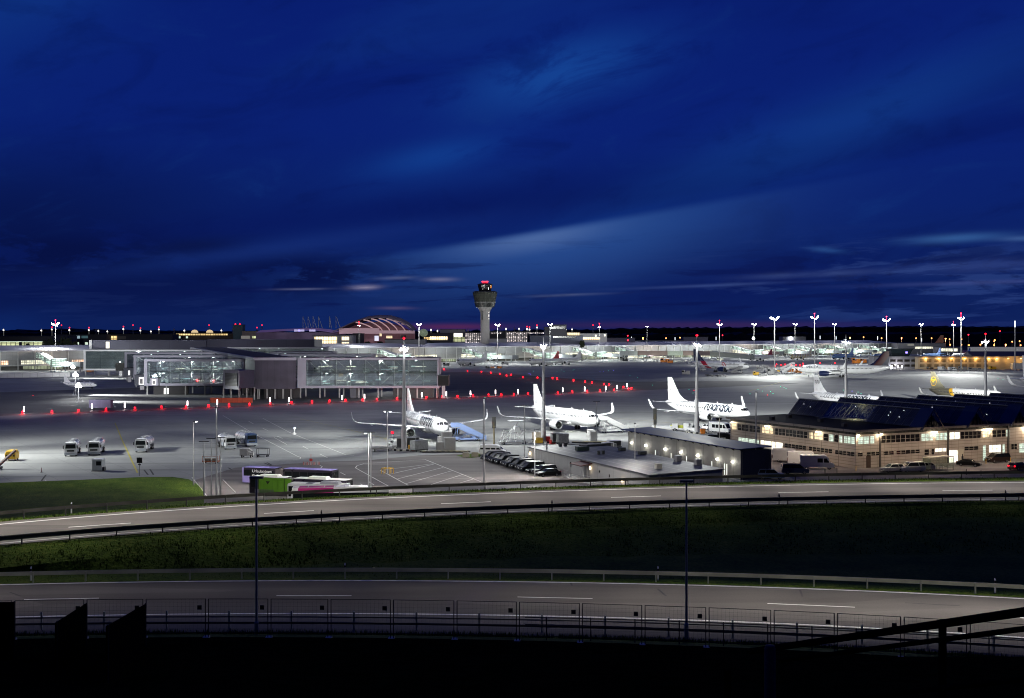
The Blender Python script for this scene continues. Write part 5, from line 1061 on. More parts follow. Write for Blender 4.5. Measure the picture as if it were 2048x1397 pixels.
# ------------------------------------------------------------------ red barrier lights and white light tubes along the taxiway
def red_light(x, y, label, big=1.):
    p = G(x, y); t = thing('red_barrier_light', label, 'warning light', p, 0, 'red lights along the closed taxiway')
    m = MB(); m.box(-.5, .5, -.18, .18, 0, .28); m.tube((0, 0, .28), (0, 0, .5), .05, n=6); m.build('base', M('red_white_barrier', (.35, .05, .05), .6), t)
    m = MB(); m.ball((0, 0, .7), .34 * big, 8); m.build('lamp', L_red, t); point((p[0], p[1] - .3, 1.0), 520 * big, (1, .02, .03), .3)
r1 = ((-40, 832), (45, 829), (104, 827), (157, 825), (212, 823), (270, 820.5), (323, 818), (372, 817), (417, 815), (458, 813.5), (499, 812), (540.5, 810), (583, 808.5), (624, 807), (659, 805.5), (691, 804), (725, 803), (754, 802), (794, 800.5), (819, 799.5), (853, 798), (884, 797), (915, 796), (946, 794.5), (977, 793), (1002.5, 792.5), (1028, 791.5), (1056, 790.5), (1115.5, 788.5), (1144.5, 786), (1174.5, 785), (1200, 784), (1228, 783), (1257, 780.5), (1263, 779.5))
for i, (x, y) in enumerate(r1): red_light(x, y, 'red barrier light on the ground, %s from the left in the long near row' % nth(i))
r2 = ((888, 741), (935, 744), (963, 746), (982, 748), (1000, 750), (1013, 753), (1022, 752), (1046, 756.5), (1075, 758), (1105, 758.5), (1114, 759.5), (1147, 763), (1170, 766), (1184, 767.5), (1208, 771), (1218, 772), (1247, 777))
for i, (x, y) in enumerate(r2): red_light(x, y, 'red barrier light on the ground, %s from the left in the slanting far row' % nth(i), 1.15)
r3 = [(1553, 730.5), (1562, 732), (1570, 731), (1583, 732.5), (1592, 732), (1600, 733), (1607, 733), (1606, 729), (1640, 728), (1670, 728), (1550, 734)]
for i, (x, y) in enumerate(r3): red_light(x, y, 'red barrier light behind the broadside airliner, %s from the left' % nth(i), 1.6)
for i, (x, y) in enumerate(((48, 828), (184, 822), (249.5, 820), (375, 815.5), (434.5, 813), (540, 808), (578, 808), (684.5, 803), (729, 801), (843.5, 797), (892.5, 795), (941, 793.5), (991, 791.5), (1036, 790), (1125.5, 786.5), (1169.5, 784.5), (1211.5, 783), (1234, 781), (1254, 777))):
    p = G(x, y); t = thing('light_tube', 'upright white light tube above the red row, %s from the left' % nth(i), 'light tube', p, 0, 'white light tubes on the taxiway barriers')
    m = MB(); m.box(-.3, .3, -.15, .15, 0, .2); m.tube((0, 0, .2), (0, 0, .7), .05, n=6); m.build('base', galv, t); m = MB(); m.tube((0, 0, .7), (0, 0, 2.35), .21, n=8); m.build('lamp', L_tube, t); point((p[0], p[1] - .4, 1.2), 150, (1, .85, .85), .2)
for i, (x, y, c_) in enumerate(((1058, 748, 1), (1061, 749, 1), (1067, 743, 0), (1114, 744.5, 0), (1123, 740.5, 0), (1128, 744, 0), (1146, 741, 0), (1148, 740, 0), (1160, 738.5, 0), (1200, 744.5, 1), (1207, 743, 1), (1217, 742, 0), (1227, 742, 1), (1378, 779.5, 0), (1388, 781.5, 2), (1386, 787, 0), (1500, 788.5, 0), (1525, 783, 0), (1541, 784, 0), (1546, 788, 0), (1516, 779.5, 0), (1535, 791, 2), (1568, 776, 0), (1572, 778, 0), (1687, 781, 0), (1704, 783, 1), (1716, 785, 0), (1722, 788, 0), (1561, 774, 0), (2006, 760, 0), (2020, 761, 2), (1996, 758, 0), (1275, 756, 0), (1305, 771, 0), (66, 792, 2), (970, 796, 0), (1260, 752, 0))):
    p = G(x, y); m = MB(); m.lathe([(.2, 0), (.18, .08), (.1, .18), (.01, .2)], (0, 0, 0), 'z', 8); o = m.build('taxiway_light', (L_green, L_blue, L_red)[c_]); o.location = p
    tag(o, 'tiny %s taxiway light in the dark apron, %s of the scattered ones' % (('green', 'blue', 'red')[c_], nth(i)), 'taxiway light', 'scattered taxiway lights')

# ------------------------------------------------------------------ boarding stairs and apron equipment
def stairs(label, loc, rz, h=3.4, mat=white_p, length=8.6, canopy=False, group=None):
    t = thing('boarding_stairs', label, 'boarding stairs', (loc[0], loc[1], 0), rz, group); l = length / 2; yp = -l + 1.9
    m = MB(); m.box(-1.0, 1.0, -l, yp, h - .15, h); m.build('platform', galv, t)
    n_ = 16; m = MB()
    for i in range(n_): y = yp + (l - yp) * i / n_; z = h - (h - .35) * (i + 1) / n_; m.box(-.75, .75, y, y + (l - yp) / n_ + .02, z - .04, z)
    m.build('steps', galv, t)
    for sx in (-1, 1):
        x = sx * .88; m = MB()
        m.hexa([(x - .04, yp, h - .5), (x + .04, yp, h - .5), (x + .04, l, -.05 + .2), (x - .04, l, .15), (x - .04, yp, h + 1.05), (x + .04, yp, h + 1.05), (x + .04, l, 1.3), (x - .04, l, 1.3)]); m.build('side_panel', mat, t)
        m = MB(); m.box(x - .04, x + .04, -l, yp, h - .1, h + 1.05); m.build('platform_rail', mat, t)
        m = MB(); m.tube((x, -l + 1.3, h - .2), (x, -l + 1.0, .7), .09, n=6); m.tube((x, -l + 1.3, .8), (x, yp + 2.4, h - 1.6), .07, n=6); m.tube((x, l - 3.2, .8), (x, yp + 1.2, h - .9), .06, n=6); m.build('strut', mat, t)
        for y in (-l + 1.6, l - 2.0): wheel(t, sx * .85, y, .36, .2)
    m = MB(); m.box(-.95, .95, -l + .5, l - 1.2, .45, .75); m.box(-.95, .95, -l + .3, -l + 1.5, .7, 1.15); m.box(-.5, .5, l - 3.6, l - 2.6, .75, 1.25); m.build('chassis', mat, t)
    if canopy: m = MB(); m.box(-1.05, 1.05, -l - .2, yp + .6, h + 2.15, h + 2.3); [m.tube((sx * .95, y, h), (sx * .95, y, h + 2.2), .05, n=5) for sx in (-1, 1) for y in (-l, yp + .4)]; m.build('canopy', mat, t)
    return t
blue_s = M('blue_stair_panel', (.27, .37, .66), .4, var=.05)
stairs('blue boarding stairs at the nose of the leftmost airliner', (-10.6, 293.0), -1.235, 3.5, blue_s)
stairs('white boarding stairs at the nose of the all-white airliner', (26.9, 318.2), -1.12, 3.4)
gs = M('stair_grey', (.30, .30, .31), .5, var=.1)
stairs('grey boarding stairs at the nose of the red-ribbon airliner', (171, 796), -1.2, 4.6, gs, 11); stairs('slanting boarding stairs under the red-ribbon airliner hull', (148, 790), .6, 4, gs, 9); stairs('covered boarding stairs right of the grey ones', (181, 786), .5, 4.6, white_p, 10, True)
stairs('white boarding stairs left of the broadside airliner', (*G(1573, 742)[:2],), .9, 5.0, white_p, 12, False)
t = thing('service_stairs', 'tall white scaffold-like service stairs with flat canopy', 'service stairs', G(1027, 889), .3); m = MB()
m.box(-1.1, 2.4, -1.2, 1.2, 5.45, 5.6); m.build('canopy', white_p, t); m = MB()
for x in (-2.2, -.6, 1.2): 
    for y in (-.8, .8): m.tube((x - .9, y, .5), (x, y, 3.4 if x < 0 else 5.5), .07, n=6)
for i in range(9): m.tube((-2.8 + i * .32, -.8, .8 + i * .33), (-2.8 + i * .32, .8, .8 + i * .33), .05, n=5)
m.tube((-3, -.8, .5), (.2, -.8, 4.0), .07, n=6); m.tube((-3, .8, .5), (.2, .8, 4.0), .07, n=6); m.tube((-.4, -.8, 4.2), (1.4, -.8, 5.4), .06, n=6); m.tube((.4, -.8, 1), (2.8, -.8, 3.4), .07, n=6); m.tube((.4, .8, 1), (2.8, .8, 3.4), .07, n=6); m.tube((-2.3, -.8, 3.4), (2.8, -.8, 3.4), .06, n=6)
m.build('scaffold', white_p, t); m = MB(); m.box(.2, 1.3, -.9, .9, 3.0, 4.2); m.build('work_basket', white_p, t); m = MB(); m.box(-3.6, 3.4, -.9, .9, .35, .62); m.build('chassis', gs, t)
for sx in (-1, 1): wheel(t, -2.6, sx * .8, .38); wheel(t, 2.6, sx * .8, .38)
# baggage belt loader, containers, power units
t = thing('belt_loader', 'low flat belt loader in front of the nearest mast', 'belt loader', G(768, 903), 0.05); m = MB(); m.box(-2.7, 1.6, -.9, .9, .35, .85); m.build('body', gs, t); m = MB(); m.hexa([(-3, -.5, .85), (1.8, -.5, .95), (1.8, .5, .95), (-3, .5, .85), (-3, -.5, 1.1), (1.8, -.5, 1.25), (1.8, .5, 1.25), (-3, .5, 1.1)]); m.build('belt', white_p, t); [wheel(t, x, y, .3) for x in (-2, 1) for y in (-.85, .85)]
t = thing('tow_tractor', 'small white tow tractor behind the belt loader', 'tow tractor', G(787, 893), .1); m = MB(); m.box(-1.5, 1.5, -.8, .8, .3, .85); m.box(.2, 1.4, -.7, .7, .85, 1.25); m.build('body', white_p, t); m = MB(); m.box(-.7, -.1, -.5, .5, .85, 1.3); m.build('seat', black_p, t); [wheel(t, x, y, .32) for x in (-1, 1) for y in (-.75, .75)]
alu = M('dull_aluminium', (.30, .31, .32), .5, .4, var=.2, scale=2); cont_d = M('container_dark', (.04, .045, .05), .6, var=.2)
def container(label, x, y, rz=0, w=2.3, d=1.6, h=2.1, mat=alu, open_=True, group='baggage containers and dollies'):
    t = thing('baggage_container', label, 'container', G(x, y), rz, group); m = MB(); m.prism([(-w / 2, -d / 2), (w / 2, -d / 2), (w / 2, d / 2), (-w / 2, d / 2)], .5, .5 + h); m.build('body', mat, t)
    m = MB(); m.box(-w / 2 + .1, w / 2 - .1, -d / 2 - .015, -d / 2, .6, .4 + h); m.build('curtain', cont_d if open_ else mat, t); m = MB(); m.box(-w / 2 - .1, w / 2 + .1, -d / 2 - .05, d / 2 + .05, .3, .45); m.build('dolly', black_p, t); [wheel(t, a, b, .2, .12) for a in (-w / 2 + .3, w / 2 - .3) for b in (-d / 2, d / 2)]; return t
container('baggage container left of the nearest mast foot', 804, 899); container('open baggage container right of the nearest mast foot', 822, 898); container('long silver container cart beside the nearest mast', 838, 903, .9, 4.2, 1.6, 2.0, alu, False); container('container behind the silver cart', 829, 897)
container('beige box container left of the second mast foot', 1075, 883, 0, 2.6, 1.6, 1.7, M('beige_paint', (.4, .35, .28), .6), False); container('open dark container right of the second mast foot', 1112, 888, .3); container('grey container at the end behind the second mast', 1125, 889, .3, 2.6, 1.8, 2.0, alu, False)
def hydrant(label, x, y, mat, h=1.1, w=.9, cat='cabinet', name='equipment_box', group=None):
    t = thing(name, label, cat, G(x, y), .2, group); m = MB(); m.box(-w / 2, w / 2, -w / 2, w / 2, .08, h); m.build('body', mat, t); m = MB(); m.box(-w / 2 - .05, w / 2 + .05, -w / 2 - .05, w / 2 + .05, h, h + .08); m.build('lid', mat, t); m = MB(); m.box(-w * .4, w * .4, -w * .45, w * .45, 0, .08); m.build('foot', black_p, t); m = MB(); m.box(-w * .3, w * .3, -w / 2 - .015, -w / 2, .3, h * .8); m.build('door', mat, t); return t
hydrant('yellow box by the nearest mast ring', 820, 902, yellow_p, 1.2, .7); hydrant('red extinguisher box by the nearest mast ring', 828, 903, M('rust_red', (.4, .07, .03), .5), 1.2, 1.1)
hydrant('yellow box left of the second mast foot', 1078, 887, yellow_p, 1.2, 1.6); hydrant('red hose box right of the second mast foot', 1098, 885, red_p, 1.3, 1.2); hydrant('lower red hose box beside the second mast', 1105, 888, red_p, .9, 1.2); hydrant('orange box at the third mast foot', 1405, 868, orange_p, 1.2, 1.1)
for lb, x, y, w, h in (('tall grey power cabinet on the striped island before the nose', 899, 903, 2.4, 3.0), ('square grey power cabinet on the striped island', 880, 902, 1.7, 1.9), ('small cabinet stacked behind on the striped island', 881, 893, 1.3, 2.2), ('white-topped control cabinet behind the tall grey one', 893, 896, 2.2, 3.6), ('grey cabinet on the striped island by the white stairs', 1186, 882, 1.7, 2.3), ('second grey cabinet on the striped island by the white stairs', 1181, 876, 1.5, 2.0)): hydrant(lb, x, y, M('cabinet_grey', (.42, .42, .42), .55, var=.08), h, w)
for lb, x, y in (('striped kerb island with power cabinets before the leftmost airliner', 890, 905), ('striped kerb island before the all-white airliner', 1190, 886)):
    m = MB(); m.prism([(-5, -1), (5, -1), (5.6, 0), (5, 1), (-5, 1), (-5.6, 0)], 0, .3); o = m.build('kerb_island', grid_mat('yellow_blocks', (.5, .42, .15), (.5, .48, .4), (.04, .04, .04), 1.2, 2, .3, horiz='xy', var=.1)); o.location = G(x, y); tag(o, lb, 'kerb island')
def sign_pole(label, x, yb, yt, twin=True):
    p = G(x, yb); Y = p[1]; h = WZ(yt, Y); t = thing('sign_post', label, 'sign post', p); m = MB(); m.tube((0, 0, 0), (0, 0, h * .8), .16, .13, 8); m.build('pole', M('ochre_pole', (.16, .12, .03), .6, var=.2), t); m = MB(); m.box(-.45, .45, -.1, .1, h * .60, h); m.build('sign_panel', M('sign_back', (.05, .05, .05), .6, var=.2), t)
    if twin: m = MB(); m.box(-.4, .4, -.2, -.12, h * .42, h * .6); m.build('sign_panel', M('sign_back', (.05, .05, .05), .6), t)
sign_pole('dark stand sign on an ochre pole right of the blue stairs', 988, 891, 834, False); sign_pole('dark double stand sign on a pole behind the blue-roofed shed', 1310, 873, 817)
# left apron: guard booth, sign, yellow unit, belt arm, carts
t = thing('guard_booth', 'small white box booth with dark window on the open apron', 'booth', G(197, 942)); m = MB(); m.box(-.9, .9, -.9, .9, .1, 2.15); m.build('body', M('booth_grey', (.50, .54, .54), .5), t); m = MB(); m.box(-1., 1., -1., 1., 2.15, 2.3); m.build('roof', white_p, t); m = MB(); m.box(-.15, .8, -.92, -.9, 1.1, 1.9); m.build('window', dglass, t); m = MB(); m.box(-1.1, 1.15, -1, 1, 0, .12); m.box(.9, 1.25, -.5, .5, .1, .75); m.build('base', dark_m, t)
t = thing('sign_post', 'square black sign on a thin post at the lawn edge', 'sign post', G(279, 952)); m = MB(); m.tube((0, 0, 0), (0, 0, 3.4), .04, n=6); m.build('pole', dark_m, t); m = MB(); m.box(-.5, .5, -.05, .05, 2.35, 3.35); m.build('sign_panel', black_p, t); m = MB(); m.box(-.25, .25, -.06, .06, 1.95, 2.15); m.build('small_plate', black_p, t)
t = thing('ground_power_unit', 'round-shouldered yellow ground unit at the left edge', 'ground unit', G(24, 921), .15); m = MB(); m.loft([[(x * q, y, .35 + z * q) for x, z in ((-1.05, 0), (1.05, 0), (1.1, 1.1), (.75, 1.75), (-.75, 1.75), (-1.1, 1.1))] for y, q in ((-1.5, .9), (-1.35, 1), (1.35, 1), (1.5, .9))]); m.build('body', yellow_p, t); m = MB(); m.box(-.9, -.55, -1.52, -1.48, .9, 1.3); m.box(.55, .9, -1.52, -1.48, .9, 1.3); m.box(-.4, .4, -1.52, -1.49, 1.2, 1.24); m.build('vent', black_p, t); [wheel(t, x, y, .3) for x in (-.9, .9) for y in (-1, 1)]
t = thing('conveyor_arm', 'red and dark striped conveyor arm rising at the left edge', 'conveyor arm', G(-4, 940), 0); m = MB(); a = Vector((-.6, 0, .2)); b = Vector((1.9, 3.5, 3.4)); m.tube(a, b, .32, .28, 4); m.build('arm', grid_mat('red_dark_stripes', (.35, .12, .09), (.30, .10, .08), (.03, .03, .04), 9, .35, .12, var=.1), t); m = MB(); m.box(-1.4, .6, -.8, .8, .2, .6); m.build('chassis', dark_m, t); [wheel(t, x, y, .3) for x in (-1, .3) for y in (-.8, .8)]
t = thing('equipment_cart', 'orange-red equipment cart behind the slim poles', 'cart', G(422, 928)); m = MB(); m.box(-1.6, 1.6, -.8, .8, .4, .6); m.build('deck', M('cart_red', (.30, .08, .03), .6), t); m = MB(); [m.box(x, x + .5, -.6, .6, .6, 1.1) for x in (-1.3, -.6, .2, .8)]; m.build('load', M('mixed_crates', (.22, .18, .15), .7, var=.6, scale=3), t); m = MB(); [m.tube((x, y, .5), (x, y, 1.6), .05, n=5) for x in (-1.55, 1.55) for y in (-.75, .75)]; m.tube((-1.55, -.75, 1.6), (1.55, -.75, 1.6), .05, n=5); m.build('frame', M('cart_red', (.3, .08, .03)), t); [wheel(t, x, y, .25) for x in (-1.2, 1.2) for y in (-.8, .8)]
t = thing('ground_power_unit', 'grey ground power unit with exposed machinery in front of the tank trucks', 'ground unit', G(496, 915)); m = MB(); m.box(-1.6, -.1, -.9, .9, .4, 1.9); m.build('body', gs, t); m = MB(); m.box(-.1, 1.2, -.7, .7, .4, 1.0); [m.ball((random.uniform(0, 1), random.uniform(-.6, .2), random.uniform(1, 1.8)), .25, 6) for _ in range(9)]; m.build('machinery', M('machinery_white', (.5, .5, .5), .5, var=.5, scale=4), t); [wheel(t, x, y, .3) for x in (-1.1, .8) for y in (-.85, .85)]
t = thing('frame_trailer', 'empty open-frame trailer beside the ground power unit', 'trailer', G(526, 914)); m = MB()
for z in (.5, 1.75): [m.tube(a, b, .045, n=5) for a, b in (((-1.2, -.8, z), (1.2, -.8, z)), ((-1.2, .8, z), (1.2, .8, z)), ((-1.2, -.8, z), (-1.2, .8, z)), ((1.2, -.8, z), (1.2, .8, z)))]
for x in (-1.2, 1.2): [m.tube((x, y, .3), (x, y, 1.75), .045, n=5) for y in (-.8, .8)]
m.build('frame', dark_m, t); m = MB(); m.box(-1.2, 1.2, -.8, .8, .4, .48); m.build('deck', dark_m, t); [wheel(t, x, y, .22) for x in (-1, 1) for y in (-.7, .7)]
t = thing('stand_marker', 'small white marker lamp on a concrete foot alone on the apron', 'marker', G(589, 869)); m = MB(); m.lathe([(.55, 0), (.5, .35), (.2, .5), (.12, .6), (.14, 1.3)], n=10); m.build('foot', concrete_w, t); m = MB(); m.ball((0, 0, 1.55), .3); m.build('lamp', lum('marker_glow', (.8, .85, 1), 1.2), t)
t = thing('barrier_cluster', 'red and white barrier boards with a small red lamp behind the buses', 'barrier', G(622, 932)); m = MB(); [m.box(x, x + .5, y, y + .08, .2, .8) for x, y in ((-1.6, 0), (-.9, -.3), (-.2, -.4), (.5, -.2), (1.2, .1))]; m.build('boards', grid_mat('red_white_boards', (.6, .6, .6), (.62, .6, .6), (.5, .05, .05), .3, 2, .07, horiz='xy', var=.1), t); m = MB(); m.tube((0, 0, 0), (0, 0, 2.3), .04, n=5); m.prism([(-.3, -.05), (.3, -.05), (.3, .05), (-.3, .05)], .9, 1.4); m.build('post', red_p, t)
t = thing('red_marker_light', 'red lamp on the leftmost airliner wing side of the near mast', 'warning light', (-27.0, 270.6, 0)); m = MB(); m.tube((0, 0, 0), (0, 0, 3.6), .05, n=6); m.build('pole', galv, t); m = MB(); m.ball((0, 0, 3.9), .28); m.build('lamp', L_red, t)
t = thing('traffic_cone', 'small white and red marker post on the open apron at the left', 'marker post', G(83, 945)); m = MB(); m.tube((0, 0, 0), (0, 0, .9), .12, .06, 8); m.build('cone', M('cone_pink', (.7, .45, .45), .6), t); m = MB(); m.box(-.2, .2, -.2, .2, 0, .05); m.build('base', black_p, t)
for lb, x, y in (('pale concrete block on the grass strip, left of two', 932, 915), ('pale concrete block on the grass strip, right of two', 950, 914)): m = MB(); m.loft([[(sx * (.75 - q), sy * (.5 - q), z) for sx, sy in ((-1, -1), (1, -1), (1, 1), (-1, 1))] for z, q in ((0, 0), (.9, .04), (1.0, .12))]); o = m.build('concrete_block', M('sandy_concrete', (.42, .38, .30), .8)); o.location = G(x, y); tag(o, lb, 'concrete block')
m = MB(); m.poly([G(x, y, .05) for x, y in ((912, 912), (930, 908.5), (960, 908), (962, 914), (940, 916.5))]); tag(m.build('grass_strip', grass_m), 'small grass strip under the concrete blocks', 'grass', kind='structure')
# far apron clutter
for i, (x, y, w, h, mt) in enumerate(((985, 738, 3, 2, 'or'), (975, 738, 3, 2, 'dk'), (999, 738, 3, 2, 'or'), (1405, 742, 4, 1.8, 'gr'), (1372, 750, 5, 3.0, 'gr'), (1418, 753, 4, 1.2, 'dk'), (1430, 754, 4, 1.2, 'dk'), (1445, 754, 5, 1.4, 'gr'), (1512, 752, 3.6, 2.6, 'ye'), (1526, 754, 5, 2.2, 'gr'), (1540, 750, 4, 4.0, 'gr'), (1554, 745, 4, 1.8, 'ye'), (1582, 746, 4, 3.2, 'or'), (1597, 747, 4, 3.2, 'or'), (1712, 728, 7, 5, 'or'), (1726, 727, 6, 4, 'or'), (1330, 726, 8, 4, 'or'),
        (1340, 727, 5, 3, 'or'), (1860, 739, 5, 1.6, 'dk'), (1885, 740, 5, 1.4, 'dk'), (1905, 741, 6, 2.4, 'gr'), (1925, 741, 6, 3, 'gr'), (1945, 742, 6, 2.4, 'gr'), (1965, 743, 6, 2.2, 'gr'), (1985, 740, 5, 2.6, 'ye'), (1815, 737, 5, 3, 'gr'), (1830, 737, 4, 2.6, 'or'), (1790, 737, 4, 2.4, 'gr'), (1250, 723, 5, 3, 'dk'), (1100, 731, 5, 2.4, 'gr'), (893, 733, 5, 3, 'gr'), (1245, 722, 6, 4, 'gr'), (1440, 722, 6, 3, 'gr'), (1700, 722, 6, 3, 'gr'), (1756, 720, 6, 3, 'or'), (180, 745, 6, 4, 'or'), (930, 700 + 33, 5, 2, 'gr'), (1520, 739, 5, 3, 'gr'), (1010, 730, 6, 2.4, 'gr'))):
    mt_ = {'or': orange_p, 'dk': cont_d, 'gr': gs, 'ye': yellow_p}[mt]; nm = {'or': 'orange', 'dk': 'dark', 'gr': 'grey', 'ye': 'yellow'}[mt]
    t = thing('service_vehicle', '%s apron service vehicle far off, %s' % (nm, 'left of the tower' if x < 968 else 'between tower and lettered airliner' if x < 1400 else 'near the wide-body airliners' if x < 1760 else 'before the orange-lit building'), 'service vehicle', G(x, y), .3 * math.sin(i * 2.7), 'small apron vehicles far off')
    m = MB(); m.box(-w / 2, w / 2, -1.1, 1.1, .4, h * .55); m.box(-w / 2, -w / 2 + w * .35, -1.1, 1.1, h * .55, h); m.box(w * .05, w * .48, -1, 1, h * .55, h * .85); m.build('body', mt_, t); m = MB(); m.box(-w / 2 - .02, -w / 2 + w * .3, -1.13, -1.1, h * .6, h * .9); m.build('window', dglass, t); [wheel(t, a, -.9, .4) for a in (-w * .35, w * .35)]
for i, (x, y) in enumerate(((1884, 741), (1904, 742))): van('white van before the orange-lit wall, %s one' % ('left', 'right')[i], G(x, y), 1.4, Lc=6)
# ------------------------------------------------------------------ panelled building at the right
A0 = Vector((66.8, 233.0)); ux = Vector((.9, .436)); vy = Vector((-.43, .903))
def pb(s, q=0.): v = A0 + ux * s + vy * q; return (v[0], v[1])     # s along the front, q back along the side wall
HB = 7.45
clad = grid_mat('beige_cladding', (.43, .375, .32), (.385, .33, .285), (.15, .12, .10), 2.4, .62, .035, rough=.55, horiz='xy', var=.12, nscale=.3)
clad2 = grid_mat('beige_fascia', (.34, .29, .25), (.31, .27, .23), (.14, .12, .10), 2.4, 3, .04, rough=.6, var=.1)
roof_d = M('dark_roof_felt', (.008, .009, .013), .9, var=.25, scale=.2, spec=.1); mull = M('mullion_pale', (.42, .38, .32), .5, var=.05)
lit_w = grid_mat('office_light', (.80, .95, .80), (.55, .68, .55), (.10, .12, .10), .7, .42, .02, emit=1.1, var=.3, nscale=1.2); lit_y = grid_mat('warm_window_light', (1, .82, .52), (.8, .62, .36), (.10, .08, .05), .9, .6, .03, emit=1.3, var=.35, nscale=.8)
lit_ww = grid_mat('bright_window_light', (1, .97, .82), (.9, .85, .7), (.15, .13, .1), .9, .8, .02, emit=1.9, var=.25, nscale=1.)
dwin = M('dark_window', (.018, .016, .015), .12, var=.3, scale=1.2, spec=.6)
t = thing('panelled_building', 'long two-storey beige panelled building with glass roof ridges at the right', 'building', (A0[0], A0[1], 0)); o = tuple(t.location); PB = t
SF, SB = 92., 41.
m = MB(o); m.wall(pb(0), pb(SF), 0, HB - .9, .4); m.wall(pb(0, SB), pb(0), 0, HB - .9, .4)
m.build('wall', clad, t)
m = MB(o); m.wall(pb(0, .02), pb(SF, .02), HB - .9, HB - .35, .3); m.wall(pb(.02, SB), pb(.02, 0), HB - .9, HB - .35, .3); m.build('clerestory', M('clerestory_dark', (.05, .05, .045), .2, var=.5, scale=1.5), t)
m = MB(o); pts = [pb(-.8, SB + .5), pb(-.8, -.8), pb(SF, -.8), pb(SF, SB + 14)]
m.prism(pts, HB - .12, HB); m.build('roof', roof_d, t)
m = MB(o); m.wall(pb(-.9, -.9), pb(SF, -.9), HB - .35, HB + .1, .12); m.wall(pb(-.9, SB + .6), pb(-.9, -.9), HB - .35, HB + .1, .12); m.build('eaves_fascia', clad2, t)
def pwin(s0, s1, z0, z1, mat, side=False, n=None, nm='window'):
    """window ribbon proud of the cladding, with mullions"""
    f = (lambda s, d: pb(-d, s)) if side else (lambda s, d: pb(s, -d))
    a, b = (f(s1, .03), f(s0, .03)) if side else (f(s0, .03), f(s1, .03))
    m = MB(o); m.wall(a, b, z0, z1, .05); w_ = m.build(nm, mat, PB)
    n = n or max(1, round(abs(s1 - s0) / 1.2)); m = MB(o)
    for i in range(n + 1):
        s = s0 + (s1 - s0) * i / n; q, r = f(s - .05, .07), f(s + .05, .07); m.wall(*((r, q) if side else (q, r)), z0 - .03, z1 + .03, .05)
    q, r = f(s0, .065), f(s1, .065)
    for z in (z0 - .06, z0 + (z1 - z0) * .42, z1): m.wall(*((r, q) if side else (q, r)), z, z + .05, .045)
    m.build('mullions', mull, w_)
for s0, s1, mt in ((.4, 3.3, lit_w), (3.5, 4.6, lit_w), (6.3, 16.4, dwin), (16.8, 20.0, lit_w), (20.6, 24, lit_w), (24.4, 27.3, lit_ww), (27.5, 33.2, dwin), (33.6, 35.6, lit_y), (36.4, 40.3, dwin), (40.4, 41.5, lit_w), (47, 58, dwin), (60, 75, dwin)): pwin(s0, s1, 4.75, 6.15, mt)
for s0, s1, mt in ((.3, 1.7, dwin), (2.6, 6.0, dwin), (7, 9.6, dwin), (10.2, 16.4, dwin), (20.5, 23.6, lit_ww), (28.5, 32.5, dwin)): pwin(s0, s1, 2.35, 3.05, mt)
pwin(17.6, 18.9, 1.9, 3.0, dwin); pwin(19.5, 20.3, 1.9, 3.0, dwin); pwin(35.4, 38.9, 1.6, 3.1, lit_ww); pwin(39.3, 40.1, 1.5, 3.1, lit_w); pwin(41.8, 43.6, 2.0, 3.1, dwin); pwin(44.2, 45.8, 1.2, 3.1, lit_w); pwin(50, 60, 1.8, 3.1, dwin)
for s0, s1, mt in ((.3, 3.4, lit_w), (3.8, 4.8, lit_w), (4.9, 6.2, dwin), (6.4, 7.8, lit_w), (8.0, 9.4, dwin), (9.6, 12.2, lit_y), (12.6, 13.8, lit_y), (14.4, 25.0, dwin), (25.6, 29.5, lit_y), (30, 34, dwin), (34.2, 38.2, dwin), (38.6, 40.4, lit_y)): pwin(s0, s1, 4.75, 6.1, mt, True)
for s0, s1, mt in ((.3, 6.0, dwin), (6.8, 14, dwin), (14.8, 21.8, dwin), (22.4, 30, lit_ww), (30.5, 38, lit_w)): pwin(s0, s1, 2.35 if s1 < 22 else 1.5, 3.15, mt, True)
def pbox(s0, s1, q0, q1, z0, z1): m = MB(o); m.prism([pb(s0, q0), pb(s1, q0), pb(s1, q1), pb(s0, q1)], z0, z1); return m
pbox(3.1 - .55, 3.1 + .55, -.08, -.02, .05, 2.4).build('door', M('dark_door', (.06, .04, .03), .4), t)
for s in (6.0, 24, 41, 59):
    pbox(s - .22, s + .22, -.18, -.02, 0, 6.9).build('downpipe_post', M('dark_post', (.07, .065, .06), .5), t)
pbox(24.3, 26.6, -.10, -.04, .05, 2.5).build('lit_doorway', lit_ww, t); pbox(26.8, 28.3, -.12, -.04, .05, 2.6).build('door', M('cream_door', (.55, .5, .4), .5), t); pbox(33.8, 34.5, -.1, -.03, .05, 3.1).build('glazed_door', lit_w, t)
# corner lamps under the eaves
for i, (s, q, P_) in enumerate(((.15, -.55, 260), (6.0, -.5, 240), (20.3, -.6, 330), (34.6, -.5, 300), (35.6, -.5, 200), (46.3, -.6, 450), (60, -.6, 300))):
    v = pb(s, q); pbox(s - .22, s + .22, q - .1, q + .2, 6.42, 6.56).build('eaves_lamp', L_warm, t); point((v[0] + .0, v[1] - .15, 6.2), P_ * .8, (1, .80, .56), .12)
for q_, P_ in ((10.9, 170), (27.5, 150), (39.8, 130)):
    v = pb(-.5, q_); pbox(-.6, -.4, q_ - .3, q_ + .3, 6.30, 6.42).build('eaves_lamp', L_warm, t); point((v[0] - .2, v[1], 6.05), P_, (1, .82, .56), .12)
for s, q in ((6, -9), (18, -9), (30, -9), (46, -7), (62, -8)): v = pb(s, q); spot((v[0], v[1], 7.5), (v[0] - 1, v[1] + 2, 0), 1700, 165, (1, .79, .60), .3, .6)  # added flood spots without fittings brighten the panelled walls and yard
for s, q in ((-8, 6), (-8, 22)): v = pb(s, q); spot((v[0], v[1], 7.5), (v[0] + 1, v[1], 0), 1500, 165, (1, .79, .60), .3, .6)
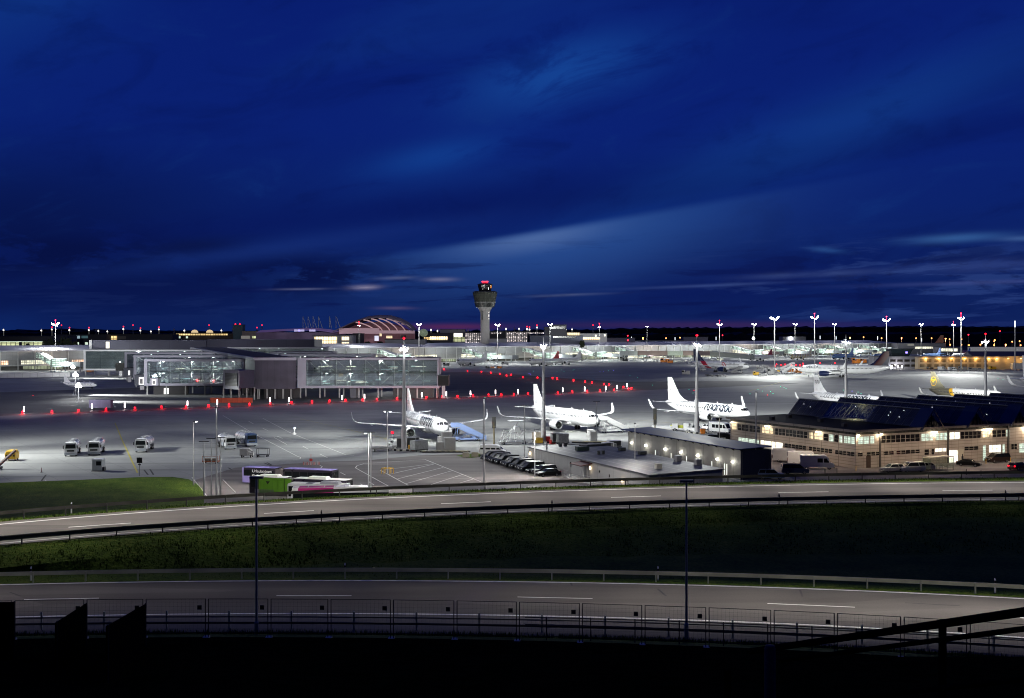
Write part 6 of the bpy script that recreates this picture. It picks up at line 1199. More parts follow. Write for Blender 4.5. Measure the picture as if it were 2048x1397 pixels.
# glazed ridge roofs
ridge_m = grid_mat('ridge_glazing', (.012, .015, .028), (.022, .026, .042), (.05, .055, .065), .62, 1.3, .05, rough=.6, horiz='y', var=.6, nscale=.4)
ridge_lit = glass_mat('ridge_glass_clear', (.72, .72, .6), .12)
truss_m = M('truss_steel', (.32, .33, .30), .5, .3, var=.1)
for k in range(7):
    ap = 19.9 + 12.4 * k; s0 = ap - 3.0; s1 = ap + 3.0; z0, z1 = HB - .02, 10.75; q0, q1 = .1, 44.0
    lo = Vector(pb(s0, q0)); 
    def pt(s, q, z): v = pb(s - .7 + .058 * q, q); return (v[0], v[1], z)
    sections_ = [(q0 + 2.4, 16), (16, 31), (31, q1)] if k == 0 else [(q0 + 2.4, q1)]
    for j, (a, b) in enumerate(sections_):
        m = MB(o); m.hexa([pt(s0, a, z0), pt(ap, a, z1), pt(ap, b, z1), pt(s0, b, z0), pt(s0 - .05, a, z0 + .12), pt(ap, a, z1 + .12), pt(ap, b, z1 + .12), pt(s0 - .05, b, z0 + .12)]); m.build('glazed_slope', ridge_lit if (k == 0 and j == 1) else ridge_m, t)
    m = MB(o); m.hexa([pt(ap, q0 + 2.4, z1), pt(s1, q0 + 2.4, z0), pt(s1, q1, z0), pt(ap, q1, z1), pt(ap, q0 + 2.4, z1 + .12), pt(s1 + .05, q0 + 2.4, z0 + .12), pt(s1 + .05, q1, z0 + .12), pt(ap, q1, z1 + .12)]); m.build('glazed_slope', ridge_m, t)
    # blue metal end bay and gable frame
    m = MB(o)
    m.hexa([pt(s0 - .2, -1.2, z0 - .5), pt(ap, -1.2, z1 + .25), pt(ap, q0 + 2.5, z1 + .25), pt(s0 - .2, q0 + 2.5, z0 - .5), pt(s0 - .45, -1.2, z0 - .35), pt(ap, -1.2, z1 + .5), pt(ap, q0 + 2.5, z1 + .5), pt(s0 - .45, q0 + 2.5, z0 - .35)])
    m.build('gable_hood', M('blue_black_metal', (.035, .045, .085), .35, .2, var=.2), t)
    m = MB(o)
    for a, b in ((pt(s0, -1.1, z0 - .4), pt(ap, -1.1, z1 + .3)), (pt(ap, -1.1, z1 + .3), pt(s1, -1.1, z0 - .4)), (pt(s0, 0, z0), pt(s1, 0, z0)), (pt(ap, .1, z0), pt(ap, .1, z1)), (pt(ap - 1.9, .1, z0), pt(ap - 1.9, .1, z0 + 1.2)), (pt(ap + 1.9, .1, z0), pt(ap + 1.9, .1, z0 + 1.2)), (pt(ap - 1, .1, z0), pt(ap - 1, .1, z0 + 2.2)), (pt(ap + 1, .1, z0), pt(ap + 1, .1, z0 + 2.2))): m.tube(a, b, .09, n=5)
    m.build('gable_frame', M('gable_steel', (.12, .10, .08), .5, .3), t)
    m = MB(o); m.add([pt(s0, .35, z0), pt(ap, .35, z1), pt(s1, .35, z0)], [(0, 1, 2)]); m.build('gable_glazing', dwin, t); m = MB(o); m.add([pt(s0, q1, z0), pt(ap, q1, z1), pt(s1, q1, z0)], [(0, 2, 1)]); m.build('gable_glazing', dwin, t)
    # ribs, lattice, and small glowing balls painting reflections along the ridge
    m = MB(o)
    for i in range(18): q = q0 + 2.6 + (q1 - q0 - 3) * i / 17; m.tube(pt(s0, q, z0 + .16), pt(ap, q, z1 + .16), .045, n=4, cap=False)
    if k == 0:
        for i in range(9): q = 16.5 + i * 1.6; m.tube(pt(s0 + .6, q, z0 + .3), pt(ap - .3, q + 1.6, z1 - .6), .05, n=4, cap=False); m.tube(pt(s0 + .6, q + 1.6, z0 + .3), pt(ap - .3, q, z1 - .6), .05, n=4, cap=False)
    m.tube(pt(ap, q0 + 2.4, z1 + .22), pt(ap, q1, z1 + .22), .12, n=5); m.build('rafters', truss_m, t)
    random.seed(k + 40); m = MB(o)
    for _ in range(7 + 3 * (k > 2)):
        q = random.uniform(6, 42); f = random.uniform(.25, .9); m.ball(pt(s0 - .1 + 3.0 * f, q, z0 + (z1 - z0) * f + .2), .085, 6)
    m.build('roof_glint', lum('dim_roof_glint', (.9, .95, 1), 1.6), t)
v = pb(20, 23); point((v[0], v[1], 8.6), 330, (1, .95, .75), .5)
m = MB(o); m.prism([pb(17.2, 14), pb(22.6, 14), pb(22.6, 33), pb(17.2, 33)], HB + .02, HB + .06); m.build('atrium_floor', M('atrium_pale', (.35, .34, .28), .8, var=.5, scale=.8), t)
for s, q in ((4, 8), (8, 20), (3, 30), (10, 33)): pbox(s, s + .9, q, q + .9, HB, HB + .7).build('roof_vent', M('vent_dark', (.05, .05, .06), .6), t)

# glass shelter
t = thing('glass_shelter', 'glass waiting shelter with flat pale roof in front of the lit doorway', 'shelter', G(1877, 941), .42); m = MB()
m.box(-2.9, 2.9, -1.1, 1.3, 2.5, 2.66); m.build('roof', M('shelter_roof', (.45, .40, .30), .5), t)
for x in (-2.8, -1.4, 0, 1.4, 2.8): m = MB(); m.tube((x, 1.2, 0), (x, 1.2, 2.5), .05, n=6); m.tube((x, -1., 0), (x, -1., 2.5), .05, n=6); m.build('post', truss_m, t)
m = MB(); m.box(-2.8, 2.8, 1.18, 1.2, .3, 2.3); m.box(-2.8, -2.78, -1, 1.2, .3, 2.3); m.box(2.78, 2.8, -1, 1.2, .3, 2.3); m.build('glass_panel', glass_mat('shelter_glass', (.85, .9, .85), .12), t); m = MB(); m.box(-2.2, 2.2, .7, 1.1, .45, .5); m.build('bench', galv, t)
# person in the doorway
t_m = M('dark_jacket', (.02, .02, .025), .8)
def person(label, loc, rz):
    me = bpy.data.meshes.new('person'); V_ = [(0, 0, .95), (0, 0, 1.2), (0, 0, 1.42), (0, .0, 1.56), (0, -.02, 1.70), (.17, 0, 1.40), (.22, .02, 1.12), (.2, -.08, .9), (-.17, 0, 1.40), (-.23, .04, 1.12), (-.22, -.04, .88), (.09, 0, .88), (.11, .02, .48), (.11, .08, .08), (.11, -.10, .04), (-.09, 0, .88), (-.12, -.08, .48), (-.13, -.02, .08), (-.13, -.2, .04)]
    E_ = [(0, 1), (1, 2), (2, 3), (3, 4), (2, 5), (5, 6), (6, 7), (2, 8), (8, 9), (9, 10), (0, 11), (11, 12), (12, 13), (13, 14), (0, 15), (15, 16), (16, 17), (17, 18)]
    rad = [.15, .16, .15, .06, .105, .07, .055, .04, .07, .055, .04, .09, .065, .05, .05, .09, .065, .05, .05]
    me.from_pydata(V_, E_, []); o_ = bpy.data.objects.new('person', me); C.objects.link(o_); md = o_.modifiers.new('skin', 'SKIN')
    for i, v_ in enumerate(me.skin_vertices[0].data): v_.radius = (rad[i], rad[i]); v_.use_root = i == 0
    o_.modifiers.new('sub', 'SUBSURF').levels = 1; o_.modifiers['sub'].render_levels = 2; me.materials.append(t_m); o_.location = loc; o_.rotation_euler = (0, 0, rz)
    tag(o_, label, 'person'); h_ = MB(); h_.lathe([(.02, .13), (.09, .10), (.115, .02), (.10, -.05), (.05, -.07)], (0, .015, 1.71), 'z', 12); q = h_.build('hair', M('dark_hair', (.02, .015, .01), .7), o_, True)
    j = MB(); j.lathe([(.19, .86), (.20, 1.0), (.19, 1.25), (.20, 1.38), (.12, 1.48), (.07, 1.50)], (0, 0, 0), 'z', 14); j.build('jacket', t_m, o_, True); return o_
v = pb(26.4, -1.6); person('person in dark clothes standing in the lit doorway', (v[0], v[1], 0), .6)
for i, (x, y) in enumerate(((1712, 943), (1972, 928), (2021, 926), (1650, 948), (1674, 948), (1933, 950), (1962, 952))):
    t = thing('bollard', ('yellow bollard at the building corner', 'yellow bollard behind the black estate car', 'yellow bollard near the right edge')[i] if i < 3 else 'slim dark post along the yard edge, %s from the left' % nth(i - 3), 'bollard', G(x, y)); m = MB(); m.lathe([(.07, 0), (.07, 1.0), (.05, 1.05), (.01, 1.06)], n=8); m.build('post', yellow_p if i < 3 else dark_m, t)
t = thing('information_sign', 'small bluish sign panel standing by the panelled wall', 'sign', G(1778, 932), .4); m = MB(); m.box(-.4, .4, -.04, .04, .9, 2.1); m.build('sign_panel', M('sign_blue_grey', (.25, .30, .42), .4), t); m = MB(); [m.tube((x, .05, 0), (x, .05, 2.1), .03, n=5) for x in (-.35, .35)]; m.build('post', dark_m, t)

# ------------------------------------------------------------------ blue-roofed shed
B0 = Vector((24.3, 258.7)); bw = Vector((.353, -.936)); bn = Vector((.936, .353)); LB, WB = 47., 6.4
def sb(s, q): v = B0 + bw * s + bn * q; return (v[0], v[1])
t = thing('blue_roofed_shed', 'long narrow shed with dark blue metal roof and seven wall lamps', 'building', (B0[0], B0[1], 0)); o = tuple(t.location)
m = MB(o); m.wall(sb(.6, .5), sb(LB - .3, .5), 0, 5.2, .2); m.build('wall', grid_mat('pale_shed_wall', (.30, .29, .265), (.27, .265, .245), (.12, .115, .10), 3.1, 9, .04, rough=.6, var=.1), t)
m = MB(o); m.wall(sb(LB - .3, .3), sb(LB - .3, WB), 0, 5.3, .2); m.wall(sb(LB, WB), sb(0, WB), 0, 5.3, .2); m.wall(sb(.6, WB), sb(.6, .5), 0, 5.2, .2); m.build('end_wall', M('dark_blue_cladding', (.018, .024, .055), .6, var=.15), t)
roof_b = grid_mat('blue_metal_roof', (.035, .055, .16), (.045, .068, .19), (.02, .03, .08), 50, .55, .06, rough=.3, horiz='ground', var=.25, metal=.4)
m = MB(o); m.hexa([(*sb(-1, -.35), 5.45), (*sb(LB, -.35), 5.45), (*sb(LB, WB + .1), 5.75), (*sb(-1, WB + .1), 5.75), (*sb(-1, -.35), 5.58), (*sb(LB, -.35), 5.58), (*sb(LB, WB + .1), 5.9), (*sb(-1, WB + .1), 5.9)]); m.build('roof', M('blue_roof_metal', (.010, .030, .15), .6, .0, var=.3, scale=.5, stretch=(1, .2, 1)), t)
m = MB(o)
for i in range(16): s = .8 + i * 2.95; m.add([(*sb(s, .48), 5.42), (*sb(s + 1.9, .48), 5.42), (*sb(s + 1.9, -.3), 5.44), (*sb(s + 1.9, .48), 5.0)], [(0, 3, 1), (0, 1, 2), (0, 2, 3), (1, 3, 2)])
m.build('eaves_bracket', dark_m, t)
for i in range(7):
    s = [2.5, 9.2, 17.6, 24.2, 30.8, 38.2, 43.6][i]; v = sb(s, .3); m = MB(o); m.box(v[0] - .13, v[0] + .13, v[1] - .2, v[1] + .1, 2.78, 3.0); m.build('wall_lamp', lum('shed_lamp', (1, .97, .85), 40), t); point((v[0] - .8, v[1] - .6, 2.9), 45, (1, .95, .80), .12)
for s in (13.2, 20.0, 26.3, 32.2, 36, 40.6, 41.4): v = sb(s, .42); m = MB(o); m.wall(sb(s, .44), sb(s + .18, .44), .3, 2.3, .05); m.build('door_light', lum('door_strip', (.95, .95, .85), 1.2), t)
for s in (14, 38.5): m = MB(o); m.wall(sb(s, .46), sb(s + 1.0, .46), .1, 2.2, .05); m.build('door', M('grey_door', (.3, .3, .3), .5), t)
t = thing('roof_ladder_rails', 'white tubular railings at the rear corner of the blue-roofed shed', 'railing', (*sb(-1.6, -.8), 0)); m = MB(tuple(t.location))
for i in range(6): v = sb(-3.4 + .5 * i, -1.6); m.tube((v[0], v[1], .0), (v[0], v[1], 2.5), .035, n=5)
for z in (1.2, 2.5): m.tube((*sb(-3.4, -1.6), z), (*sb(-.9, -1.6), z), .035, n=5)
m.build('rail', white_p, t)

# ------------------------------------------------------------------ low flat building
C0 = Vector((3.1, 241.)); cw = Vector((.364, -.931)); cn = Vector((.85, .53)).normalized(); LC, WC, HC = 51.8, 16.0, 3.4
def cb_(s, q): v = C0 + cw * s + cn * q; return (v[0], v[1])
t = thing('low_flat_building', 'low flat-roofed grey building with red canopy beside the black cars', 'building', (C0[0], C0[1], 0)); o = tuple(t.location)
m = MB(o); m.prism([cb_(.2, .2), cb_(LC - .2, .2), cb_(LC - .2, WC - .2), cb_(.2, WC - .2)], 0, HC); m.build('wall', grid_mat('grey_panel_wall', (.40, .40, .40), (.38, .38, .385), (.24, .24, .24), 3.6, 9, .03, rough=.7, var=.1), t)
m = MB(o); m.prism([cb_(-.1, -.1), cb_(LC + .1, -.1), cb_(LC + .1, WC + .1), cb_(-.1, WC + .1)], HC, HC + .16); m.build('roof', M('grey_roof_membrane', (.085, .09, .105), .55, var=.35, scale=.25, stretch=(1, .4, 1)), t)
m = MB(o)
for q in (.35, 2.8, 5.4, 8.1, 10.9, 13.6): m.add([(*cb_(.2, q), HC + .165), (*cb_(LC - .2, q), HC + .165), (*cb_(LC - .2, q + .14), HC + .165), (*cb_(.2, q + .14), HC + .165)], [(0, 3, 2, 1)])
m.build('roof_seam', M('pale_seam', (.30, .31, .31), .6), t)
def onroof(s, q, w_, d_, h_, nm, mt, lb=None): m = MB(o); m.prism([cb_(s, q), cb_(s + w_, q), cb_(s + w_, q + d_), cb_(s, q + d_)], HC + .16, HC + .16 + h_); return m.build(nm, mt, t)
for s, q, w_, d_, h_, nm, mt in ((45.5, 5.0, .9, 1.1, .9, 'air_conditioner', M('ac_cream', (.5, .48, .42), .5)), (44.2, 14.4, 1., 1.2, 1.0, 'air_conditioner', gs), (37.5, 14.2, 1., 1.2, 1.0, 'air_conditioner', gs), (24.6, 13.6, 1.1, 1.5, .6, 'roof_unit', cont_d), (16.5, 13.5, 1.1, 1.3, .6, 'roof_unit', cont_d), (12, 5.6, 1.2, 2.8, .8, 'roof_unit', M('dark_green_unit', (.03, .05, .045), .5)),
        (20.5, 6.4, .5, .5, .7, 'roof_vent', cont_d), (20.5, 7.4, .5, .5, .7, 'roof_vent', cont_d), (3.2, 6.0, .6, .6, .7, 'roof_vent', cont_d), (3.2, 7.2, .6, .6, .7, 'roof_vent', cont_d), (5.5, 9.8, 1.2, 6.5, .35, 'roof_unit', cont_d), (1.2, 9.0, .4, 5.0, .12, 'roof_duct', cont_d)): onroof(s, q, w_, d_, h_, nm, mt)
v = cb_(6.4, 1.6); m = MB(o); m.tube((v[0], v[1], HC), (v[0], v[1], HC + 1.0), .16, n=8); m.ball((v[0], v[1], HC + 1.1), .26, 8); m.build('vent_pipe', galv, t)
v1, v2 = cb_(26.0, -2.0), cb_(29.2, -2.0); m = MB(o); m.hexa([(*cb_(25.4, -2.3), 2.75), (*cb_(30.2, -2.3), 2.75), (*cb_(30.2, .2), 3.05), (*cb_(25.4, .2), 3.05), (*cb_(25.4, -2.3), 2.9), (*cb_(30.2, -2.3), 2.9), (*cb_(30.2, .2), 3.25), (*cb_(25.4, .2), 3.25)]); m.build('canopy', M('maroon_canopy', (.07, .02, .018), .6), t)
m = MB(o); [m.tube((*cb_(s, -2.2), 0), (*cb_(s, -2.2), 2.8), .05, n=6) for s in (25.6, 30)]; m.build('canopy_post', galv, t)
m = MB(o)
for s0, s1, z in ((21.5, 25.0, 1.0), (30.6, 34.5, 1.0), (9, 19, .9)):
    for h_ in (z, z * .55): m.tube((*cb_(s0, -1.9), h_ + .3), (*cb_(s1, -1.9), h_ + .3), .03, n=5)
    for i in range(5): s = s0 + (s1 - s0) * i / 4; m.tube((*cb_(s, -1.9), 0), (*cb_(s, -1.9), z + .3), .03, n=5)
m.build('handrail', galv, t); m = MB(o); m.prism([cb_(21.5, -1.9), cb_(34.5, -1.9), cb_(34.5, .1), cb_(21.5, .1)], 0, .35); m.build('landing', concrete_w, t)
m = MB(o); m.wall(cb_(28.4, .14), cb_(29.3, .14), .4, 2.4, .05); m.wall(cb_(26.9, .14), cb_(27.8, .14), .4, 2.4, .05); m.build('door', M('door_grey', (.22, .22, .23), .5), t)
for s, w_, z0, z1 in ((20.6, .5, 1.6, 2.5), (33.1, .25, 1.9, 2.3), (37, .25, 1.5, 2.0), (44, .3, 1.2, 1.7)): m = MB(o); m.wall(cb_(s, .13), cb_(s + w_, .13), z0, z1, .05); m.build('window', dwin, t)
for s, z in ((1.3, 2.1), (42.2, 1.3), (29.6, 2.1)): m = MB(o); v = cb_(s, .0); m.box(v[0] - .12, v[0] + .12, v[1] - .1, v[1] + .1, z, z + .5); m.build('wall_lamp', lum('wall_lamp_warm', (1, .8, .5), 5), t); point((v[0] - .3, v[1] - .2, z), 12, (1, .75, .45), .1)
m = MB(o)
for i in range(7): s = 1 + i * 1.6; m.tube((*cb_(s, -.25), 0), (*cb_(s, -.25), HC - .1), .03, n=4)
m.build('conduit', galv, t)
for i, (s, lb) in enumerate(((3.5, 'green wheeled waste bin, one of a row behind the black cars, nearest the lit wall'), (5.0, 'green waste bin second in the row behind the black cars'), (6.6, 'green waste bin third in the row behind the black cars'), (8.2, 'green waste container nearest the low building handrail'))):
    v = cb_(s, -3.2); tt = thing('waste_bin', lb, 'waste bin', (v[0], v[1], 0), -1.2, 'green waste bins'); m = MB(); m.loft([[(x * q, y * q, z) for x, y in ((-.6, -.5), (.6, -.5), (.6, .5), (-.6, .5))] for z, q in ((.15, .85), (1.15, 1))]); m.build('body', green_p, tt); m = MB(); m.loft([[(x, y, z) for x, y in ((-.65, -.55), (.65, -.55), (.65, .55), (-.65, .55))] for z in (1.15, 1.25)]); m.build('lid', green_p, tt)
container('small white cargo cart by the shed rear corner', 1228, 897, .3, 3.0, 1.6, 1.3, white_p, True); container('second white cargo cart by the shed rear corner', 1215, 899, .3, 2.4, 1.6, 1.1, white_p, True)
# ------------------------------------------------------------------ glazed piers
frame_m = M('pier_concrete', (.36, .36, .42), .6, var=.10, scale=.15); panel_d = grid_mat('dark_pier_panels', (.06, .056, .085), (.047, .043, .07), (.03, .03, .045), 2.6, 30, .04, rough=.6, var=.25, nscale=.2)
pier_glass = glass_mat('pier_glass', (.86, .90, .90), .18); roof_p = M('pier_roof', (.018, .02, .035), .9, var=.25, scale=.05); mull_d = M('pier_mullion', (.06, .08, .085), .4, .3); slab_m = M('pier_slab', (.30, .32, .33), .7); white_steel = M('white_steel', (.6, .62, .6), .4)
blind = grid_mat('blind_slats', (.42, .43, .43), (.36, .38, .39), (.07, .08, .09), 60, .62, .13, rough=.5, var=.3, nscale=.1)
def pier(label, x0, x1, Y, z0, z1, depth, side='r', cols=9, glaze=(.9, .9), blinds=0, glow=1., seed=1, cols_n=8, solid=0., white=False, sec=0):
    """glazed pier block on columns, long face square to the viewer"""
    a, b = WX(x0, Y), WX(x1, Y); t = thing('glazed_pier', label, 'pier building', (a, Y, 0), 0, 'glazed airport piers on columns'); o = (a, Y, 0); W = b - a; fm = M('bright_pier_frame', (.62, .63, .66), .5, var=.06) if white else frame_m
    ft = 1.0; fl, fr = (3.4, .7) if side == 'r' else (1.3, .5); yf = 0
    m = MB(); m.box(0, W, 0, depth, z1 - ft, z1); m.box(0, W, 0, depth, z0, z0 + ft); m.box(0, fl, 0, depth, z0 + ft, z1 - ft); m.box(W - fr, W, 0, depth, z0 + ft, z1 - ft); m.box(fl, W - fr, depth - .3, depth, z0 + ft, z1 - ft); m.build('frame', fm, t)
    m = MB(); m.box(.6, W - .6, .8, depth - .6, z1 + .004, z1 + .05); m.build('roof', roof_p, t)
    m = MB(); m.box(fl, W - fr, .5, .56, z0 + ft, z1 - ft); m.build('glazing', pier_glass, t)
    m = MB()
    for i in range(cols + 1): x = fl + (W - fl - fr) * i / cols; m.box(x - .06, x + .06, .40, .62, z0 + ft, z1 - ft)
    for i in range(1, 5): z = z0 + ft + (z1 - z0 - 2 * ft) * i / 5; m.box(fl, W - fr, .42, .60, z - .04, z + .04)
    m.build('mullions', mull_d, t)
    zm = (z0 + z1) / 2; m = MB(); m.box(fl, W - fr, 2.2, depth - .4, zm - .25, zm + .1); m.build('floor_slab', slab_m, t)
    m = MB(); rnd = random.Random(seed)
    for i in range(cols):
        xa = fl + (W - fl - fr) * i / cols; xb = fl + (W - fl - fr) * (i + 1) / cols
        if rnd.random() < .6: m.tube((xa, 3.4, z0 + ft), (xb, 3.4, zm), .12, n=5); 
        if rnd.random() < .6: m.tube((xb, 3.4, zm), (xa, 3.4, z1 - ft), .12, n=5)
        m.tube((xa, 3.4, z0 + ft), (xa, 3.4, z1 - ft), .14, n=6)
    for z in (zm + 1.1, z0 + ft + 1.1): m.tube((fl, 2.4, z), (W - fr, 2.4, z), .05, n=4)
    m.build('inner_frame', white_steel, t)
    m = MB()
    for i in range(int(cols * 1.5)):
        x = rnd.uniform(fl + 1, W - fr - 6); z = rnd.choice((z0 + ft, zm + .1)); h = rnd.uniform(.8, 2.4); y = rnd.uniform(4, 7); m.box(x, x + rnd.uniform(.6, 3.5), y, y + .5, z, z + h)
    m.build('inner_fittings', M('inner_fittings', (.32, .36, .36), .6, var=.8, scale=.6), t)
    if blinds: m = MB(); m.box(fl, fl + (W - fl - fr) * blinds, .7, .76, z0 + ft, z1 - ft); m.build('blinds', blind, t)
    for i in range(cols * 3):   # glowing strips inside stand for streaks of reflection on the glass
        x = rnd.uniform(fl + .5, W - fr - 5); z = rnd.choice((z0 + ft + rnd.uniform(.6, 2.2), zm + rnd.uniform(.8, 2.6))); m = MB(); m.box(x, x + rnd.uniform(.5, 4.5), rnd.uniform(2.6, 7), 7.1, z, z + rnd.uniform(.06, .25)); m.build('inner_streak', lum('inner_glow_%d' % (i % 3), ((.8, 1, .95), (1, .95, .8), (.6, .85, .9))[i % 3], (.5, .9, .3)[i % 3]), t)
    # ceiling lamps
    if glow:
        for i in range(max(2, cols // 2)):
            x = fl + (W - fl - fr) * (i + rnd.uniform(.2, .8)) / max(2, cols // 2)
            for z in (zm - .45, z1 - ft - .25):
                if rnd.random() < .8: m = MB(); l_ = rnd.uniform(.5, 1.1); m.box(x, x + l_, 4, 4.5, z, z + .14); m.build('ceiling_lamp', lum('pier_lamp', (.88, 1, .95), 5.), t); 
                point((a + x, Y + 3.0, z - .4), 640 * glow, (.96, 1, .96), .4)
    m = MB()
    for i in range(cols_n):
        x = 1 + (W - 2) * i / (cols_n - 1)
        for y in (1.2, depth - 1.5): m.box(x - .28, x + .28, y, y + .5, 0, z0)
    m.build('columns', M('pier_column', (.30, .31, .30), .7, var=.1), t)
    return t, a, W
# spine hall that the side piers join
sp = [(-103, 480.5), (-86.6, 480.5), (-205, 846), (-226, 846)]
t = thing('pier_hall', 'dark concrete spine hall between the left and right glazed piers', 'pier building', (-103, 480.5, 0)); o = tuple(t.location)
m = MB(o); m.prism(sp, 4.1, 15.6); m.build('wall', panel_d, t); m = MB(o); m.prism([(-103.4, 480), (-86.2, 480), (-204, 846.4), (-227, 846.4)], 15.6, 16.7); m.build('roof_fascia', frame_m, t); m = MB(o); m.prism([(-102.4, 481), (-87.2, 481), (-205, 845), (-225.6, 845)], 16.7, 16.76); m.build('roof', roof_p, t)
m = MB(o)
for i in range(5): [m.box(x - .3, x + .3, y - .3, y + .3, 0, 4.1) for x, y in ((-101.5 + i * 3.2, 482),)]
for i in range(8): [m.box(x - .3, x + .3, y - .3, y + .3, 0, 4.1) for x, y in ((-102 - i * 8, 482 + i * 24),)]
m.build('columns', M('pier_column', (.3, .31, .3)), t)
m = MB(o); m.wall((-205, 800), (-103.3, 482), 5.5, 14.6, .1); m.build('side_louvres', blind, t)
m = MB(o); m.box(-100, -88, 484, 500, 0, 4.0); m.build('underside_core', black_p, t)
# right side piers (front to back)
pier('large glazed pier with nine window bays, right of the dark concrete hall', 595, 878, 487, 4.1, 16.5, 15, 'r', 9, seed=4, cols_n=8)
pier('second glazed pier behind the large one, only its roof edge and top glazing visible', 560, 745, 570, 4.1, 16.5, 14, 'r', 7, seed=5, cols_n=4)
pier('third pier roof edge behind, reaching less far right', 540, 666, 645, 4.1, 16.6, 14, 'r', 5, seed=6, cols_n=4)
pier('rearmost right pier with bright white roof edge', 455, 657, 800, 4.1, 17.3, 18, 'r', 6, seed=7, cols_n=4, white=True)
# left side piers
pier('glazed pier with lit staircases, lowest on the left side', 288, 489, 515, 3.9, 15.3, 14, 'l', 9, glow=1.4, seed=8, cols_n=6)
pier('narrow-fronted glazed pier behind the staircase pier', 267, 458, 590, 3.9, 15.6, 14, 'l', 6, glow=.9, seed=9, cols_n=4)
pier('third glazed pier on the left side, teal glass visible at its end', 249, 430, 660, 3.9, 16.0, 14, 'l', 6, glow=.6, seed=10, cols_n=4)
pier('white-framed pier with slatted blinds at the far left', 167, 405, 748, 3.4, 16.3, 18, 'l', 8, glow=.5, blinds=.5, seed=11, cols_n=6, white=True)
# connecting building behind
t = thing('terminal_hall', 'long plain grey hall wall rising behind the piers', 'building', (WX(180, 905), 905, 0)); o = tuple(t.location); m = MB(o); m.box(WX(180, 905), WX(412, 905), 905, 945, 0, WZ(681, 905)); m.box(WX(412, 905), WX(628, 905), 907, 945, 0, WZ(679.5, 905)); m.build('wall', grid_mat('blue_grey_panels', (.09, .09, .13), (.075, .075, .115), (.06, .06, .09), 30, 40, .1, var=.2, nscale=.03), t)
m = MB(o); m.box(WX(180, 905) - .5, WX(180, 905) + 1.5, 904.6, 906, 0, WZ(680.5, 905)); m.build('corner_column', M('bright_pier_frame'), t); m = MB(o); m.box(WX(212, 905), WX(219, 905), 904.6, 904.9, WZ(697, 905), WZ(684, 905)); m.build('window', lit_ww, t)
# boarding cabins at the pier ends
def cabin(label, x0, x1, y0, y1, Y, mat, lit=None, cols=True, extra=None, depth=8):
    a, b = WX(x0, Y), WX(x1, Y); z1, z0 = WZ(y0, Y), WZ(y1, Y); t = thing('boarding_cabin', label, 'boarding cabin', (a, Y, 0), 0, 'boarding cabins at the pier ends'); o = (a, Y, 0); W = b - a
    m = MB(); m.box(0, W, 0, depth, z0, z1); m.build('body', mat, t); m = MB(); m.box(-.2, W + .2, -.2, depth + .2, z1, z1 + .3); m.build('roof', dark_m, t)
    if lit: u0, u1, w0, w1 = lit; m = MB(); m.box(W * u0, W * u1, -.1, -.02, z0 + (z1 - z0) * w0, z0 + (z1 - z0) * w1); dr = m.build('lit_door', M('lit_door_white', (.7, .7, .7), em=(1, .98, .95), es=1.6, var=0), t); m = MB(); m.box(W * (u0 + .06), W * (u1 - .06), -.16, -.105, z0 + (z1 - z0) * (w0 + .08), z0 + (z1 - z0) * (w1 - .15)); m.build('glass', M('door_glass', (.25, .25, .25), .3), dr)
    if cols: m = MB(); m.box(W * .35, W * .65, 1, 2.2, 0, z0); m.build('column', mast_m, t)
    return t
cab_d = M('cabin_dark', (.006, .007, .008), .7, var=.1); cab_g = M('cabin_grey', (.10, .11, .13), .6, var=.1)
cabin('black boarding cabin at the right end of the large glazed pier', 876, 897, 752, 772, 486, cab_d, None)
cabin('black boarding cabin on the white-framed far left pier', 231, 250, 727, 742, 735, cab_d, None)
cabin('grey boarding cabin with narrow lit window between two left piers', 247, 268, 737, 754, 650, cab_g, (.45, .62, .2, .72))
cabin('grey boarding cabin with brightly lit white door by the staircase pier', 269, 296, 751, 772, 560, cab_g, (.33, .68, .1, .82))
cabin('small cabin window box at the left end of the staircase pier', 300, 316, 757, 772, 512, frame_m, (.25, .75, .15, .85), cols=False, depth=3)
t = thing('boarding_cabin', 'grey box with slanted frame and dark louvres left of the concrete hall', 'boarding cabin', (WX(447, 468), 468, 0)); o = tuple(t.location)
p_ = [(WX(447, 474), 474), (WX(478, 464), 464), (WX(509, 474), 474), (WX(480, 486), 486)]
m = MB(o); m.prism(p_, 5.0, WZ(741, 470)); m.build('body', M('cabin_side_grey', (.08, .08, .12), .6, var=.1), t)
m = MB(o); a_, b_ = p_[0], p_[1]; m.wall((a_[0] - .1, a_[1] - .25), (b_[0] - .1, b_[1] - .25), 4.6, 5.9, .3); m.wall((a_[0] - .1, a_[1] - .25), (b_[0] - .1, b_[1] - .25), WZ(741, 470) - 1.0, WZ(741, 470) + .2, .3); m.wall((a_[0] - .1, a_[1] - .25), (a_[0] + 1.0, a_[1] - 2.0), 5.9, WZ(741, 470) - 1, .3); m.wall((b_[0] - .9, b_[1] + 1.2), (b_[0], b_[1] - .25), 5.9, WZ(741, 470) - 1, .3); m.build('slanted_frame', M('bright_frame_grey', (.22, .23, .27), .6), t)
m = MB(o); m.wall((a_[0] + 1, a_[1] - 1.9), (b_[0] - .8, b_[1] + .2), 5.9, WZ(741, 470) - 1, .1); m.build('louvres', grid_mat('dark_louvres', (.07, .08, .09), (.05, .06, .07), (.01, .01, .01), 60, .55, .2, rough=.5), t)
for x, y in p_ + [((p_[1][0] + p_[2][0]) / 2, 469), ((p_[1][0] + p_[0][0]) / 2, 469)]: m = MB(o); m.box(x - .25, x + .25, y - .25, y + .25, 0, 5); m.build('column', M('pier_column', (.3, .31, .3)), t)
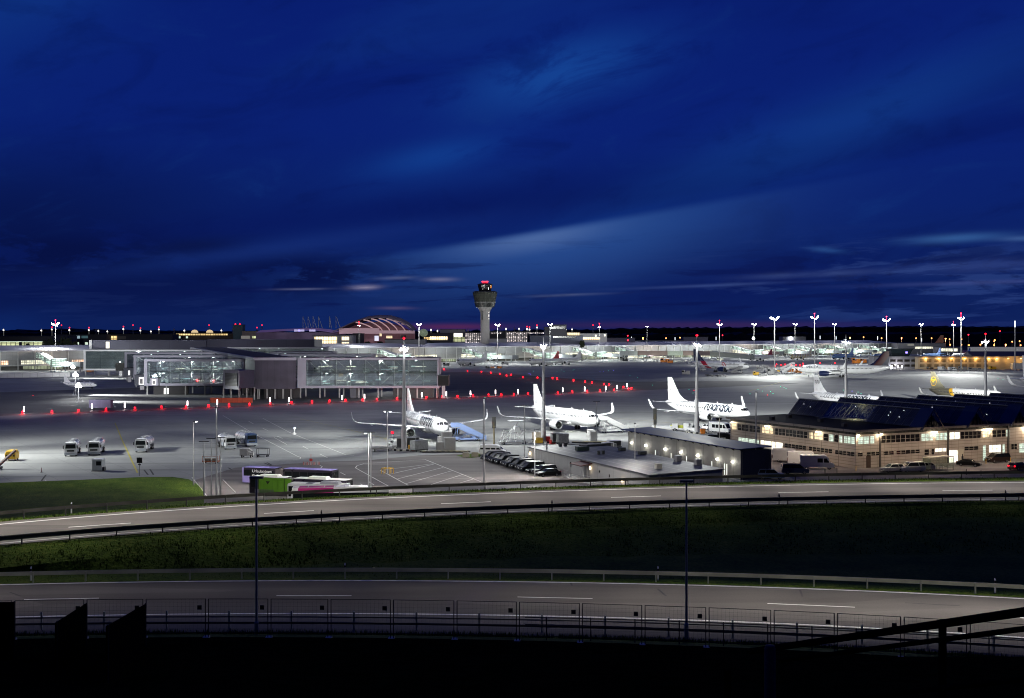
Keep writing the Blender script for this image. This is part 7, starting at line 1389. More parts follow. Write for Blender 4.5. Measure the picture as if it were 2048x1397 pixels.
# rooms under the piers
for lb, x0, x1, y0, Y, mt, lit in (('dark ground-floor block under the staircase pier with a lit doorway', 307, 368, 773, 518, black_p, (328, 337)), ('dark ground-floor block under the large glazed pier', 786, 866, 773, 491, black_p, None), ('grey lift core under the large glazed pier', 700, 712, 776, 492, cab_g, None)):
    a, b = WX(x0, Y), WX(x1, Y); t = thing('ground_floor_block', lb, 'building block', (a, Y, 0)); m = MB(); m.box(0, b - a, 0, 8, 0, WZ(y0, Y)); m.build('wall', mt, t)
    if lit: m = MB(); m.box(WX(lit[0], Y) - a, WX(lit[1], Y) - a, -.1, -.02, .2, 2.7); m.build('lit_doorway', M('lit_door_white'), t); point((WX(333, Y), Y - 1.5, 2), 120, (1, .97, .9), .3)
t = thing('red_barrier_wall', 'low orange-red barrier wall in front of the pier columns', 'barrier', G(463, 806)); m = MB(); m.box(-8, 8, -.3, .3, 0, 1.9); m.build('panels', grid_mat('orange_red_barrier', (.42, .07, .03), (.36, .055, .02), (.15, .03, .02), 2, 1, .05, var=.15), t)
t = thing('hut_block', 'low violet-grey container in front of the work lights', 'container', G(202, 817)); m = MB(); m.box(-3.8, 3.8, -1.2, 1.2, .2, 2.9); m.build('body', grid_mat('violet_container', (.14, .13, .22), (.12, .11, .19), (.07, .06, .11), .4, 9, .05, var=.1), t); m = MB(); m.box(-3.9, 3.9, -1.3, 1.3, 2.9, 3.0); m.build('roof', M('violet_roof', (.2, .19, .28), .5), t)
t = thing('white_barrier', 'low white barrier wall along the far left apron', 'barrier', G(70, 755)); m = MB(tuple(t.location)); m.wall(G(-60, 758)[:2], G(140, 754)[:2], 0, 2.6, .3); m.build('panels', grid_mat('white_barrier_panels', (.6, .6, .62), (.55, .55, .58), (.3, .3, .3), 6, 9, .12, var=.1), t)
# work light towers with the dazzling lamps
for lb, x, yb, yt in (('tilted work-light tower with dazzling lamps, upper of the trio', 146, 757, 735), ('work-light tower with dazzling lamps, middle of the trio', 151, 790, 751), ('work-light tower with dazzling lamps, nearest of the trio', 157, 803, 773)):
    p = G(x, yb); h = WZ(yt, p[1]); t = thing('work_light_tower', lb, 'work light', p, 0, 'dazzling work lights by the far left stand'); m = MB(); m.tube((0, 0, 0), (0, 0, h), .12, n=6); [m.tube((0, 0, h * .4), (a, b, 0), .06, n=5) for a, b in ((1.2, 0), (-1.2, .3), (.2, -1.2))]; m.build('mast', galv, t)
    m = MB(); [m.ball((a, -.2, h + c), .55, 8) for a, c in ((0, .2), (.8, 0), (-.7, .1), (.1, .9))]; m.build('lamp', lum('work_lamp', (.92, .96, 1), 45), t); spot((p[0] + .3, p[1] - .4, h - 1.3), (p[0] + 15, p[1] - 3, 0), 420000, 52, beamcol, .4, 1.); point((p[0] + .5, p[1] - 1.5, h), 2500, beamcol, .3)
spot((WX(163, 500), 500, 8), (WX(185, 480), 478, 0), 14000, 90, beamcol, .3, .8); spot((-60, 560, 12), (-36, 500, 0), 16000, 70, beamcol, .3, .8)
t = thing('work_light_tower', 'work light tower behind the right end of the large pier', 'work light', G(888, 783)); m = MB(); m.tube((0, 0, 0), (0, 0, 8), .12, n=6); m.build('mast', galv, t); m = MB(); m.ball((0, 0, 1.6), .4, 6); m.build('lamp', L_white, t)

spot((WX(150, 690), 690, 14), (WX(230, 748), 748, 9), 60000, 100, beamcol, .4, .8)
# ------------------------------------------------------------------ main terminal
T0 = Vector((-362, 850)); tu = Vector((.762, .648)); tn = Vector((-.648, .762))
def tp(s, q=0.): v = T0 + tu * s + tn * q; return (v[0], v[1])
t = thing('terminal_building', 'very long terminal with grey metal roof and lit glazed front', 'terminal', (T0[0], T0[1], 0)); o = tuple(t.location); TB = t
S0, S1 = -260., 1150.
def tsec(sec, mat, nm, s0=S0, s1=S1):   # section polygon (q,z) swept along the front
    m = MB(o); r = [[(*tp(s, q), z) for q, z in sec] for s in (s0, s1)]; m.loft(r); return m.build(nm, mat, TB)
roof_t = grid_mat('terminal_roof_metal', (.27, .275, .31), (.24, .245, .28), (.17, .17, .20), 60, 50, .3, rough=.5, var=.15, nscale=.01)
fac = grid_mat('terminal_louvre', (.25, .255, .26), (.22, .22, .235), (.13, .13, .14), 6, .9, .06, rough=.5, var=.12, nscale=.05)
tsec([(0, 14.1), (52, 17.4), (52, 16.9), (0, 13.5)], roof_t, 'roof'); tsec([(-.6, 13.75), (0, 14.25), (.4, 14.25), (.4, 13.6)], M('white_edge', (.75, .75, .76), .4), 'roof_edge')
tsec([(1.2, 13.5), (1.2, 7.4), (3, 7.4), (3, 13.5)], fac, 'upper_wall'); tsec([(2.2, 7.4), (2.2, 3.4), (3, 3.4), (3, 7.4)], M('band_grey', (.22, .22, .22), .6), 'middle_band'); tsec([(.8, 3.9), (.8, 3.0), (2.5, 3.0), (2.5, 3.9)], M('sill_grey', (.35, .35, .35), .6), 'sill'); tsec([(4, 3.0), (4, 0), (5, 0), (5, 3)], M('ground_floor_dark', (.08, .08, .075), .7, var=.6, scale=.1), 'ground_floor'); tsec([(51, 0), (52, 0), (52, 16.9), (51, 16.9)], fac, 'rear_wall')
lit_t = grid_mat('terminal_window_light', (1.0, .95, .72), (.45, .48, .38), (.06, .06, .05), 2.2, 1.9, .16, emit=1.5, bias=-.1, var=.75, nscale=.12, horiz='xy')
lit_o = grid_mat('shop_window_light', (1.0, .50, .28), (1.0, .80, .62), (.10, .05, .04), 1.8, 3., .2, emit=1.7, var=.7, nscale=.15)
lit_g = grid_mat('green_window_light', (.55, .62, .40), (.25, .28, .20), (.05, .05, .04), 3.2, 4, .3, emit=.75, var=.6, nscale=.1)
def twin(s0, s1, z0, z1, q, mat, nm='window'):
    m = MB(o); m.loft([[(*tp(s, a), z) for a, z in ((q - .1, z0), (q - .1, z1), (q, z1), (q, z0))] for s in (s0, s1)]); return m.build(nm, mat, TB)
random.seed(21); s = -120.
while s < 1130:
    L_ = random.uniform(14, 34); r = random.random(); mt = (lit_o if r < .5 else lit_t) if s < 70 else (lit_t if r < .72 else lit_o if r < .82 else lit_ww if r < .9 else None)
    if mt: twin(s, s + L_, 4.2, 7.0, 2.2, mt)
    if random.random() < .85: twin(s + 2, s + L_ - 1, .6, 2.9, 4, lit_g if (s < 120 or random.random() < .6) else lit_t)
    s += L_ + random.uniform(1, 12)
for s in range(-120, 1140, 12):
    m = MB(o); m.prism([tp(s - .25, .6), tp(s + .25, .6), tp(s + .25, 1.1), tp(s - .25, 1.1)], 0, 13.5); m.build('column', M('terminal_column', (.4, .4, .4), .6), TB)
for s in range(-90, 1110, 40):
    v = tp(s, -16); point((v[0], v[1], 11), 11000 if s < 550 else 19000, (.93, 1, .97) if (s // 40) % 4 else (1, .85, .7), 1.)  # points added along the front to even out the facade, no fittings
for s in range(-120, 1150, 60): v = tp(s, 62); w_ = tp(s, 20); spot((v[0], v[1], 52), (w_[0], w_[1], 15), 24000, 130, (.85, .85, 1), 1., .8)  # unseen spots added behind the terminal to brighten its roof
# sloping glazed boarding bridges
tr_g = grid_mat('bridge_window_light', (.75, 1, .85), (.35, .5, .42), (.10, .14, .12), 1.6, 1.4, .22, emit=1.2, var=.6, nscale=.2)
brm = M('bridge_metal', (.42, .45, .48), .4, .2)
def bridge(label, s, reach=34, node=8, tun=26, dirn=.35, mat=None):
    b0 = tp(s, 1); t = thing('boarding_bridge', label, 'boarding bridge', (b0[0], b0[1], 0), 0, 'sloping glazed boarding bridges along the terminal'); oo = (b0[0], b0[1], 0)
    a = Vector(tp(s, 1)); d = (-tn * 1.0).normalized(); n_ = Vector((-d[1], d[0])); e = a + d * reach
    f = lambda u, w_, z: (*(a + d * (reach * u) + n_ * w_), z)
    zs = lambda u: 12.2 - 5.2 * (3 * u * u - 2 * u ** 3)
    m = MB(oo)
    for side in (-2, 2): m.loft([[f(i / 8, side - .05, zs(i / 8) - 3.2), f(i / 8, side - .05, zs(i / 8)), f(i / 8, side + .05, zs(i / 8)), f(i / 8, side + .05, zs(i / 8) - 3.2)] for i in range(9)])
    m.build('glazing', tr_g, t)
    m = MB(oo); m.loft([[f(i / 8, -2.2, zs(i / 8)), f(i / 8, -2.2, zs(i / 8) + .45), f(i / 8, 2.2, zs(i / 8) + .45), f(i / 8, 2.2, zs(i / 8))] for i in range(9)]); m.loft([[f(i / 8, -2.2, zs(i / 8) - 3.6), f(i / 8, -2.2, zs(i / 8) - 3.2), f(i / 8, 2.2, zs(i / 8) - 3.2), f(i / 8, 2.2, zs(i / 8) - 3.6)] for i in range(9)])
    for i in range(8): m.tube(f(i / 8, -2.15, zs(i / 8)), f((i + 1) / 8, -2.15, zs((i + 1) / 8) - 3.2), .14, n=4)
    m.build('truss', white_steel, t)
    m = MB(oo); m.prism([tuple(e + n_ * w_ + d * q) for w_, q in ((-4, 0), (4, 0), (4, node), (-4, node))][::-1], 3.4, 8.4); m.build('node_cabin', tr_g, t)
    m = MB(oo); m.prism([tuple(e + n_ * w_ + d * q) for w_, q in ((-4.6, -.5), (4.6, -.5), (4.6, node + .6), (-4.6, node + .6))][::-1], 8.4, 9.0); m.prism([tuple(e + n_ * w_ + d * q) for w_, q in ((-4.2, -.2), (4.2, -.2), (4.2, node + .2), (-4.2, node + .2))][::-1], 3.0, 3.4); m.build('node_roof', brm, t)
    m = MB(oo)
    for w_ in (-3.4, 3.4):
        for q in (.5, node - .5): v = e + n_ * w_ + d * q; m.tube((v[0], v[1], 0), (v[0], v[1], 3.2), .25, n=6)
    m.build('support_leg', brm, t)
    c_ = e + d * (node * .5); dd = (d * math.cos(dirn) + n_ * math.sin(dirn)); nn = Vector((-dd[1], dd[0])); g_ = c_ + dd * tun
    m = MB(oo); m.loft([[(*(p + nn * w_), z) for w_, z in ((-1.5, 3.6), (-1.5, 6.6), (1.5, 6.6), (1.5, 3.6))] for p in (c_ + dd * 3, g_)]); m.build('tunnel', mat or brm, t)
    m = MB(oo); m.loft([[(*(p + nn * w_), z) for w_, z in ((-2.2, 3.2), (-2.2, 6.9), (2.2, 6.9), (2.2, 3.2))] for p in (g_ - dd * 1.5, g_ + dd * 2.5)]); m.build('bridge_head', cab_g, t); v = g_ - dd * 4; m = MB(oo); m.tube((v[0], v[1], 0), (v[0], v[1], 3.6), .4, n=6); m.build('wheel_leg', brm, t)
    v = e + d * (node + 5); point((v[0], v[1], 6), 6000, (.9, 1, .95), .8)
brown_t = M('bridge_brown', (.14, .10, .11), .5, var=.2, scale=.1)
def s_at(x): k = (x - 1024) / F; return (k * T0[1] - T0[0]) / (tu[0] - k * tu[1])
for lb, x in (('sloping glazed boarding bridge left of the control tower', 930), ('sloping glazed boarding bridge below the first mast right of the tower', 1050), ('bright glazed boarding bridge with lit node right of the second near mast', 1150), ('dim sloping boarding bridge in the middle of the terminal front', 1235), ('arched glazed boarding bridge behind the red-ribbon airliner', 1465), ('arched glazed boarding bridge behind the maroon-finned airliner', 1530), ('arched glazed boarding bridge behind the beige airliner', 1592), ('arched glazed boarding bridge left of the broadside fin', 1655), ('arched glazed boarding bridge right of the broadside fin', 1722), ('glazed boarding bridge at the left behind the work lights', 80), ('glazed boarding bridge over the large pier roof', 760)): bridge(lb, s_at(x), mat=brown_t if 1200 < x < 1480 else None)
# long dark boarding pier in the middle
a, b, c_ = G(1288, 722), G(1398, 720), G(1487, 722)
t = thing('boarding_pier', 'long brown and grey covered boarding pier on slim columns, middle of the apron', 'boarding pier', G(1240, 722)); o = tuple(t.location)
for (x0, y0, x1, y1, mt, k) in ((1240, 722, 1275, 722, brm, 0), (1275, 722, 1335, 722, brown_t, 1), (1335, 722, 1366, 722, M('bridge_pale', (.25, .29, .29), .5), 2), (1366, 722, 1420, 723, brown_t, 3), (1420, 723, 1500, 727, M('bridge_slate', (.14, .16, .17), .5), 4)):
    p, q = G(x0, y0), G(x1, y1); m = MB(o); m.wall(p[:2], q[:2], (5.2 - (k == 4) * .2, 5.2 - (k == 4) * 1.6), (9.6, 9.6 - (k == 4) * 2.2), 4.5); m.build('tunnel_section', mt, t)
m = MB(o)
for i in range(14): p = G(1250 + i * 19, 722.5 + .25 * max(0, i - 9)); m.tube((p[0], p[1] + 2, 0), (p[0], p[1] + 2, 5.2), .25, n=6)
m.build('columns', brm, t)
for i in range(8): p = G(1290 + i * 22, 723); point((p[0], p[1] + 14, 3), 1800, (.95, 1, .75), .6)
# ------------------------------------------------------------------ orange-lit building and control cabin at the right
yb = 738.5; YO = G(1835, yb)[1]; bl = M('ochre_wall', (.50, .42, .30), .8, var=.12, scale=.1)
t = thing('orange_lit_building', 'two-storey building with orange-lit wall and rows of dark windows', 'building', G(1835, yb)); o = tuple(t.location)
x0, x1 = WX(1836, YO), WX(2010, YO); m = MB(o); m.box(x0, x1, YO, YO + 16, 0, 8.6); m.build('wall', bl, t); m = MB(o); m.box(x0 - .5, x1 + .5, YO - .6, YO + 17, 8.6, 9.5); m.build('roof', M('grey_brown_roof', (.16, .14, .15), .7), t)
for i in range(11):
    for z in (1.6, 5.2):
        xx = x0 + 1.5 + i * 4.2 * 1.25
        if xx + 3 < x1 - 8 or z > 3: m = MB(o); m.box(xx, xx + 3.4, YO - .06, YO, z, z + 2.0); w_ = m.build('window', grid_mat('dark_panes', (.03, .03, .03), (.05, .04, .03), (.45, .36, .22), .85, 3, .18, rough=.3), t)
for i, (x, y) in enumerate(((1851, 716), (1877, 716), (1903, 716), (1929, 715.5), (1952, 715), (1977, 714), (1993, 714), (2016, 713), (2041, 712.5))):
    X = WX(x, YO); m = MB(o); m.box(X - .35, X + .35, YO - .9, YO - .3, 7.7, 8.1); m.build('wall_lamp', lum('sodium_lamp', (1, .60, .18), 9), t); point((X, YO - 1.6, 7.6), 620, (1, .55, .16), .3)
t = thing('orange_lit_hall', 'low gabled hall with orange-lit wall at the right edge', 'building', (WX(2010, YO), YO, 0)); o = tuple(t.location)
x0, x1 = WX(2011, YO), WX(2130, YO); m = MB(o); m.box(x0, x1, YO + 2, YO + 20, 0, 9.6); m.build('wall', bl, t); m = MB(o); m.extr([(YO + 1, 9.6), (YO + 11, 13), (YO + 21, 9.6)], WX(1945, YO), x1 + 1); m.build('roof', M('violet_grey_roof', (.10, .085, .12), .7, var=.15), t); m = MB(o); m.box(WX(2022, YO), WX(2060, YO), YO - 3, YO + 1.9, 0, 4.5); m.build('annex', white_p, t)
YC = G(1800, 738)[1]; t = thing('control_cabin_building', 'dark two-storey building with glass control cabin on its roof', 'building', (WX(1700, YC), YC, 0)); o = tuple(t.location)
m = MB(o); m.box(WX(1748, YC), WX(1835, YC), YC + .5, YC + 14, 0, 8.8); m.build('wall', M('slate_wall', (.16, .16, .19), .7, var=.15, scale=.1), t); m = MB(o); m.box(WX(1748, YC), WX(1836, YC), YC, YC + 15, 8.8, 9.4); m.build('roof', M('slate_roof', (.10, .10, .12), .7), t)
for i in range(6):
    for z in (1.5, 5.2): X = WX(1753 + i * 14, YC); m = MB(o); m.box(X, X + 4, YC + .42, YC + .5, z, z + 1.8); m.build('window', dwin, t)
m = MB(o); m.hexa([(WX(1786, YC), YC + 2, 9.4), (WX(1820, YC), YC + 2, 9.4), (WX(1820, YC), YC + 12, 9.4), (WX(1786, YC), YC + 12, 9.4), (WX(1782, YC), YC + 1, 14.6), (WX(1827, YC), YC + 1, 14.6), (WX(1827, YC), YC + 13, 14.6), (WX(1782, YC), YC + 13, 14.6)]); cbn = m.build('control_cabin', M('cabin_glass', (.01, .02, .025), .1, spec=.7), t)
m = MB(o); m.box(WX(1780, YC), WX(1829, YC), YC + .6, YC + 13.4, 14.6, 15.2); m.build('cabin_roof', dark_m, cbn); m = MB(o); m.box(WX(1812, YC), WX(1816, YC), YC + .9, YC + 1.1, 11.5, 12.8); m.build('screen_glow', lum('violet_screen', (.35, .25, 1), 2.5), cbn)
for x in (1782, 1795, 1803.5): m = MB(o); m.box(WX(x, YC) - .5, WX(x, YC) + .5, YC - .8, YC - .6, .5, 2.6); m.build('door_light', L_white if x < 1790 else M('lit_door_white'), t)
v = WX(1795, YC); point((v, YC - 4, 3), 2500, (1, .95, .9), .4)
# ------------------------------------------------------------------ control tower
YT = 1190.; X0 = WX(970, YT); t = thing('control_tower', 'tall control tower with flared dark glass head and red lights', 'control tower', (X0, YT, 0)); k = YT / F; zt = lambda y: WZ(y, YT)
def tower(prof, mat, nm, n=24): m = MB(); m.lathe(prof, n=n); return m.build(nm, mat, t, n > 12)
tower([(9.2 * k, 0), (9.0 * k, zt(640)), (9.0 * k, zt(628)), (11 * k, zt(621)), (15 * k, zt(615.5)), (15 * k, zt(614))], M('tower_concrete', (.34, .33, .33), .8, var=.06, em=(.30, .27, .27), es=.0), 'shaft')
tower([(18.6 * k, zt(615)), (20.6 * k, zt(607)), (20.6 * k, zt(606))], M('tower_glass', (.045, .05, .05), .3, var=.5, scale=.3), 'lower_gallery', 16)
tower([(21.4 * k, zt(606)), (21.8 * k, zt(604.5))], M('tower_ledge', (.25, .25, .25), .7), 'ledge')
tower([(20.5 * k, zt(604.5)), (24.6 * k, zt(587)), (24.6 * k, zt(586))], grid_mat('tower_cladding', (.055, .06, .045), (.045, .05, .04), (.02, .022, .02), 3, 1.6, .12, var=.2), 'flared_drum', 16); tower([(24.2 * k, zt(586)), (22 * k, zt(583)), (13 * k, zt(582.5))], M('tower_deck', (.05, .05, .06), .7), 'deck', 16)
tower([(12 * k, zt(582.6)), (14.6 * k, zt(570.5))], M('tower_cab_glass', (.012, .014, .018), .12, spec=.7), 'cab', 12); tower([(15 * k, zt(570.5)), (15 * k, zt(569)), (9 * k, zt(567))], dark_m, 'cab_roof', 12)
tower([(5 * k, zt(567)), (5 * k, zt(565.5))], dark_m, 'lamp_ring', 10)
for i in range(5): m = MB(); m.ball(((i - 2) * 2.6 * k, -3 * k * (1 if i % 2 else 1.4), zt(564)), .75, 8); m.build('beacon', lum('beacon_tower', (1, .03, .05), 4.), t)
m = MB(); m.box(-6.6 * k, -4.6 * k, -9.4 * k, -8.8 * k, zt(640), zt(619)); m.build('slot', dark_m, t); m = MB(); [m.box(7.2 * k, 8.6 * k, -6.4 * k, -5.8 * k, zt(y + 2.2), zt(y)) for y in (624, 629.5, 632, 637)]; m.build('window', lum('tower_slits', (.9, .85, .8), 1.2), t); m = MB(); m.box(10.5 * k, 13.4 * k, -8.2 * k, -7.6 * k, zt(577), zt(571.5)); m.build('orange_panel', M('orange_glow', (.5, .15, .03), .5, em=(1, .35, .08), es=.5), t)
m = MB(); [m.tube((math.cos(a) * 24 * k, math.sin(a) * 24 * k, zt(587)), (math.cos(a) * 24.6 * k, math.sin(a) * 24.6 * k, zt(583.5)), .25, n=4) for a in [i * .524 for i in range(12)]]; m.build('railing', dark_m, t)
spot((X0 - 60, YT - 90, 18), (X0, YT, 40), 40000, 40, (1, .9, .86), 1.5, .7)
spot((WX(740, 1150), 1130, 75), (WX(740, 1240), 1240, 35), 80000, 80, (1, .88, .82), 2, .8); spot((WX(620, 1150), 1150, 70), (WX(630, 1240), 1240, 38), 60000, 60, (.85, .8, 1), 2, .8)  # spots added without fittings to brighten the tent roof and spires
# ------------------------------------------------------------------ domed roof and masts of the central hall
YD = 1240.
t = thing('domed_roof_hall', 'hall with large bowed tent roof, pink-lit ribs underneath', 'hall', (WX(750, YD), YD, 0)); o = tuple(t.location); bx = lambda x, y: (WX(x, YD), WZ(y, YD))
arcp = [(672, 664), (690, 655.5), (712, 645.5), (735, 638), (757, 635.8), (780, 636.5), (800, 642), (815, 650), (829, 662)]
arcb = [(678, 664), (694, 658.5), (713, 650), (735, 645), (757, 643), (778, 645), (797, 651), (812, 658), (826, 663.5)]
m = MB(o); m.loft([[(bx(x, y)[0], YD + q, bx(x, y)[1] + r) for q, r in ((-26, -.6), (-20, .6), (10, 3), (40, 0), (40, -1), (10, 2), (-20, -.4))] for x, y in arcp], closed=True); m.build('roof', M('tent_roof', (.30, .25, .22), .7, var=.12), t)
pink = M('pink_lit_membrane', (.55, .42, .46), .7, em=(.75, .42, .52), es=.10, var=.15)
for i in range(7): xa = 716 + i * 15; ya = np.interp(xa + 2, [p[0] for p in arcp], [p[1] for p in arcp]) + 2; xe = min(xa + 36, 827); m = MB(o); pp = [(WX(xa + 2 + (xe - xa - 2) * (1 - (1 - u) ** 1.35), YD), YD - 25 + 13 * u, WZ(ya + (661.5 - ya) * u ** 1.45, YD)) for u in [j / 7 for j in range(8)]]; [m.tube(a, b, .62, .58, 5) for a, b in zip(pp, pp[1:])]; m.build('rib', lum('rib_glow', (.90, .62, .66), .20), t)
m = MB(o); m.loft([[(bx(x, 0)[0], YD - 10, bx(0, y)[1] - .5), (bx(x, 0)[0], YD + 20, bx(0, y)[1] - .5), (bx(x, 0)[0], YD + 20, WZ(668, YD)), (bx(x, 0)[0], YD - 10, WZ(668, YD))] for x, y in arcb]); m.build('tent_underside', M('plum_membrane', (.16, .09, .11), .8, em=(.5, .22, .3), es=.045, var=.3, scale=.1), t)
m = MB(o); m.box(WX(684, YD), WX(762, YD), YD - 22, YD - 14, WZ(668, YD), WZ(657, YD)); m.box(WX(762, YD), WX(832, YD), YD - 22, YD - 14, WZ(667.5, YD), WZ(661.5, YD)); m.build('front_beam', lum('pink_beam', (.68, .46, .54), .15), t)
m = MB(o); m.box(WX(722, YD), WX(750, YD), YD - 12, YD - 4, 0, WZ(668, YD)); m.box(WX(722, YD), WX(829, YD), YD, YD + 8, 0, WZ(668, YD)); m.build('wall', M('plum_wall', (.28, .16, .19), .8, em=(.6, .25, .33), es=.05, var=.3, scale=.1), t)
for x, y, w_, h_, mt in ((752, 682, 8, 10, lum('screen_white', (.75, .78, .95), .9)), (775, 677, 12, 5, lit_y), (762, 673, 4, 8, lit_y), (804, 676, 10, 5, dwin)): m = MB(o); m.box(WX(x, YD), WX(x + w_, YD), YD - 13.2, YD - 12.6, WZ(y, YD), WZ(y - h_, YD)); m.build('window', mt, t)
t = thing('mast_roof_hall', 'low hall with violet-lit sloping roof below a row of spiky masts', 'hall', (WX(600, YD), YD, 0)); o = tuple(t.location)
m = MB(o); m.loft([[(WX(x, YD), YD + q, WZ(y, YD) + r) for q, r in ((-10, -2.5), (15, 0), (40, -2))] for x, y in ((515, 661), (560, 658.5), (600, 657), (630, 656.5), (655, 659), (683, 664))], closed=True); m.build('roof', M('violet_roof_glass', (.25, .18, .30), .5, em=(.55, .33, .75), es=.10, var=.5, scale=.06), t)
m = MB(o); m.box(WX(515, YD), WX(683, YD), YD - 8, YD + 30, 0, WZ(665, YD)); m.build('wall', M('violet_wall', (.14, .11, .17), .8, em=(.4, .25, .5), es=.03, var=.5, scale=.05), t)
m = MB(o); [m.box(WX(x, YD), WX(x + 12, YD), YD - 11, YD - 9.5, WZ(663.5, YD), WZ(659.5, YD)) for x in (592, 600, 622)]; m.build('skylight', lum('violet_skylight', (.66, .6, .95), .42), t)
for x, d_ in ((606, 7), (616, 7), (626, 7), (637, 8), (659, 4), (672, 9)):
    m = MB(o); top = (WX(x, YD), YD, WZ(633, YD)); [m.tube((WX(x + q, YD), YD, WZ(657, YD)), top, .38, .2, 5) for q in (0, d_)]; m.build('spire_mast', M('spire_grey', (.22, .22, .26), .6), t)
# ------------------------------------------------------------------ more distant buildings
def block(label, x0, x1, yt, Y, mat, wins=(), depth=25, cat='building', roofm=None, name='distant_building'):
    a, b = WX(x0, Y), WX(x1, Y); t = thing(name, label, cat, (a, Y, 0), 0, 'buildings beyond the apron'); z = WZ(yt, Y); m = MB(); m.box(0, b - a, 0, depth, 0, z); m.build('wall', mat, t); m = MB(); m.box(-.4, b - a + .4, -.4, depth + .4, z, z + .5); m.build('roof', roofm or dark_m, t)
    for (wx0, wx1, wy0, wy1, wm_) in wins: m = MB(); m.box(WX(wx0, Y) - a, WX(wx1, Y) - a, -.12, 0, WZ(wy1, Y), WZ(wy0, Y)); m.build('window', wm_, t)
    return t
dk = M('distant_dark_wall', (.045, .045, .055), .8, var=.2, scale=.03); gr = M('distant_grey_wall', (.24, .24, .27), .8, var=.15, scale=.03); bg_ = M('distant_beige_wall', (.30, .25, .22), .8, var=.15, scale=.03)
lit_yg = grid_mat('yellow_green_window_light', (.85, .9, .5), (.5, .55, .3), (.08, .08, .05), 4, 3, .3, emit=.9, var=.6, nscale=.05); gold = grid_mat('golden_light', (1, .75, .35), (.8, .55, .22), (.2, .12, .05), 3, 3, .3, emit=1.2, var=.5, nscale=.05); cream_l = grid_mat('cream_light', (1, .88, .6), (1, .75, .45), (.35, .25, .12), 2.4, 5, .25, emit=1.7, var=.4, nscale=.12)
spark = grid_mat('car_park_lights', (1, .88, .85), (.08, .07, .07), (.02, .02, .025), 2.2, 1.6, .45, emit=1.6, var=1.0, nscale=.5)
block('long dark-roofed hall with yellow-green lit front at the left edge', -60, 105, 673.5, 1060, dk, ((0, 38, 684, 692, lit_yg), (44, 90, 684, 692, lit_yg), (-50, -4, 684, 692, lit_yg), (0, 90, 683.2, 684.3, lit_w)), 60)
block('dark block with blue-white window left of the piers', 106, 210, 670, 1280, dk, ((152, 160, 672, 677.5, lum('pale_blue_window', (.55, .75, .85), .5)), (163, 176, 672, 677, lum('dim_teal_window', (.1, .2, .22), .4)), (117, 124, 686, 691, L_tube), (150, 158, 685, 690, lit_w), (170, 176, 685, 690, lit_w)))
block('dark block with glowing yellow stair window', 210, 345, 669.5, 1300, dk, ((220, 234, 672, 679.5, gold), (236, 252, 673, 679, M('dim_wall', (.2, .18, .15))),))
block('long low building with golden lit upper floor', 345, 520, 668, 1420, M('dim_brown', (.10, .08, .06), .8), ((352, 455, 666.9, 671, gold), (357, 361, 673, 677, lit_w), (372, 376, 673, 677, lit_w)), 40)
t = thing('small_dome', 'small golden-lit dome on the long low building, left one', 'dome', (WX(388, 1415), 1418, WZ(667.5, 1415) + 1)); m = MB(); m.lathe([(4.2, 0), (3.8, 1.6), (2.4, 3), (.1, 3.6)], n=14); m.build('shell', lum('gold_dome', (1, .75, .4), .7), t, True); dup(t, (WX(418, 1415), 1418, WZ(667.5, 1415) + 1), 0, 'small golden-lit dome on the long low building, right one')
block('squat tower with two red lights on its flat top', 466, 485, 650.5, 1350, M('teal_grey_wall', (.10, .16, .17), .7), (), 14, 'tower'); t = C.objects[-1].parent
for x in (470, 479): m = MB(); m.ball((WX(x, 1350) - WX(466, 1350), 2, WZ(649, 1350)), 1.0, 8); m.build('beacon', lum('beacon_distant', (1, .02, .05), 4), t)
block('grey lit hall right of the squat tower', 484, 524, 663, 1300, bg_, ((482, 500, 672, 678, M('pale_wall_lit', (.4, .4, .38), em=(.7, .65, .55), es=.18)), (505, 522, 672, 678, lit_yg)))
t = thing('ring_sign', 'white ring-shaped light on a dark wall behind the hall', 'ring light', (WX(536, 1250), 1250, WZ(674, 1250))); m = MB(); rr = [[((2.4 + .35 * math.cos(b)) * math.cos(a), .35 * math.sin(b), (2.4 + .35 * math.cos(b)) * math.sin(a)) for b in [i * 1.047 for i in range(6)]] for a in [R(-60 + i * 15) for i in range(21)]]; m.loft(rr); m.build('ring', lum('ring_white', (.85, .8, .9), .6), t)
block('dark block behind the grey hall wall', 524, 640, 668, 1280, dk, ((585, 617, 674.5, 678.5, cream_l),))
block('glass-fronted hall brightly lit in cream, two storeys', 626, 705, 671.5, 1110, gr, ((629, 674, 674, 690, cream_l), (683, 698, 674, 681, cream_l), (683, 698, 684.5, 690, cream_l)))
block('dark block under the domed roof', 706, 722, 668, 1150, dk); block('grey parapet block in front of the domed hall', 770, 850, 680, 1130, gr)
t = thing('round_greenhouse', 'small round glass dome right of the bowed roof', 'dome', (WX(847, 1250), 1250, WZ(666, 1250))); m = MB(); m.ball((0, 0, 0), 4.6, 12, .9); m.build('shell', M('greenhouse_glass', (.2, .25, .2), .2, em=(.6, .75, .5), es=.16, var=.7, scale=.8), t, True)
block('dark block with long golden strip window', 845, 905, 667, 1260, dk, ((848, 860, 675, 680, gold), (860, 895, 673.5, 680.5, cream_l)))
block('pale office block with bright white facade', 880, 930, 660, 1350, gr, ((903, 925, 667, 674, lit_ww), (896, 930, 675, 684, lit_yg)))
block('open multi-storey car park full of small lights, left of the tower', 930, 964, 665, 1290, dk, ((931, 964, 666, 687, spark),))
block('open multi-storey car park full of small lights, right of the tower', 980, 1062, 664, 1420, dk, ((982, 1004, 665, 668, spark), (1012, 1055, 665, 684, spark), (1055, 1105, 665, 668, spark)))
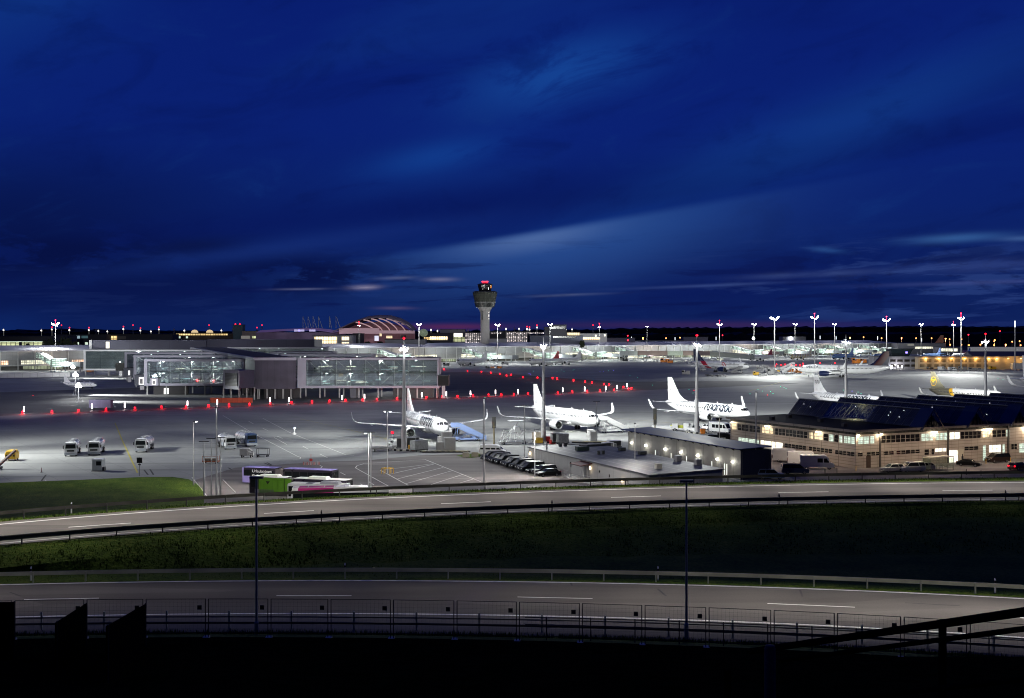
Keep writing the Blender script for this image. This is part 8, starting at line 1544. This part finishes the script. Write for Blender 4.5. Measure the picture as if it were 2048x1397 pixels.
block('grey block at the foot of the tower', 966, 1014, 678, 1220, gr); block('grey stepped building in front of the block tower', 1060, 1166, 672, 1250, M('blue_grey_dim', (.14, .15, .20), .8, var=.15), ((1106, 1152, 673, 676, dwin),))
block('block tower with dark top-floor windows', 1098, 1133, 650.5, 1330, gr, ((1101, 1131, 653.5, 658, dwin),), 22, 'tower'); block('small pale block left of the block tower', 1089, 1100, 655, 1340, gr); block('white-lit strip building right of the block tower', 1133, 1160, 665, 1330, M('cream_dim', (.3, .28, .22), .8), ((1135, 1160, 666, 672, cream_l),))
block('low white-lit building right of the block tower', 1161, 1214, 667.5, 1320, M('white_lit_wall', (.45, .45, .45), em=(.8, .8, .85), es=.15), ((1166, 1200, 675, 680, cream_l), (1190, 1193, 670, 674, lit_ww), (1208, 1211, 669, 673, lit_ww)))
block('plain violet-grey roof block behind the terminal, left one', 1208, 1270, 677, 1330, M('violet_grey_wall', (.13, .12, .18), .8)); block('plain violet-grey roof block behind the terminal, right one', 1367, 1416, 675, 1500, M('violet_grey_wall', (.13, .12, .18), .8)); block('low dark block behind the terminal left of the tall masts', 1270, 1367, 682, 1400, dk)
t = block('grey roof block with a glaring lamp behind the terminal', 1566, 1612, 674, 1640, gr); m = MB(); m.ball((WX(1581, 1640) - WX(1566, 1640), -1, WZ(677, 1640)), 2.0, 8); m.build('glaring_lamp', lum('glare', (.95, .98, 1), 30), t)
t = thing('glaring_lamp', 'bright glaring lamp low behind the terminal roof, left of the large masts', 'lamp', (WX(1507, 1640), 1640, 0)); m = MB(); m.tube((0, 0, 0), (0, 0, WZ(678, 1640)), .3, n=6); m.build('pole', galv, t); m = MB(); m.ball((0, 0, WZ(677, 1640)), 2.0, 8); m.build('lamp', lum('glare', (.95, .98, 1), 30), t)
block('long low extension with pale roof right of the terminal end', 1795, 1890, 687, 1560, gr, ((1830, 1870, 693.5, 698, lit_t), (1815, 1828, 688, 692, M('pale_wall_lit'))), 30); block('low glazed extension further right', 1880, 1925, 695, 1500, gr, ((1882, 1915, 697, 703, lit_t),))
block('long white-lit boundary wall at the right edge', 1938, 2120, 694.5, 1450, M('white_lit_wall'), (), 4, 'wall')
for i, (x, w_, h_) in enumerate(((55, 5, 4), (92, 12, 10), (100, 9, 13), (112, 12, 9), (126, 10, 15), (138, 9, 12), (150, 8, 7), (212, 6, 5), (862, 10, 5), (735, 9, 6), (1164, 9, 7), (1310, 14, 6), (1345, 10, 6), (1385, 12, 6), (760, 11, 5), (550, 9, 4), (640, 9, 4))):
    Y = 1020 if x < 220 else 1160 if x < 1200 else 1500; X = WX(x, Y); z0 = max(0, WZ(694 if x < 220 else 690, Y) - h_ * .4) if x < 1200 else 6
    t = thing('tree', 'dark tree in front of the distant buildings, %s from the left' % nth(sorted([55, 92, 100, 112, 126, 138, 150, 212, 862, 735, 1164, 1310, 1345, 1385, 760, 550, 640]).index(x)), 'tree', (X, Y, 0), 0, 'dark distant trees'); m = MB(); m.tube((0, 0, 0), (0, 0, z0 + h_ * .5), .4, .2, 6); m.build('trunk', M('bark', (.03, .02, .015), .9), t)
    rnd = random.Random(x); m = MB()
    for _ in range(260):
        a, e_ = rnd.uniform(0, 6.28), rnd.uniform(-1, 1); r_ = rnd.uniform(.4, 1) ; cx, cy, cz = math.cos(a) * r_ * w_ * .3 * (1 - e_ * e_ * .6), math.sin(a) * r_ * w_ * .3, z0 + h_ * (.5 + .5 * e_ * r_); q = rnd.uniform(.4, 1.)
        m.add([(cx - q, cy, cz - q * .5), (cx + q, cy + q * .4, cz - q * .4), (cx + q * .3, cy, cz + q)], [(0, 1, 2)])
    m.build('crown', M('dark_leaves', (.025, .035, .018), .9, var=.4), t)
# ------------------------------------------------------------------ added fill spots without fittings: car parks, roads, grass, lawn
WM = (1, .93, .82)
for x, Y, ax, aY, w_, sz in ((450, 196.5, 520, 208, 9000, 130), (700, 186, 640, 206, 7000, 120), (570, 166, 600, 190, 9000, 110), (930, 212, 900, 226, 9000, 125), (1150, 188, 1150, 226, 9500, 115), (1250, 182, 1270, 214, 4500, 110)):
    spot((WX(x, Y), Y, 14), (WX(ax, aY), aY, 0), w_, sz, (1, .95, .88), .4, .8)          # car parks
for i in range(14):
    x = -200 + 190 * i; Y = (nU_rail(x) + fU_rail(x)) / 2 + 3.5; spot((WX(x, Y), Y, 20.5), (WX(x, Y), Y - 2.2, 8.7), 5200 * (.85 + .3 * ((i * 7) % 3) / 2), 90, WM, .6, .55)   # upper road
for i, w_ in enumerate((1100, 650, 480, 420, 500, 850, 1400, 2100, 2500, 2500, 2400, 2500)):
    x = -180 + 225 * i; Y = (fL_rail(x) + nL_rail(x)) / 2 + 3
    if w_: spot((WX(x, Y), Y, 16.5), (WX(x, Y), Y - 1.6, 7.3), w_ * 1.1, 104, WM, .4, .8)       # lower road
for i in range(9): x = -150 + 300 * i; Y = nU_rail(x) + 2; spot((WX(x, Y), Y, 18), (WX(x, Y), Y - 9, 6.8), (900, 1000, 900, 500, 450, 350, 250, 200, 200)[i], 95, (1, .92, .75), .5, 1.)   # faint added fill on the grass between the roads
for x in (60, 250): spot((WX(x, 216), 216, 14), (WX(x, 205), 205, 0), 2600, 120, (1, .97, .88), .5, .9)   # lawn edge
